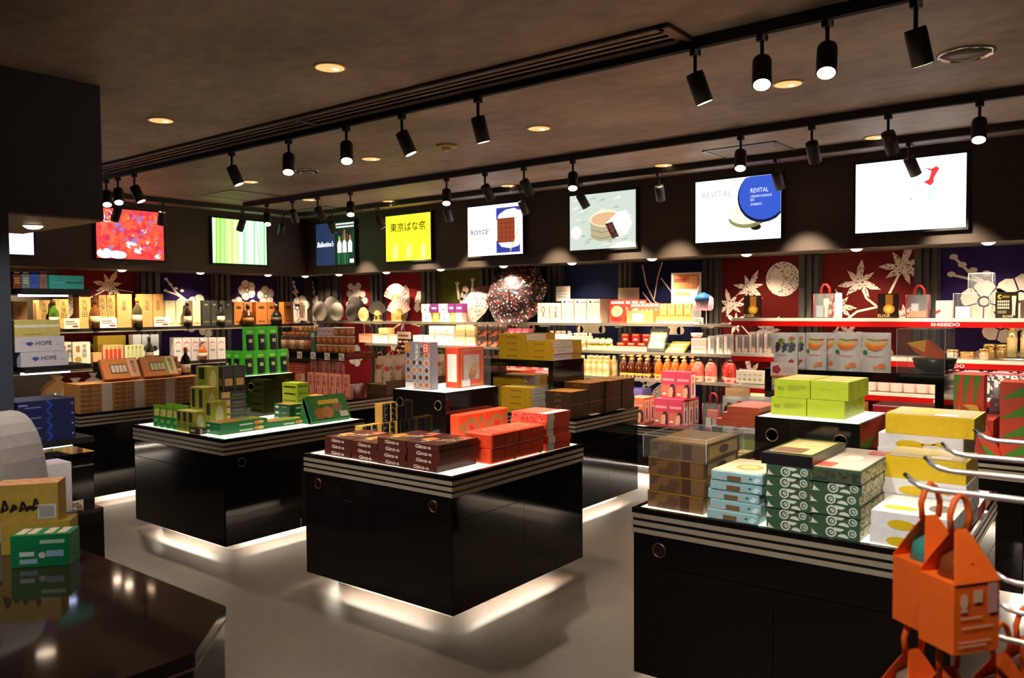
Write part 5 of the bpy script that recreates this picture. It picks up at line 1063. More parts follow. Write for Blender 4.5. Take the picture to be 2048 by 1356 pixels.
# ================================================================== MIDDLE SHELVES OF THE BACK WALL
def row(name, lab, cat, px0, px1, n, z, r, h, kind, cols, group, rows=2, Y=7.44, dy=.09, stag=.5, where=''):
    for q in range(rows):
        for j in range(n):
            px = px0 + (px1 - px0) * (j + (stag if q % 2 else 0)) / max(1, n - 1 + (stag if rows > 1 else 0)); x = ony(px, 720, Y)[0]
            bottle(name, '%s, %s from the left in the %s row%s' % (lab, ORD[j], ('front', 'second', 'third')[q], where), (x, Y + q * dy, z), r, h, kind, cols, group, cat)
row('lotion_bottle', 'small white glowing bottle', 'bottle', 1062, 1094, 4, S2, .03, .17, 'plain', ((240, 238, 232), (240, 238, 232), None), 'white bottles on the middle glass shelf', 1)
row('lotion_bottle', 'white bottle with tan cap', 'bottle', 1104, 1130, 3, S2, .035, .2, 'plain', ((240, 232, 220), (226, 190, 160), (240, 236, 228)), 'white bottles with tan caps', 2)
row('lotion_bottle', 'cream bottle with white cap', 'bottle', 1142, 1172, 4, S2, .03, .18, 'plain', ((236, 214, 170), (240, 236, 230), (220, 180, 130)), 'cream bottles on the middle shelf', 2)
row('cream_jar', 'yellow lidded jar', 'jar', 1182, 1222, 4, S2, .04, .065, 'plain', ((226, 204, 60), (236, 210, 30), (240, 236, 200)), 'yellow jars', 1)
row('cream_jar', 'yellow lidded jar on the upper layer', 'jar', 1182, 1218, 4, S2 + .066, .04, .065, 'plain', ((236, 226, 190), (232, 200, 20), None), 'yellow jars', 1)
def a_pk(mb, w, d, h): mb.rect(front(), 0, .55 * h, w, .62 * h, mat((240, 226, 226), .5)); mb.disc(front(), .5 * w, .4 * h, .12 * w, PAPER, r2=.2 * h, n=8)
for j, (a, b) in enumerate([(1017, 1030), (1031, 1043), (1044, 1057)]): bk('pink_box', '%s pink box from the left above the yellow stacks' % ORD[j], 'box', a, b, 652, S2 + .13, mat((206, 80, 100), .5), a_pk, 7.46, .1, h=.09); bk('white_carton', '%s white carton under the pink boxes, from the left' % ORD[j], 'box', a, b, 668, S2, WHITE, None, 7.46, .1, h=.128)
a, b = ony(1228, 690, 7.42)[0], ony(1293, 690, 7.42)[0]; w = b - a
e = tag(emp('jar_rack', (a, 7.42, S2)), 'clear stepped rack for red jars', 'rack'); obj('step', MB().box(0, .1, 0, w, .22, .09, ACRYL), e); obj('front_strip', MB().box(0, 0, 0, w, .005, .05, mat((226, 176, 140), .4)), e)
for r_ in range(2):
    for j in range(3): carton('red_jar_box', '%s red square jar from the left on the %s step of the clear rack' % (ORD[j], ('lower', 'upper')[r_]), 'jar', (a + .03 + j * w / 3.1, 7.43 + r_ * .1, S2 + .002 + r_ * .091), .085, .075, .085, mat((176, 40, 34), .25), multi(patch((226, 150, 90), .1, .75, .9, .95), patch((226, 200, 160), .25, .2, .75, .4)), group='red square jars')
def slope(label, p0, p1, pb, L, ang, zb, c, art, name='sloping_display', Y=7.42, T=.02):
    a, b = ony(p0, pb, Y)[0], ony(p1, pb, Y)[0]; w = b - a; f = Fr((0, 0, .01), (1, 0, 0), (0, math.cos(ang), math.sin(ang)))
    e = tag(emp(name, (a, Y, zb)), label, 'display'); mb = MB().prism(f, [(0, 0), (w, 0), (w, L), (0, L)], T, mat(c, .35)); art(mb, f, w, L); obj('tray', mb, e)
    obj('stand', MB().box(.1 * w, L * math.cos(ang) * .8, 0, .9 * w, L * math.cos(ang) * .8 + .015, L * math.sin(ang) * .72, MATTE), e)
slope('sloping black tray holding a yellow face mask pack', 1292, 1328, 698, .26, 1.1, S2, (40, 40, 36), lambda mb, f, w, L: (mb.rect(f, .08 * w, .03, .92 * w, L - .05, mat((216, 206, 120), .4)), mb.rect(f, .2 * w, .06, .8 * w, L - .09, mat((240, 236, 190), .4), .002)))
slope('low sloping yellow pack beside the face mask tray', 1330, 1366, 702, .2, .5, S2, (206, 190, 84), lambda mb, f, w, L: mb.rect(f, .15 * w, .03, .85 * w, L - .05, mat((236, 226, 150), .4)))
e = card('small black card with pale round flowers above the mask tray', 1308, 1336, 652, 660, 7.75, (60, 60, 56), name='small_sign', zb=S2)
for j in range(2): bk('pink_set_box', 'pale pink box, %s, left of the silver packs' % ('lower', 'upper')[j], 'box', 1382, 1413, 692 - j * 13, S2 + j * .075, mat((226, 160, 150), .4), patch((240, 205, 200), .05, .75, .95, .92), 7.42, .12, h=.074)
q = ony(1405, 690, 7.6); e = tag(emp('white_scoop', (q[0], 7.6, S2 + .15)), 'white cup shaped tool on the pink boxes', 'cup'); e.location.z = S2 + .15; e.location.y = 7.47; obj('cup', MB().lathe([(.03, 0), (.055, .02), (.06, .05)], WHITE, 14), e)
SIL = mat((206, 200, 196), .25, .5)
def a_sil(mb, w, d, h): mb.rect(front(), .08 * w, .1 * h, .4 * w, .9 * h, mat((226, 200, 190), .4)); mb.rect(front(), .55 * w, .35 * h, .85 * w, .9 * h, mat((120, 116, 116), .3)); mb.rect(front(), .5 * w, .08 * h, .9 * w, .25 * h, mat((230, 180, 170), .4))
for j, (a, b, p) in enumerate([(1415, 1428, 672), (1432, 1446, 670), (1447, 1462, 669)]): bk('silver_pack', '%s silver pack from the left on the middle glass shelf' % ORD[j], 'pack', a, b, p, S2, SIL, a_sil, 7.42, .07, group='silver packs')
RZ2 = 1.247
for j, (a, b, p) in enumerate([(1470, 1482, 670), (1483, 1496, 670), (1497, 1511, 664), (1512, 1526, 663), (1527, 1544, 663)]): bk('silver_pack', '%s silver pack from the left on the middle red shelf' % ORD[j], 'pack', a, b, p, RZ2, SIL, a_sil, YR, .07, group='silver packs')
GD = (170, 140, 90)
for j, (px, r, h) in enumerate([(1905, .045, .075), (1935, .055, .06), (1968, .035, .085), (1975, .045, .12), (2002, .05, .12)]):
    x = ony(px, 715, YR + .05)[0]; e = tag(emp('cosmetic_jar', (x, YR + .05 + .1 * (j > 2), RZ2)), ['silver cream jar leftmost on the middle red shelf', 'low bronze cream jar beside the silver one', 'small pale lotion bottle with gold neck', 'tall gold jar behind the pale bottle', 'gold lidded square jar rightmost of the row'][j], 'jar')
    cc = [(206, 200, 190), (170, 120, 80), (226, 190, 160), (176, 146, 84), (150, 120, 70)][j]; obj('body', MB().lathe([(r * .9, 0), (r, .006), (r, h * .6), (r * .95, h * .62)], mat(cc, .25, .4), 16), e); obj('lid', MB().lathe([(r * 1.02, h * .62), (r * 1.02, h * .95), (r * .9, h)], mat((206, 170, 100), .2, .8), 16), e)
a = ony(2022, 700, YR + .05)[0]
for j in range(3): e = bottle('perfume_bottle', '%s clear bottle with gold cap from the left on the tray at far right' % ORD[j], (a + j * .09, YR + .12, RZ2 + .02), .036, .26, 'plain', ((150, 140, 90), (206, 170, 80), (206, 190, 120)), 'gold capped bottles at far right')
tag(obj('perfume_tray', MB().lathe([(.2, 0), (.22, .012), (.2, .018)], CHROME, 24), None, (a + .1, YR + .16, RZ2)), 'round chrome tray under the gold capped bottles', 'tray')
# left part of the middle shelf
def plain(c): return mat(c, .5)
for j, (a, b, p, z, c) in enumerate([(757, 774, 656, .11, (236, 214, 140)), (745, 775, 666, 0, (240, 228, 196)), (718, 742, 676, 0, (220, 150, 110)), (778, 800, 672, 0, (230, 200, 180)), (826, 846, 668, 0, (244, 240, 232)), (848, 868, 666, 0, (244, 240, 232)), (870, 888, 664, 0, (240, 238, 230)), (858, 882, 652, .12, (246, 242, 236)), (884, 906, 652, .12, (246, 242, 236)), (889, 908, 668, 0, (240, 238, 230)), (910, 930, 666, 0, (226, 210, 150)), (931, 950, 666, 0, (226, 210, 150)), (912, 930, 650, .12, (214, 190, 130)), (932, 950, 650, .12, (214, 190, 130))]):
    bk('wafer_box', 'pale %s box on the middle glass shelf, number by place from the left: %s' % ('yellow' if c[2] < 160 else 'white', ORD[j]) if False else '%s pale box from the left on the %s of the middle glass shelf' % (ORD[j], 'board' if z == 0 else 'upper layer'), 'box', a, b, p, S2 + z, plain(c), multi(oval((206, 170, 110), .5, .5, .08, .1), lambda mb, w, d, h: mb.rect(front(), .1 * w, .1 * h, .9 * w, .2 * h, mat((226, 205, 180), .5))), 7.46, .14, h=.118 if z == 0 else None, group='pale boxes on the middle shelf')
FRU = speckle((64, 40, 34), (196, 96, 60), 16, .5, .56)
for j, (a, b, p, z) in enumerate([(955, 974, 653, .13), (976, 995, 653, .13), (996, 1014, 653, .13), (955, 974, 676, 0), (976, 994, 676, 0)]): bk('fruit_picture_box', 'dark box with fruit picture, %s of five by the yellow stacks' % ORD[j], 'box', a, b, p, S2 + z, FRU, patch((54, 40, 36), .05, .5, .7, .9), 7.44, .1, h=.13, group='dark fruit picture boxes')
# keychain rack
x0, x1 = ony(790, 700, 7.2)[0], ony(814, 700, 7.2)[0]; w = x1 - x0; zt, zb = ony(800, 664, 7.2)[2], .5
e = tag(emp('charm_rack', (x0, 7.25, zb)), 'tall rack hung with many small charms under a pale header', 'rack'); H = zt - zb
obj('back_board', MB().box(0, 0, 0, w, .02, H - .08, MATTE), e); obj('header_card', MB().box(-.01, -.004, H - .09, w + .01, .01, H, mat((206, 170, 146), .5)).rect(Fr((0, -.004, H - .09), (1, 0, 0), (0, 0, 1)), .02, .03, w - .02, .055, mat((110, 80, 70), .5)), e)
obj('wire_loop', MB().tube([(.3 * w, 0, H), (.45 * w, 0, H + .16), (.6 * w, 0, H)], .003, CHROME, 5), e)
m = MB(); rd = random.Random(8)
for r_ in range(15):
    for c in range(5): m.lathe([(.003, -.02), (.016, -.012), (.018, .006), (.003, .02)], mat(rd.choice([(60, 40, 36), (196, 150, 110), (226, 210, 190), (170, 50, 40), (90, 70, 50)]), .5), 6, ((.12 + c * .19) * w, -.02, H - .13 - r_ * .058))
o = obj('charms', m, e); o['kind'] = 'stuff'

# ================================================================== THIRD SHELF: PUMP BOTTLES
row('shampoo_bottle', 'beige bottle with pale cap', 'bottle', 1166, 1218, 5, S3, .035, .215, 'plain', ((216, 178, 110), (236, 205, 150), (226, 190, 130)), 'beige bottles on the third shelf', 2, 7.45, .11)
row('shampoo_bottle', 'dark amber pump bottle', 'bottle', 1248, 1302, 4, S3, .043, .24, 'pump', ((84, 36, 16), (226, 164, 90), (196, 160, 50)), 'dark amber pump bottles', 2, 7.45, .11)
row('shampoo_bottle', 'orange pump bottle', 'bottle', 1318, 1376, 4, S3, .045, .24, 'pump', ((214, 96, 26), (230, 170, 96), (150, 150, 50)), 'orange pump bottles', 2, 7.45, .11)
for j, px in enumerate([1397, 1422, 1447, 1461]): bottle('body_wash_bottle', '%s pink bottle with black pump from the left on the third shelf' % ORD[j], (ony(px, 740, 7.46)[0], 7.46 + .1 * (j == 2), S3), .058, .26, 'pump', ((226, 116, 100) if j < 2 else (196, 56, 44), (26, 22, 24), (236, 160, 140)), 'pink bottles with black pumps')
e = bk('tissue_pack', 'white embossed carton with a wavy top edge on the lower red shelf', 'carton', 1472, 1527, 742, .96, mat((232, 224, 206), .5), lambda mb, w, d, h: [mb.disc(front(), (.12 + .19 * k) * w, .3 * h, .06 * w, mat((150, 170, 120), .5), r2=.1 * h, n=8) for k in range(5)] + [mb.rect(front(), (.08 + .19 * k) * w, .65 * h, (.18 + .19 * k) * w, .72 * h, mat((180, 150, 140), .5)) for k in range(5)], YR, .12)
for j in range(6):
    px = 1742 + j * 26; bottle('cream_tube', '%s pale pink tube from the left on the lower red shelf' % ORD[j], (ony(px, 775, YR + .05)[0], YR + .05, .952), .055, .17, 'plain', ((226, 190, 180), (236, 210, 200), None), 'pale pink tubes')

# ================================================================== COUNTER ALONG THE BACK WALL
CZ = .5
def a_face(mb, w, d, h):
    f = front(); mb.rect(f, .04 * w, .06 * h, .96 * w, .5 * h, mat((196, 110, 90), .5)); mb.pr(f, [(.5 * w, .06 * h), (.96 * w, .06 * h), (.96 * w, .42 * h), (.88 * w, .54 * h), (.7 * w, .54 * h), (.6 * w, .44 * h)], mat((54, 36, 34), .5), .002); mb.pr(f, [(.5 * w, .06 * h), (.78 * w, .06 * h), (.84 * w, .3 * h), (.78 * w, .44 * h), (.62 * w, .42 * h), (.52 * w, .3 * h)], mat((226, 160, 130), .5), .0028); mb.rect(f, .1 * w, .65 * h, .9 * w, .74 * h, mat((226, 150, 160), .5)); mb.rect(f, .1 * w, .14 * h, .35 * w, .2 * h, PAPER, .003)
    r = right(w); mb.rect(r, .1 * d, .05 * h, .9 * d, .9 * h, mat((232, 205, 196), .5)); mb.rect(r, .4 * d, .15 * h, .6 * d, .6 * h, mat((90, 60, 60), .5), .002); mb.rect(r, .3 * d, .7 * h, .7 * d, .84 * h, mat((226, 140, 60), .5), .002)
YC = 7.2
x0 = ony(1270, 820, YC)[0]; PKM, ORP = mat((206, 66, 92), .45), mat((214, 120, 80), .45)
bw = (ony(1366, 820, YC)[0] - ony(1308, 820, YC)[0]) / 2; bx0 = ony(1308, 820, YC)[0]; bh = .27
for j in range(2):
    for q in range(3): carton('collagen_box', 'pink portrait box in the lower layer, %s column, %s from the front' % (('left', 'right')[j], ORD[q]), 'box', (bx0 + j * bw, YC + q * .12, CZ), bw * .985, .118, bh, PKM, a_face, group='pink portrait boxes', key=1)
    carton('collagen_box', 'pink portrait box on the upper layer, %s one' % ('left', 'right')[j], 'box', (bx0 + .05 + j * bw, YC + .06, CZ + bh), bw * .985, .12, bh, PKM, a_face, group='pink portrait boxes', key=1)
for j in range(2): carton('collagen_box', 'orange tinted portrait box left of the pink ones, %s' % ('front', 'rear')[j], 'box', (x0 - .08, YC + j * .12, CZ), bw * 1.15, .118, bh * .97, ORP, a_face, key=2)
carton('blue_flat_box', 'blue and white flat box behind the brown boxes', 'box', (ony(1240, 800, 7.5)[0], 7.45, CZ + .2), .3, .2, .12, mat((120, 110, 190), .4)); carton('plinth_box', 'yellow carton under the blue flat box', 'box', (ony(1240, 800, 7.5)[0], 7.45, CZ), .34, .22, .198, mat((206, 190, 90), .5))
clearbag('clear bag with red handle on the low back counter', 1405, 1438, 783, 868, CZ, 7.18, 2)
TAN = mat((222, 172, 120), .5)
def a_flap(mb, s, w, h): mb.rect(s, .1 * w, .55 * h, .5 * w, .75 * h, mat((206, 60, 40), .5)); mb.disc(s, .6 * w, .5 * h, .14 * w, PAPER, .002, .1 * h)
tp = pouch_mesh(.24, .42, .08, TAN, a_flap, name='paper_bag')
for j in range(2): tag(obj('paper_bag', tp, None, (ony(1447 + j * 42, 790, 7.2)[0], 7.2 + .1 * j, CZ)), 'tan paper bag with red print behind the grape pouches, %s one' % ('left', 'right')[j], 'bag')

# ================================================================== POUCHES ON AND BELOW THE ARCH TABLE
SILP = mat((206, 202, 198), .3)
def a_grape(mb, s, w, h):
    rd = random.Random(6)
    for j in range(10): mb.disc(s, rd.uniform(.1, .9) * w, rd.uniform(.5, .85) * h, .1 * w, mat(rd.choice([(120, 136, 60), (150, 160, 70), (96, 110, 50)]), .5), .001 + j * .0002, .06 * h, n=8)
    for cx, cc in ((.2, (60, 40, 56)), (.5, (66, 72, 110)), (.8, (46, 40, 60))):
        for j in range(9): mb.disc(s, (cx + .1 * math.cos(j * 2.4) * (j / 9) ** .5) * w, (.62 + .13 * math.sin(j * 2.4) * (j / 9) ** .5 - .02) * h, .055 * w, mat(cc, .4), .004 + j * .0001, .035 * h, n=8)
    mb.disc(s, .78 * w, .86 * h, .12 * w, mat((206, 110, 70), .5), .005, .035 * h, n=10)
    mb.rect(s, .15 * w, .36 * h, .6 * w, .39 * h, mat((170, 150, 150), .5))
    for x, y in ((.78, .2), (.65, .12)): blossom(mb, s, x * w, y * h, .1 * w, 0, mat((176, 50, 76), .5))
def a_melon(mb, s, w, h):
    mb.disc(s, .5 * w, .7 * h, .42 * w, mat((196, 200, 150), .5), .001, .14 * h, n=16); mb.line(s, [(.2 * w, .84 * h), (.5 * w, .8 * h), (.85 * w, .83 * h)], .008, mat((130, 150, 70), .5), .003)
    for dx, dy in ((0, 0), (.05, .05), (-.03, .09)): mb.pr(s, [((.12 + dx) * w, (.72 + dy) * h), ((.25 + dx) * w, (.58 + dy) * h), ((.5 + dx) * w, (.54 + dy) * h), ((.72 + dx) * w, (.58 + dy) * h), ((.85 + dx) * w, (.7 + dy) * h), ((.6 + dx) * w, (.66 + dy) * h), ((.35 + dx) * w, (.66 + dy) * h)], mat({0: (226, 120, 40), .05: (236, 160, 76), -.03: (230, 186, 120)}[dx], .5), .004 - dy * .02)
    mb.rect(s, .68 * w, .8 * h, .9 * w, .84 * h, mat((206, 80, 70), .5), .004); mb.disc(s, .15 * w, .5 * h, .09 * w, mat((60, 130, 70), .5), .004, .06 * h, n=10); mb.rect(s, .2 * w, .38 * h, .75 * w, .41 * h, mat((206, 150, 130), .5)); mb.disc(s, .72 * w, .16 * h, .14 * w, mat((226, 130, 66), .5), .002, .07 * h, n=10); mb.disc(s, .55 * w, .12 * h, .1 * w, mat((230, 150, 80), .5), .003, .05 * h, n=10)
def pch(name, lab, px0, px1, py0, py1, Y, z, art, dd=.07, grp=None):
    a, b = ony(px0, py1, Y)[0], ony(px1, py1, Y)[0]; h = ony(px0, py0, Y)[2] - z
    return tag(obj(name, pouch_mesh(b - a, h, dd, SILP, art, name=name), None, (a, Y, z)), lab, 'pouch', grp)
pch('grape_pouch', 'silver grape pouch at the left end of the arch table', 1544, 1592, 665, 740, 5.5, 1.255, a_grape); pch('grape_pouch', 'silver grape pouch half behind the leftmost one on the arch table', 1575, 1607, 665, 740, 5.62, 1.255, a_grape)
for j, (a, b, Y) in enumerate([(1608, 1650, 5.5), (1636, 1670, 5.62), (1665, 1719, 5.5), (1720, 1779, 5.49)]): pch('melon_pouch', 'silver pouch with orange melon slices, %s from the left on the arch table' % ORD[j], a, b, 665, 742, Y, 1.255, a_melon)
for j, (a, b) in enumerate([(1441, 1487), (1488, 1537)]): pch('grape_pouch', 'silver grape pouch below the arch table, %s of the pair' % ('left', 'right')[j], a, b, 792, 866, 5.28, T0, a_grape)
q = ony(1538, 755, 5.44); q2 = ony(1592, 755, 5.44); mb = MB().box(0, 0, 0, q2[0] - q[0], .003, .1, mat((226, 205, 190), .5)); fr = front(); blossom(mb, fr, .04, .05, .03, 0, mat((176, 50, 76), .5)); mb.rect(fr, .09, .03, .16, .07, mat((205, 190, 190), .5)); mb.rect(fr, 0, 0, q2[0] - q[0], .012, mat((226, 120, 60), .5))
tag(obj('price_card', mb, None, (q[0], 5.47, 1.2)), 'price card with pink flowers on the front edge of the arch table', 'price card')
a, b = ony(1793, 740, 5.52)[0], ony(1892, 740, 5.52)[0]; b = min(b, -.985); case('tall clear acrylic case on the right end of the arch table', (a, 5.52, 1.256), b - a, .3, .28)
# melon slice cake box under the case
mb = MB(); f = Fr((0, 0, 0), Vector((.94, 0, -.34)), Vector((.34, 0, .94)).normalized()); W = b - a - .04
mb.prism(f, [(0, .09), (.1, .15), (W * .95, .1), (W, .07), (W * .7, .045), (W * .3, .05)], .1, mat((216, 84, 46), .4)); mb.pr(f, [(0, .09), (.1, .15), (.12, .07)], mat((236, 176, 50), .4), .002); mb.pr(f, [(W * .6, .05), (W, .07), (W * .98, .0), (W * .9, -.01)], mat((70, 140, 50), .4), .002)
e = tag(emp('fruit_cake_box', (a + .01, 5.6, 1.26)), 'slanting orange and green wedge box inside the acrylic case', 'box'); o = obj('wedge_box', mb, e); o.location = (0, 0, .1)
obj('dark_bowl', MB().lathe([(.05, 0), (.11, .03), (.13, .085), (.12, .09)], mat((40, 46, 40), .3), 18, (.18, .06, 0)), e)
GRD, RED2 = mat((84, 150, 40), .4), mat((222, 78, 50), .4)
def a_wm(mb, w, d, h): mb.pr(front(), [(0, h), (.75 * w, h), (.4 * w, .72 * h), (.18 * w, .3 * h), (.08 * w, 0), (0, 0)], GRD); mb.rect(front(), .3 * w, .1 * h, .36 * w, .2 * h, PAPER); mb.rect(front(), .6 * w, .1 * h, .66 * w, .3 * h, mat((240, 150, 110), .5))
a = ony(1907, 800, 5.26)[0]; b = ony(1968, 800, 5.26)[0]
for k in range(2): carton('red_orange_carton', 'red orange flat carton under the melon boxes, %s' % ('lower', 'upper')[k], 'carton', (a, 5.24, T0 + k * .11), b - a + .05, .3, .109, mat((196, 66, 40), .5))
for j in range(3): carton('melon_slice_box', '%s upright red and green slice box from the left behind the lemon boxes' % ORD[j], 'box', (a + (b - a) * j / 3, 5.26, T0 + .22), (b - a) / 3 * .98, .12, .25, RED2, a_wm, group='upright red and green slice boxes', key=1)
def a_zig(mb, w, d, h):
    for k in range(4): mb.pr(front(), [(0, (k + .1) * h / 4), (w, (k + .3) * h / 4), (w, (k + .9) * h / 4)], GRD)
for j in range(1): carton('slice_carton', 'tall red carton with green wedges beside the slice boxes', 'box', (-.655, 5.24, T0), .125, .2, .44, RED2, a_zig)
mb = MB(); f = Fr((0, 0, 0), Vector((1, 0, 0)), Vector((-.4, 0, .92)).normalized()); mb.prism(f, [(0, 0), (.07, 0), (.07, .33), (0, .33)], .05, RED2); mb.pr(f, [(0, .33), (.07, .33), (.07, .24)], mat((236, 180, 60), .4)); mb.pr(f, [(0, .0), (.07, .0), (0, .1)], GRD)
tag(obj('slice_carton', mb, None, (-.7, 5.2, T0)), 'leaning red slice box with a yellow tip', 'box')
for j in range(3): carton('red_cookie_box', 'bright red flat box seen through the arch table, %s from the bottom' % ORD[j], 'box', (-1.42 + .03 * (j % 2), 5.6, T0 + j * .075), .35, .26, .074, mat((206, 30, 40), .4), multi(word('Yukino', (240, 205, 160), .2, .3, .4) if False else oval((230, 170, 90), .5, .5, .25, .2), patch((236, 225, 220), .0, .9, 1, 1)), group='bright red flat boxes')
orp = pouch_mesh(.13, .24, .06, mat((226, 130, 40), .35), lambda mb, s, w, h: (mb.disc(s, .5 * w, .6 * h, .3 * w, mat((240, 190, 70), .4), .001, .15 * h), mb.rect(s, .2 * w, .15 * h, .8 * w, .3 * h, PAPER)), name='orange_pouch')
for j in range(3): tag(obj('orange_pouch', orp, None, (-1.86 + j * .14, 5.58, T0)), '%s orange pouch from the left seen through the arch table' % ORD[j], 'pouch', 'orange pouches through the arch table')
carton('pale_carton', 'pale flat carton in front of the red boxes on the rear island', 'carton', (-1.5, 5.22, T0), .5, .24, .12, mat((226, 205, 180), .5))
# ================================================================== BACK ISLAND WITH YELLOW AND BROWN BOXES
YEL = mat((212, 164, 26), .45); WHB = mat((230, 222, 216), .45)
def a_yw(mb, w, d, h):
    f = front(); m = mat((150, 110, 20), .5)
    for k in range(6): mb.rect(f, (.3 + k * .065) * w, .38 * h, (.34 + k * .065) * w, .62 * h, m)
    mb.rect(f, .02 * w, .45 * h, .06 * w, .6 * h, m); mb.rect(f, .94 * w, .45 * h, .98 * w, .6 * h, m)
    r = right(w); mb.rect(r, 0, .04 * h, .66 * d, .98 * h, WHB); mb.rect(r, .1 * d, .45 * h, .4 * d, .55 * h, mat((200, 190, 180), .5), .002); mb.rect(top(h), .02 * w, .02 * d, .98 * w, .66 * d, mat((236, 196, 90), .5))
xa, xb, xc = ony(994, 700, 5.38)[0], ony(1051, 700, 5.38)[0], ony(1107, 705, 5.38)[0]
for c, (p, q, n, y) in enumerate([(xa, xb, 4, 5.40), (xb, xc, 3, 5.38)]):
    for k in range(n): carton('banana_cake_box', 'yellow flat box on the arch table, %s from the bottom in the %s stack' % (ORD[k], ('left', 'right')[c]), 'box', (p + .008 * (k == 1), y, 1.25 + k * .0535), q - p - .004, .42, .053, YEL, a_yw, group='yellow flat boxes', key=c)
xa, xb = ony(1002, 800, 5.26)[0], ony(1063, 800, 5.26)[0]
for k in range(4): carton('banana_cake_box', 'low yellow white box on the back island, %s from the bottom, front stack' % ORD[k], 'box', (xa, 5.26, T0 + k * .0535), xb - xa, .34, .053, YEL, a_yw, group='yellow flat boxes', key=5)
xa0 = ony(955, 790, 5.5)[0]
for k in range(5): carton('banana_cake_box', 'low yellow white box on the back island, %s from the bottom, rear stack' % ORD[k], 'box', (-4.68, 5.62, T0 + k * .0535), .36, .34, .053, YEL, a_yw, group='yellow flat boxes', key=6)
BRN = mat((72, 46, 26), .4)
def a_brn(mb, w, d, h):
    mb.disc(front(), .5 * w, .5 * h, .12 * w, mat((110, 76, 40), .5), r2=.3 * h, n=10); mb.disc(front(), .5 * w, .35 * h, .06 * w, BRN, .002, .25 * h, n=8); mb.rect(right(w), .4 * d, .42 * h, .6 * d, .55 * h, mat((110, 80, 50), .5)); mb.rect(top(h), .0, .0, w, d, mat((196, 132, 50), .45), .001)
for c, (x, y, n) in enumerate([(-3.83, 5.26, 4), (-3.83, 5.52, 5), (-3.8, 5.78, 5), (-3.8, 6.0, 5)]):
    for k in range(n): carton('brown_cake_box', 'dark brown flat box, %s from the bottom in the %s stack from the front' % (ORD[k], ORD[c]), 'box', (x + .004 * math.sin(k * 2), y, T0 + k * .051), .25, .25 if c < 2 else .2, .0503, BRN, a_brn, group='dark brown flat boxes', key=c > 1)
for j, y in enumerate((5.5, 5.9)): tag(obj('price_card', MB().box(0, 0, 0, .045, .12, .002, mat((206, 170, 150), .5)), None, (-3.575, y, T0)), 'flat price card beside the brown boxes, %s one' % ('nearer', 'farther')[j], 'price card')
for k in range(3): carton('red_flat_box', 'red flat box behind the yellow stacks, %s from the bottom' % ORD[k], 'box', (ony(972, 745, 7.0)[0], 7.14, CZ + .3 + k * .06), .4, .3, .059, mat((206, 50, 40), .45), patch((226, 120, 90), .1, .1, .9, .9, 't'))
carton('pink_pedestal', 'plain pink carton under the red flat boxes', 'carton', (ony(972, 745, 7.0)[0], 7.14, CZ), .4, .3, .299, mat((170, 80, 84), .5))
for j in range(4): carton('pink_ball_box', 'pink box with white dots seen under the arch table, %s from the left' % ORD[j], 'box', (ony(1003 + 22 * j, 745, 7.3)[0], 7.42, S3), .15, .12, .13, mat((206, 110, 120), .45), multi(oval((236, 210, 210), .5, .4, .25, .2)), group='pink dotted boxes')

# ================================================================== REAR LEFT CORNER ISLAND
row('dressing_bottle', 'small dressing bottle with orange cap', 'bottle', 532, 578, 6, 1.25, .04, .2, 'plain', ((110, 60, 30), (214, 140, 70), (226, 190, 110)), 'dressing bottles on the corner arch table', 1, 5.18) if False else None
for r_ in range(2):
    for j in range(6):
        x = -7.17 + j * .078; bottle('dressing_bottle', 'small dressing bottle with %s label, %s from the left in the %s row' % ('pale' if j % 2 else 'orange', ORD[j], ('front', 'rear')[r_]), (x, 5.17 + r_ * .12, 1.25), .034, .2 + r_ * .06, 'plain', (((90, 50, 26), (70, 44, 30))[j % 2], (216, 140, 70), ((214, 190, 150), (196, 110, 60))[j % 2]), 'dressing bottles on the corner arch table')
carton('green_spice_box', 'narrow green striped box beside the tubs', 'box', (-6.70, 5.15, 1.25), .065, .06, .22, mat((70, 110, 84), .45), multi(patch((206, 205, 196), .1, .7, .9, .9), patch((170, 60, 60), .3, .5, .7, .66)))
TUB = (176, 92, 34)
tb = None
for t in range(3):
    z = 1.251 + t * .088
    for r_ in range(1):
        for j in range(6):
            if t == 2 and j < 3: continue
            x = -6.59 + j * .092; y = 5.185 + r_ * .1
            if tb is None:
                tb = (MB().lathe([(.03, 0), (.041, .01), (.043, .07)], mat(TUB, .25), 14).mesh('tub'), MB().lathe([(.046, .07), (.046, .079), (.04, .082)], mat((206, 180, 150), .4), 14).mesh('lid'), MB().lathe([(.0425, .02), (.0436, .06)], mat((226, 196, 160), .5), 5, smooth=False).mesh('sticker'))
            e = tag(emp('pickle_tub', (x, y, z)), 'orange brown tub with pale lid, %s from the left in the %s tier' % (ORD[j - 3 * (t == 2)], ('lowest', 'middle', 'top')[t]), 'tub', 'orange brown tubs on the corner arch table')
            tt = obj('tub', tb[0], e); obj('lid', tb[1], e)
            if r_ == 0: obj('sticker', tb[2], tt)
for j in range(4): carton('jelly_box', 'small pale pink box from the left above the tubs: %s' % ORD[j] if False else '%s small pale box on the left tubs of the corner table' % ORD[j], 'box', (-6.62 + j * .075, 5.17, 1.251 + 2 * .088), .07, .09, .075, mat((206, 170, 170), .5), patch((170, 130, 140), .1, .4, .9, .6), group='small pale boxes on the tubs')
for j in range(5): price('%s price card from the left on the front of the corner arch table' % ORD[j], (-7.1 + j * .22, 5.112, 1.185), .08, .07)
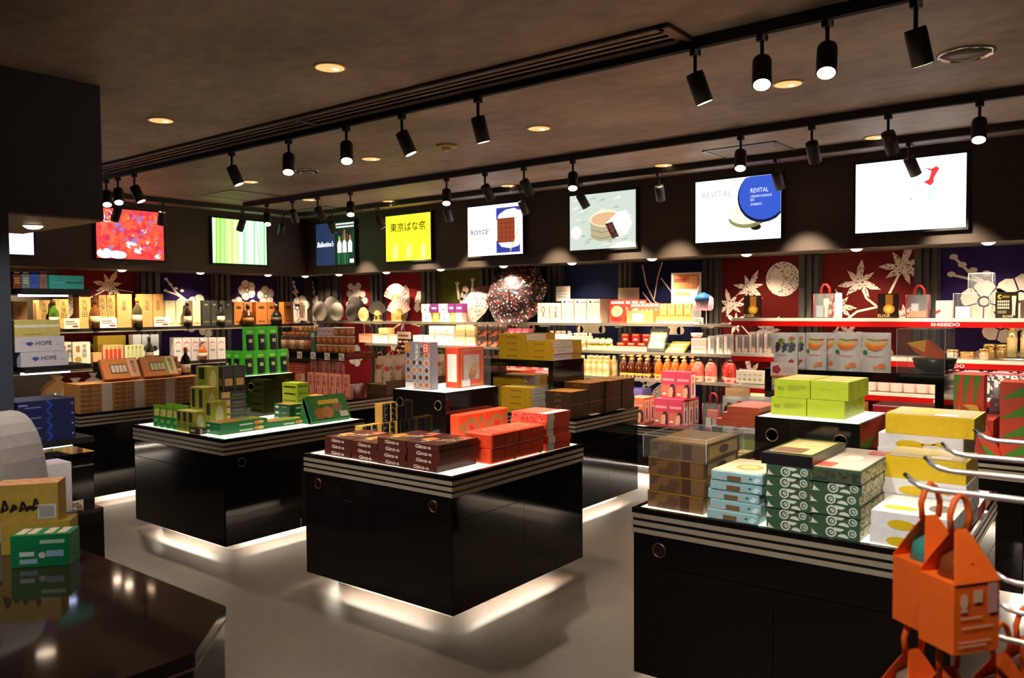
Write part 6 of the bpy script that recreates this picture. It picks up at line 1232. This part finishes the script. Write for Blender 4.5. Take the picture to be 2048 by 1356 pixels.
for j in range(2):
    carton('apple_gift_box', '%s red striped box with an apple picture from the left on the corner island' % ORD[j], 'box', (-7.2 + j * .2, 5.16, T0 + .11), .195, .16, .21, mat((190, 66, 60), .45), multi(oval((226, 150, 90), .4, .3, .25, .22), patch((230, 200, 190), .55, .1, .9, .5), bar((226, 120, 100), 3, 0, 1, .55, .95)), group='red striped apple boxes', key=1)
    carton('white_carton', '%s flat white carton under the apple boxes from the left' % ORD[j], 'box', (-7.2 + j * .2, 5.11, T0), .197, .26, .108, mat((232, 205, 200), .5), patch((206, 150, 150), .1, .3, .9, .4), group='flat white cartons')
def a_pink(mb, s, w, h): mb.txt(s, .36 * w, .92 * h, .2 * h, '久助', mat((60, 36, 32), .5), .002, up=True); mb.rect(s, .44 * w, .12 * h, .58 * w, .4 * h, mat((90, 50, 44), .5)); mb.disc(s, .7 * w, .08 * h, .3 * w, mat((206, 80, 50), .5), .002, .06 * h, n=10)
pp = pouch_mesh(.105, .24, .05, mat((222, 134, 110), .5), a_pink, name='rice_snack_pouch')
for r_, n, z, y in ((0, 6, T0, 5.09), (1, 5, T0 + .12, 5.17)):
    for j in range(n): tag(obj('rice_snack_pouch', pp, None, (-6.72 + j * .108 - .05 * r_, y + .01 * (j % 2), z)), 'salmon pink pouch with dark lettering, %s from the left in the %s row' % (ORD[j], ('front', 'raised rear')[r_]), 'pouch', 'salmon pink pouches')
carton('pouch_step', 'plain pink step under the rear salmon pouches', 'step', (-6.78, 5.165, T0), .56, .12, .118, mat((206, 150, 140), .5))
e = tag(emp('cracker_tray', (-6.06, 5.59, T0 + .0), math.pi / 2), 'long brown tray of cracker bags on the corner island', 'tray'); WD = mat((96, 66, 36), .5)
obj('tray_base', MB().box(0, 0, 0, .95, .3, .1, WD).box(0, 0, .1, .95, .012, .14, WD), e)
def a_crk(mb, s, w, h): mb.txt(s, .42 * w, .72 * h, .2 * h, 'うべい', mat((40, 30, 30), .5), .003, up=True, bold=True); mb.disc(s, .25 * w, .6 * h, .2 * w, mat((206, 90, 60), .5), .002, .1 * h, n=10); mb.disc(s, .75 * w, .2 * h, .25 * w, mat((216, 150, 90), .5), .002, .12 * h, n=10)
ck = pouch_mesh(.15, .27, .07, mat((226, 200, 176), .35), a_crk, name='bag'); lp = MB().tube([(.04, .035, .255), (.05, .035, .3), (.075, .03, .315), (.1, .035, .3), (.11, .035, .255)], .005, mat((230, 190, 160), .6), 6, False).mesh('cord')
for r_ in range(2):
    for j in range(6):
        e = tag(emp('cracker_bag', (-6.085 - r_ * .13, 5.6 + j * .152, T0 + .102 + .015 * r_), math.pi / 2), 'cracker bag with cord loop, %s from the near end, %s row of tray' % (ORD[j], ('front', 'rear')[r_]), 'bag', 'cracker bags with cord loops'); bb = obj('bag', ck, e); obj('cord', lp, bb)
tag(obj('notice_card', MB().box(0, 0, 0, .2, .004, .1, PAPER).rect(front(), .01, .01, .08, .09, mat((30, 26, 26), .5)), None, (-6.035, 5.85, T0 + .14), math.pi / 2), 'black and white notice card on the cracker tray', 'price card')

# ================================================================== FAR LEFT ISLAND WITH TAN BOXES
WOOD = mat((196, 136, 72), .5, vary=.15)
def a_wd(mb, w, d, h):
    f = front(); mb.rect(f, .02 * w, .1 * h, .4 * w, .9 * h, speckle((120, 80, 40), (160, 110, 60), 70, .45, .55)); mb.rect(f, .42 * w, .1 * h, .62 * w, .9 * h, mat((150, 100, 70), .5)); mb.rect(f, .66 * w, .0, .96 * w, h, mat((206, 186, 170), .5)); 
for c in range(4):
    for k in range(6): carton('wood_grain_box', 'tan flat box, %s from the bottom in the %s stack from the near end' % (ORD[k], ORD[c]), 'box', (-7.16, 3.075 + c * .29, T0 + k * .041), .285, .3, .0405, WOOD, a_wd, rz=math.pi / 2, group='tan flat boxes', key=1)
f0 = Vector((-.5, 0, .87)).normalized()
for j in range(2):
    mb = MB(); f = Fr((0, 0, 0), (0, 1, 0), f0); W, H = .33, .2; mb.prism(f, [(0, 0), (W, 0), (W, H), (0, H)], .04, mat((196, 120, 56), .5)); mb.rect(f, .07, .05, .22, .14, mat((110, 76, 50), .4)); 
    for k in range(4): mb.rect(f, .08 + k * .035, .06, .108 + k * .035, .13, mat((206, 190, 170) if j == 0 else (190, 196, 150), .4), .002)
    mb.rect(f, .235, .01, .32, H - .01, mat((222, 170, 140) if j == 0 else (214, 190, 140), .5)); mb.txt(f, .26, .18, .04, '詰合せ', mat((80, 50, 40), .5), .003, up=True)
    if j: mb.rect(f, .21, .01, .24, H - .01, mat((150, 150, 50), .5), .0018)
    e = tag(emp('wood_gift_box', (-7.22, 3.32 + j * .36, T0 + .25)), 'tilted tan gift box with a window of %s bottles' % ('pink', 'green')[j], 'box'); o = obj('tilted_box', mb, e); o.location = (0, 0, .045 * .5)
    obj('prop', MB().box(-.16, .05, -.003, -.1, .28, .12, WOOD), e)
film = mat((226, 190, 160), .2, alpha=.75)
for j, (x, y, r, c) in enumerate([(-7.93, 3.22, .15, (206, 150, 90)), (-7.62, 3.24, .15, (206, 180, 160)), (-8.2, 3.3, .14, (196, 120, 70)), (-8.12, 3.62, .13, (214, 190, 170))]):
    mb = MB().lathe([(r * .8, 0), (r, .06), (r * .92, .14), (r * .5, .2), (r * .12, .23), (r * .3, .27)], mat(c, .2, alpha=.9), 12); o = tag(obj('gift_bundle', mb, None, (x, y, T0 + .0)), 'cellophane wrapped bundle on the tan box island, %s' % ['leftmost', 'nearest the tilted boxes', 'rearmost', 'front one'][j], 'bundle', 'cellophane wrapped bundles')
    o.location.z = T0
for j in range(2): carton('low_carton', 'tan low carton behind the stacked tan boxes, %s one' % ('near', 'far')[j], 'carton', (-7.48, 3.55 + j * .35, T0), .3, .3, .235, WOOD, None, rz=math.pi / 2)
for j, (y, c) in enumerate([(3.82, ((150, 110, 80), (236, 215, 190), (220, 190, 150))), (4.05, ((34, 24, 22), (196, 110, 60), (226, 214, 180)))]): bottle('liqueur_bottle', ('tan bottle with pale cap at the far end of the tan boxes', 'black liqueur bottle with orange cap at the far end of the tan boxes')[j], (-7.36, (4.06, 4.16)[j], T0 + .246 * 0 + .236), .045, .2 + .08 * j, 'wine', c)
e = tag(emp('dark_display_board', (-8.3, 3.7, T0)), 'dark low display board behind the bottles', 'board'); obj('board', MB().box(0, 0, 0, .03, .55, .36, MATTE), e); obj('edge', MB().box(0, 0, .36, .03, .55, .366, CHROME), e)

# ================================================================== LEFT WALL SHELVES
SAKE, SAK2, CRM, DGN, ORB = mat((222, 176, 100), .55), mat((216, 156, 92), .55), mat((232, 214, 170), .55), mat((52, 54, 44), .5), mat((190, 116, 50), .5)
def a_sake(mb, w, d, h): f = front(); mb.txt(f, .5 * w - .1 * h, .93 * h, .17 * h, '久保田', mat((70, 50, 30), .5), .002, up=True); mb.line(f, [(.05 * w, .12 * h), (.95 * w, .3 * h)], .006, mat((190, 140, 60), .5)); mb.rect(Fr((0, d, 0), (0, -1, 0), (0, 0, 1)), .1 * d, .05 * h, .5 * d, .9 * h, mat((150, 110, 56), .5))
GL = 'sake boxes on the top left shelf'
def a_sake2(mb, w, d, h): mb.txt(front(), .5 * w - .08 * h, .8 * h, .14 * h, '五年', mat((70, 50, 30), .5), .002, up=True)
for j, (a, b, p, m, art) in enumerate([(26, 55, 603, SAK2, a_sake2), (78, 101, 600, SAKE, a_sake), (118, 138, 598, SAKE, a_sake), (158, 182, 594, SAKE, a_sake), (198, 213, 590, SAKE, a_sake), (214, 230, 590, SAKE, a_sake), (234, 264, 588, SAK2, a_sake2), (284, 305, 588, SAK2, a_sake2), (306, 327, 588, SAK2, a_sake2)]):
    lf('sake_box', '%s tan sake box from the left on the top left shelf' % ORD[j], 'box', a, b, p, L1, m, art, d=.16, group=GL)
for j, (a, b) in enumerate([(331, 351), (352, 371), (385, 401)]): lf('cream_bottle_box', '%s cream whisky box from the left on the top left shelf' % ORD[j], 'box', a, b, 601, L1, CRM, patch((196, 160, 90), .15, .06, .85, .14), d=.12, group='cream whisky boxes')
for j, (a, b) in enumerate([(404, 421), (422, 436), (449, 465)]): lf('dark_bottle_box', '%s dark green whisky box from the left on the top left shelf' % ORD[j], 'box', a, b, 601, L1, DGN, multi(patch((120, 110, 70), .15, .12, .85, .18), patch((150, 140, 90), .3, .8, .7, .86)), d=.12, group='dark green whisky boxes')
for j, (a, b) in enumerate([(468, 487), (488, 504), (512, 534), (535, 551), (568, 587)]): lf('orange_bottle_box', '%s orange brandy box from the left on the top left shelf' % ORD[j], 'box', a, b, 604, L1, ORB, multi(oval((80, 50, 30), .5, .75, .3, .07), patch((110, 66, 30), .2, .1, .8, .16)), d=.12, group='orange brandy boxes')
def lb(name, lab, px, r, h, kind, cols, z=L1, X=-9.7): return bottle(name, lab, (X, onx(px, 640, X)[1], z), r, h, kind, cols)
lb('sake_bottle', 'green sake bottle between tan boxes on the top left shelf', 108, .05, .33, 'wine', ((70, 110, 30), (120, 90, 40), (226, 190, 150)))
lb('sake_bottle', 'brown sake bottle with pale label on the top left shelf', 190, .055, .34, 'wine', ((120, 70, 36), (100, 60, 36), (222, 180, 140)))
lb('sake_bottle', 'dark sake bottle with gold neck on the top left shelf', 275, .055, .36, 'wine', ((70, 66, 34), (226, 170, 60), (222, 190, 140)))
lb('whisky_bottle', 'dark whisky bottle before the cream boxes', 375, .05, .3, 'wine', ((40, 22, 16), (30, 24, 20), (222, 200, 160)))
lb('whisky_bottle', 'dark whisky bottle before the dark green boxes', 442, .05, .29, 'wine', ((36, 30, 20), (30, 26, 20), (222, 206, 160)))
lb('brandy_bottle', 'squat brown brandy bottle with gold tassel', 496, .075, .28, 'squat', ((76, 36, 14), (40, 28, 20), (160, 100, 40)), X=-9.66)
lb('brandy_bottle', 'squat black brandy bottle near the wall corner', 553, .075, .28, 'squat', ((30, 28, 18), (34, 30, 24), (70, 50, 26)), X=-9.66)
for j, (px, w) in enumerate([(128, .17), (200, .2), (308, .2)]): price('%s pale price card from the left on the top left shelf' % ORD[j], (-9.665, onx(px, 645, -9.665)[1], L1 + .001), w, .12, math.pi / 2)
L2Z = L2
def a_whi(mb, w, d, h): mb.disc(front(), .5 * w, .72 * h, .32 * w, mat((170, 70, 70), .5), r2=.1 * h); mb.disc(front(), .5 * w, .7 * h, .26 * w, mat((206, 196, 190), .5), .002, .07 * h); mb.rect(front(), .2 * w, .4 * h, .8 * w, .47 * h, mat((130, 124, 124), .5))
for j in range(6): lf('whisky_box', '%s pale grey whisky box from the left on the lower left shelf' % ORD[j], 'box', 348 + j * 17.3, 364.5 + j * 17.3, 675, L2Z, mat((196, 184, 178), .5), a_whi, d=.11, group='pale grey whisky boxes')
lb('whisky_bottle', 'amber whisky bottle before the pale grey boxes', 404, .055, .28, 'squat', ((176, 84, 26), (206, 190, 180), (196, 170, 150)), L2Z)
def a_cho(mb, w, d, h): f = front(); mb.txt(f, .55 * w, .92 * h, .16 * h, '芋焼酎', mat((60, 50, 40), .5), .002, up=True); mb.disc(f, .3 * w, .3 * h, .2 * w, mat((196, 160, 60), .5), .0015, .12 * h); mb.rect(f, .2 * w, .6 * h, .4 * w, .85 * h, mat((170, 120, 60), .5))
for j, (a, b) in enumerate([(124, 143), (145, 181)]): lf('shochu_box', 'white spirit box with brush lettering, %s one on the lower left shelf' % ('left', 'right')[j], 'box', a, b, 684, L2Z, mat((232, 224, 196), .5), a_cho, d=.13)
lf('yellow_bottle_box', 'yellow box behind the small red bottle set', 'box', 195, 252, 671, L2Z, mat((206, 170, 30), .5), None, X=-9.95, d=.12)
def a_set(c):
    def f(mb, w, d, h):
        for k in range(4): mb.rect(front(), (.1 + k * .21) * w, .2 * h, (.26 + k * .21) * w, .8 * h, mat(c, .4)); mb.rect(front(), (.13 + k * .21) * w, .8 * h, (.23 + k * .21) * w, .95 * h, mat((130, 150, 60), .4))
        mb.rect(front(), 0, .0, w, .1 * h, mat((236, 220, 200), .4), .002)
    return f
lf('bottle_set', 'red set of small bottles on the lit lower left shelf', 'set', 206, 247, 690, L2Z, mat((210, 150, 110), .4), a_set((176, 60, 36)), d=.09); lf('bottle_set', 'green set of small bottles on the lit lower left shelf', 'set', 250, 288, 690, L2Z, mat((222, 214, 170), .4), a_set((190, 196, 130)), d=.09)
lf('tan_box', 'small tan box left of the red bottle set', 'box', 186, 204, 705, L2Z, mat((206, 150, 96), .5), None, d=.09)
for j, (a, b) in enumerate([(266, 283), (284, 299), (301, 318)]): lf('crest_bottle_box', '%s white spirit box with a dark crest and black base from the left' % ORD[j], 'box', a, b, 669, L2Z, mat((206, 206, 206), .5), multi(patch((26, 24, 26), 0, 0, 1, .25), oval((40, 40, 50), .5, .5, .3, .1)), d=.11, X=-9.82, group='white boxes with dark crest')
lb('sparkling_bottle', 'dark sparkling wine bottle before the white crest boxes', 297, .05, .33, 'wine', ((28, 30, 24), (60, 56, 50), (110, 80, 60)), L2Z)

# ================================================================== CHECKOUT SHELVES
gx_ = gx + .0
def gbox(name, lab, cat, p0, p1, p2, p3, z, m, art=None, d=.12, X=-4.81):
    a, b = onx(p0, p3, X), onx(p1, p3, X); h = onx((p0 + p1) / 2, p2, X)[2] - z
    return carton(name, lab, cat, (X, a[1], z), b[1] - a[1], d, h, m, art, math.pi / 2)
gbox('teal_box', 'teal flat box on the topmost checkout shelf', 'box', 99, 168, 551, 580, 1.815, mat((60, 168, 156), .5), multi(patch((40, 90, 90), .48, .42, .98, .52), patch((110, 190, 180), .1, .42, .4, .5)), .2)
rd = random.Random(12)
for r_ in range(2):
    for j in range(4):
        gbox('small_pack', '%s small pack from the left, %s layer on the topmost checkout shelf' % (ORD[j], ('lower', 'upper')[r_]), 'pack', 27 + j * 17.5, 43 + j * 17.5, 548, 580, 1.815 + .092 * r_, mat([(120, 60, 40), (120, 130, 130), (70, 100, 190), (150, 110, 100)][j] if r_ == 0 else [(130, 70, 44), (150, 150, 140), (110, 140, 210), (170, 120, 130)][j], .35), bar(((206, 160, 110), (206, 206, 200), (40, 60, 150), (110, 90, 80))[j], 3), .08).scale.z = .09 / max(.02, onx(35, 548, -4.81)[2] - 1.815)
def a_hope(mb, w, d, h):
    f = front(); k = mat((80, 84, 120), .5); mb.txt(f, .42 * w, .42 * h, .28 * h, 'HOPE', k, .002, w=.32 * w, bold=True)
    mb.pr(f, [(.22 * w, .55 * h), (.26 * w, .65 * h), (.34 * w, .65 * h), (.38 * w, .55 * h), (.3 * w, .36 * h)], mat((66, 90, 170), .4)); mb.rect(f, .82 * w, .42 * h, .93 * w, .47 * h, mat((150, 150, 170), .5))
gbox('cigarette_carton', 'white carton with a blue diamond, lower of the pair on the middle checkout shelf', 'carton', 42, 137, 703, 728, 1.385, mat((206, 200, 206), .4), a_hope, .28)
o = gbox('cigarette_carton', 'white carton with a blue diamond, upper of the pair on the middle checkout shelf', 'carton', 29, 130, 703, 728, 1.385, mat((206, 200, 206), .4), a_hope, .28); h_ = o.dimensions.z if o.dimensions.z > .01 else .075
h_ = onx(85, 703, -4.81)[2] - 1.385; o.location.z += h_ + .001
o = gbox('yellow_carton', 'pale yellow wrapped carton on the white cartons of the checkout shelf', 'carton', 28, 122, 700, 728, 1.385, mat((206, 190, 110), .25), multi(patch((232, 226, 206), .02, .55, .98, .72), bar((170, 150, 70), 1, .2, .6, .1, .3)), .28); o.location.z += 2 * h_ + .002
def a_nav(mb, w, d, h): mb.rect(front(), .05 * w, .55 * h, .2 * w, .7 * h, mat((130, 140, 190), .5)); mb.rect(front(), .15 * w, .3 * h, .42 * w, .42 * h, mat((110, 120, 170), .5)); mb.pr(front(), [(.5 * w, 0), (.56 * w, .5 * h), (.48 * w, h), (.54 * w, h), (.62 * w, .5 * h), (.56 * w, 0)], mat((36, 70, 150), .4)); mb.rect(front(), .94 * w, .45 * h, .97 * w, .6 * h, mat((170, 180, 206), .5))
zt = onx(90, 800, -4.81)[2]; hb = (zt - .965) / 4
for k in range(4): carton('navy_carton', 'navy blue carton with white print, %s from the bottom on the lowest checkout shelf' % ORD[k], 'carton', (-4.81, onx(32, 870, -4.81)[1], .965 + k * hb), onx(151, 870, -4.81)[1] - onx(32, 870, -4.81)[1], .28, hb * .985, mat((34, 38, 84), .35), a_nav, math.pi / 2, 'navy cartons on the checkout shelf', key=1)

# ================================================================== CHECKOUT COUNTER IN FRONT
P = [(-1.719, 0.2), (-1.714, .975), (-1.918, 1.182), (-3.9, 1.182), (-3.9, .2)]
e = tag(emp('checkout_counter', (0, 0, 0)), 'dark glossy checkout counter with a cut corner at lower left', 'counter'); GLS = mat((40, 31, 26), .06, vary=.03)
obj('worktop', MB().prism(Fr((0, 0, .9), (1, 0, 0), (0, 1, 0)), P, .03, GLS), e)
obj('edge_trim', MB().prism(Fr((0, 0, .866), (1, 0, 0), (0, 1, 0)), P, .006, STEEL), e)
Q = [(-1.724, .2), (-1.719, .973), (-1.92, 1.177), (-3.895, 1.177), (-3.895, .2)]; obj('cabinet', MB().prism(Fr((0, 0, .858), (1, 0, 0), (0, 1, 0)), Q, .858, BLACK), e)
FZ = .901
f2 = Fr((0, 0, 0), (1, 0, 0), (0, 0, 1))
def a_gr(mb, w, d, h):
    f = front(); b = mat((150, 190, 220), .45)
    mb.rect(f, .15 * w, .1 * h, .45 * w, .25 * h, b); mb.rect(f, .15 * w, .34 * h, .4 * w, .48 * h, mat((210, 225, 230), .45)); mb.rect(f, .6 * w, .3 * h, .9 * w, .5 * h, b); mb.disc(f, .53 * w, .36 * h, .06 * w, mat((206, 226, 214), .45), r2=.1 * h); mb.rect(f, .5 * w, .72 * h, .92 * w, .84 * h, mat((170, 220, 190), .45))
    t = top(h); 
    for a in (.05, .24, .53, .76): mb.rect(t, a * w, .15 * d, (a + .15) * w, .9 * d, mat((206, 200, 180), .5))
q0, q1 = onz(22, 1137, .9), onz(140, 1130, .9)
an = math.atan2(q1[1] - q0[1], q1[0] - q0[0]); ln = math.hypot(*(q1 - q0)[:2])
carton('green_box', 'green box with blue and white print on the checkout counter', 'box', (q0[0], q0[1], FZ), ln, .09, .098, mat((20, 130, 80), .4), a_gr, an)
def a_ylw(mb, w, d, h):
    f = front(); k = mat((40, 32, 16), .5)
    for a, s_ in ((.12, 1), (.26, .8), (.4, .9), (.5, .7), (.6, 1)): mb.line(f, [(a * w, .3 * h), ((a + .05) * w, .62 * h * s_), ((a + .1) * w, .4 * h), ((a + .02) * w, .35 * h)], .008, k)
    mb.rect(f, .68 * w, .08 * h, .97 * w, .46 * h, mat((214, 214, 220), .5))
    for j in range(9): mb.rect(f, (.71 + j * .026) * w, .12 * h, (.71 + j * .026 + .012) * w, .42 * h, mat((110, 110, 120), .5), .002)
    mb.rect(top(h), 0, 0, w, d, speckle((214, 150, 110), (226, 180, 130), 40), .001)
YB = mat((186, 156, 66), .5, vary=.12)
qa, qb = onz(-12, 1050, 1.0), onz(117, 1041, 1.0); an2 = math.atan2(qb[1] - qa[1], qb[0] - qa[0]); ln2 = math.hypot(*(qb - qa)[:2])
carton('yellow_sweets_box', 'yellow speckled box behind the green one on the checkout counter', 'box', (qa[0] + .02, qa[1] + .012, FZ), ln2 * 1.08, .1, .098, YB, None, an2)
carton('yellow_sweets_box', 'yellow box with black brush marks and barcode, stacked upper on the checkout counter', 'box', (qa[0], qa[1], 1.0), ln2, .1, .125, YB, a_ylw, an2)
ya, yb_ = onx(45, 980, -4.58)[1], onx(144, 980, -4.58)[1]; carton('white_carton', 'white carton with pink top on the low display step', 'carton', (-4.58, ya, .601), yb_ - ya, .17, .27, mat((226, 220, 222), .5), patch((236, 190, 180), .05, .05, .95, .95, 't'), math.pi / 2)
m = MB(); prof = [(0, 0), (.16, 0), (.178, .004), (.186, .02), (.187, .08), (.184, .15), (.178, .21), (.167, .27), (.152, .32), (.132, .362), (.106, .395), (.074, .418), (.04, .428), (0, .43)]
m.prism(Fr((0, 0, 0), (math.cos(.3), math.sin(.3), 0), (0, 0, 1)), prof, .16, mat((206, 202, 206), .4)); m.rect(Fr((0, 0, 0), (math.cos(.3), math.sin(.3), 0), (0, 0, 1)), .02, .12, .13, .16, mat((170, 168, 176), .4))
q = onz(0, 1240, .9); e = tag(emp('card_terminal', (-3.2, 1.0, FZ)), 'white rounded till terminal at the left edge of the checkout counter', 'terminal'); obj('housing', m, e)
price('small tan price card on the low display step', (-4.6, 1.9, .6), .08, .05, math.pi / 2)

# ================================================================== HOOK STAND AT THE RIGHT
e = tag(emp('hook_stand', (.42, 1.3, 0)), 'chrome hook stand at the right edge holding orange bags', 'stand')
obj('back_board', MB().box(0, 0, .5, .03, 1.5, 1.55, MATTE), e)
for y in (.02, 1.44): obj('upright', MB().box(0, y, 0, .04, y + .04, 1.6, CHROME), e)
obj('foot', MB().box(-.2, 0, 0, .25, .05, .03, CHROME), e); obj('foot', MB().box(-.2, 1.44, 0, .25, 1.49, .03, CHROME), e)
clip = mat((90, 90, 96), .3, .8)
for z, tips in ((1.34, [(1966, 877), (1903, 906), (1870, 936), (1832, 972)]), (1.07, [(2001, 1158), (2007, 1217), (1975, 1268)])):
    for t in tips:
        q = onz(*t, z); y = q[1] - 1.3; x = q[0] - .42
        obj('hook', MB().tube([(x - .012, y, z + .012), (x + .01, y, z), (x + .03, y, z - .003), (0, y, z - .003)], .006, mat((225, 225, 230), .3, .6), 8), e)
        obj('hook_tip', MB().tube([(x - .022, y, z + .022), (x + .002, y, z + .004)], .0045, clip, 6), e)
        if z > 1.2 and t[0] < 1950 and t[0] > 1832: obj('price_holder', MB().box(x + .055, y - .03, z - .012, x + .058, y + .03, z + .075, ACRYL), e)
# orange carrier packs
OB = mat((242, 104, 30), .5); OB2 = mat((206, 70, 16), .5)
def carrier(label, loc, rz, s=1., tint=(70, 150, 140)):
    e = tag(emp('carrier_pack', loc, rz), label, 'carrier pack', 'orange carrier packs on the hooks'); w, d, hb, ht = .08 * s, .1 * s, .125 * s, .265 * s
    # local: front (narrow side) faces -y, broad side faces +x ; origin at the hook
    z0 = -ht
    m = MB(); m.box(-w / 2, -d / 2, z0, w / 2, d / 2, z0 + hb, OB); obj('box', m, e)
    for sx in (-1, 1):
        n = 8; V = []; F = []
        for k in range(n + 1):
            t = k / n; z = z0 + hb + (ht - hb - .055 * s) * t; hw = d / 2 * (1 - .74 * t ** 1.15); x = sx * (w / 2 * (1 - t) ** .9 + .002)
            V += [(x, -hw, z), (x, hw, z), (x - sx * .0015, -hw, z), (x - sx * .0015, hw, z)]
        for k in range(n):
            a = 4 * k; F += [(a, a + 1, a + 5, a + 4), (a + 2, a + 6, a + 7, a + 3), (a, a + 4, a + 6, a + 2), (a + 1, a + 3, a + 7, a + 5)]
        m = MB().add(V, F, OB)
        if sx == 1:
            g = Fr((w / 2 + .001, -d / 2, z0), (0, 1, 0), (0, 0, 1)); k_ = mat((232, 190, 160), .5)
            for r_, (a, b, c) in enumerate([(.1, .7, .1), (.1, .8, .16), (.15, .85, .36), (.12, .6, .5)]): m.rect(g, a * d, c * hb, b * d, (c + .025) * hb, k_)
            m.rect(g, .72 * d, .55 * hb, .93 * d, .98 * hb, mat((206, 150, 150), .5)); m.disc(g, .2 * d, .75 * hb, .09 * d, k_, r2=.12 * hb, n=8); m.rect(g, .12 * d, .6 * hb, .28 * d, .64 * hb, k_)
            m.rect(g, .4 * d, .72 * hb, .6 * d, .9 * hb, k_)
        obj('side_flap', m, e)
    a = .02 * s; h0 = -.06 * s
    obj('handle', MB().tube([(0, -.019 * s, h0), (0, -.022 * s, h0 + .03 * s), (0, -.012 * s, h0 + .058 * s), (0, 0, h0 + .066 * s), (0, .012 * s, h0 + .058 * s), (0, .022 * s, h0 + .03 * s), (0, .019 * s, h0)], .0055 * s, OB, 8), e)
    obj('contents', MB().lathe([(.004, z0 + hb - .02), (.036 * s, z0 + hb + .0), (.03 * s, z0 + hb + .03 * s), (.004, z0 + hb + .05 * s)], mat(tint, .15), 12), e)
    return e
y4 = onz(1850, 986, 1.337)[1]
for j, (px, py, z, lab, tint) in enumerate([(1888, 976, 1.345, 'orange carrier pack hanging nearest, right one of the upper hook', (120, 60, 30)), (1838, 968, 1.345, 'orange carrier pack with a green inside, left one of the upper hook', (60, 140, 130))]):
    q = onz(1930 if j == 0 else 1850, 986 if j else 990, 1.337); carrier(lab, (q[0], q[1] + (-.05 if j == 0 else .05), 1.34), -.62, 1.0, tint)
for j, (px, py) in enumerate([(1815, 1262), (1905, 1265), (1995, 1272), (2050, 1222)]):
    q = onz(px, py, 1.067); carrier('orange carrier pack on the lower hooks, %s from the left' % ORD[j], (q[0], q[1] + (.05, -.04, .05, 0)[j], 1.07), -.62, 1.0, (130, 110, 100))
# items of the hook stand that run past the frame
FAB = speckle((40, 38, 48), (226, 216, 214), 34, .47, .53)
fb = pouch_mesh(.27, .2, .1, FAB, lambda mb, s, w, h: mb.rect(s, .0, .86 * h, w, .95 * h, mat((206, 60, 90), .5)), name='fabric_pouch')
for j, px in enumerate((1905, 1962, 2022)): tag(obj('fabric_pouch', fb, None, (ony(px, 780, YR)[0] - .1, YR + .06, .952)), 'black and white patterned pouch, %s from the left on the lower red shelf' % ORD[j], 'pouch', 'patterned pouches on the lower red shelf')
for j, (px, c) in enumerate([(2000, (206, 170, 190)), (2028, (190, 150, 180))]): bottle('hand_cream_bottle', 'pink bottle with white cap at the far right end of the rear island, %s' % ('left', 'right')[j], (min(-.6 + .09 * j, ony(px, 800, 5.9)[0]), 5.75, T0), .04, .36 - .04 * j, 'plain', (c, (232, 226, 226), (150, 60, 110)))
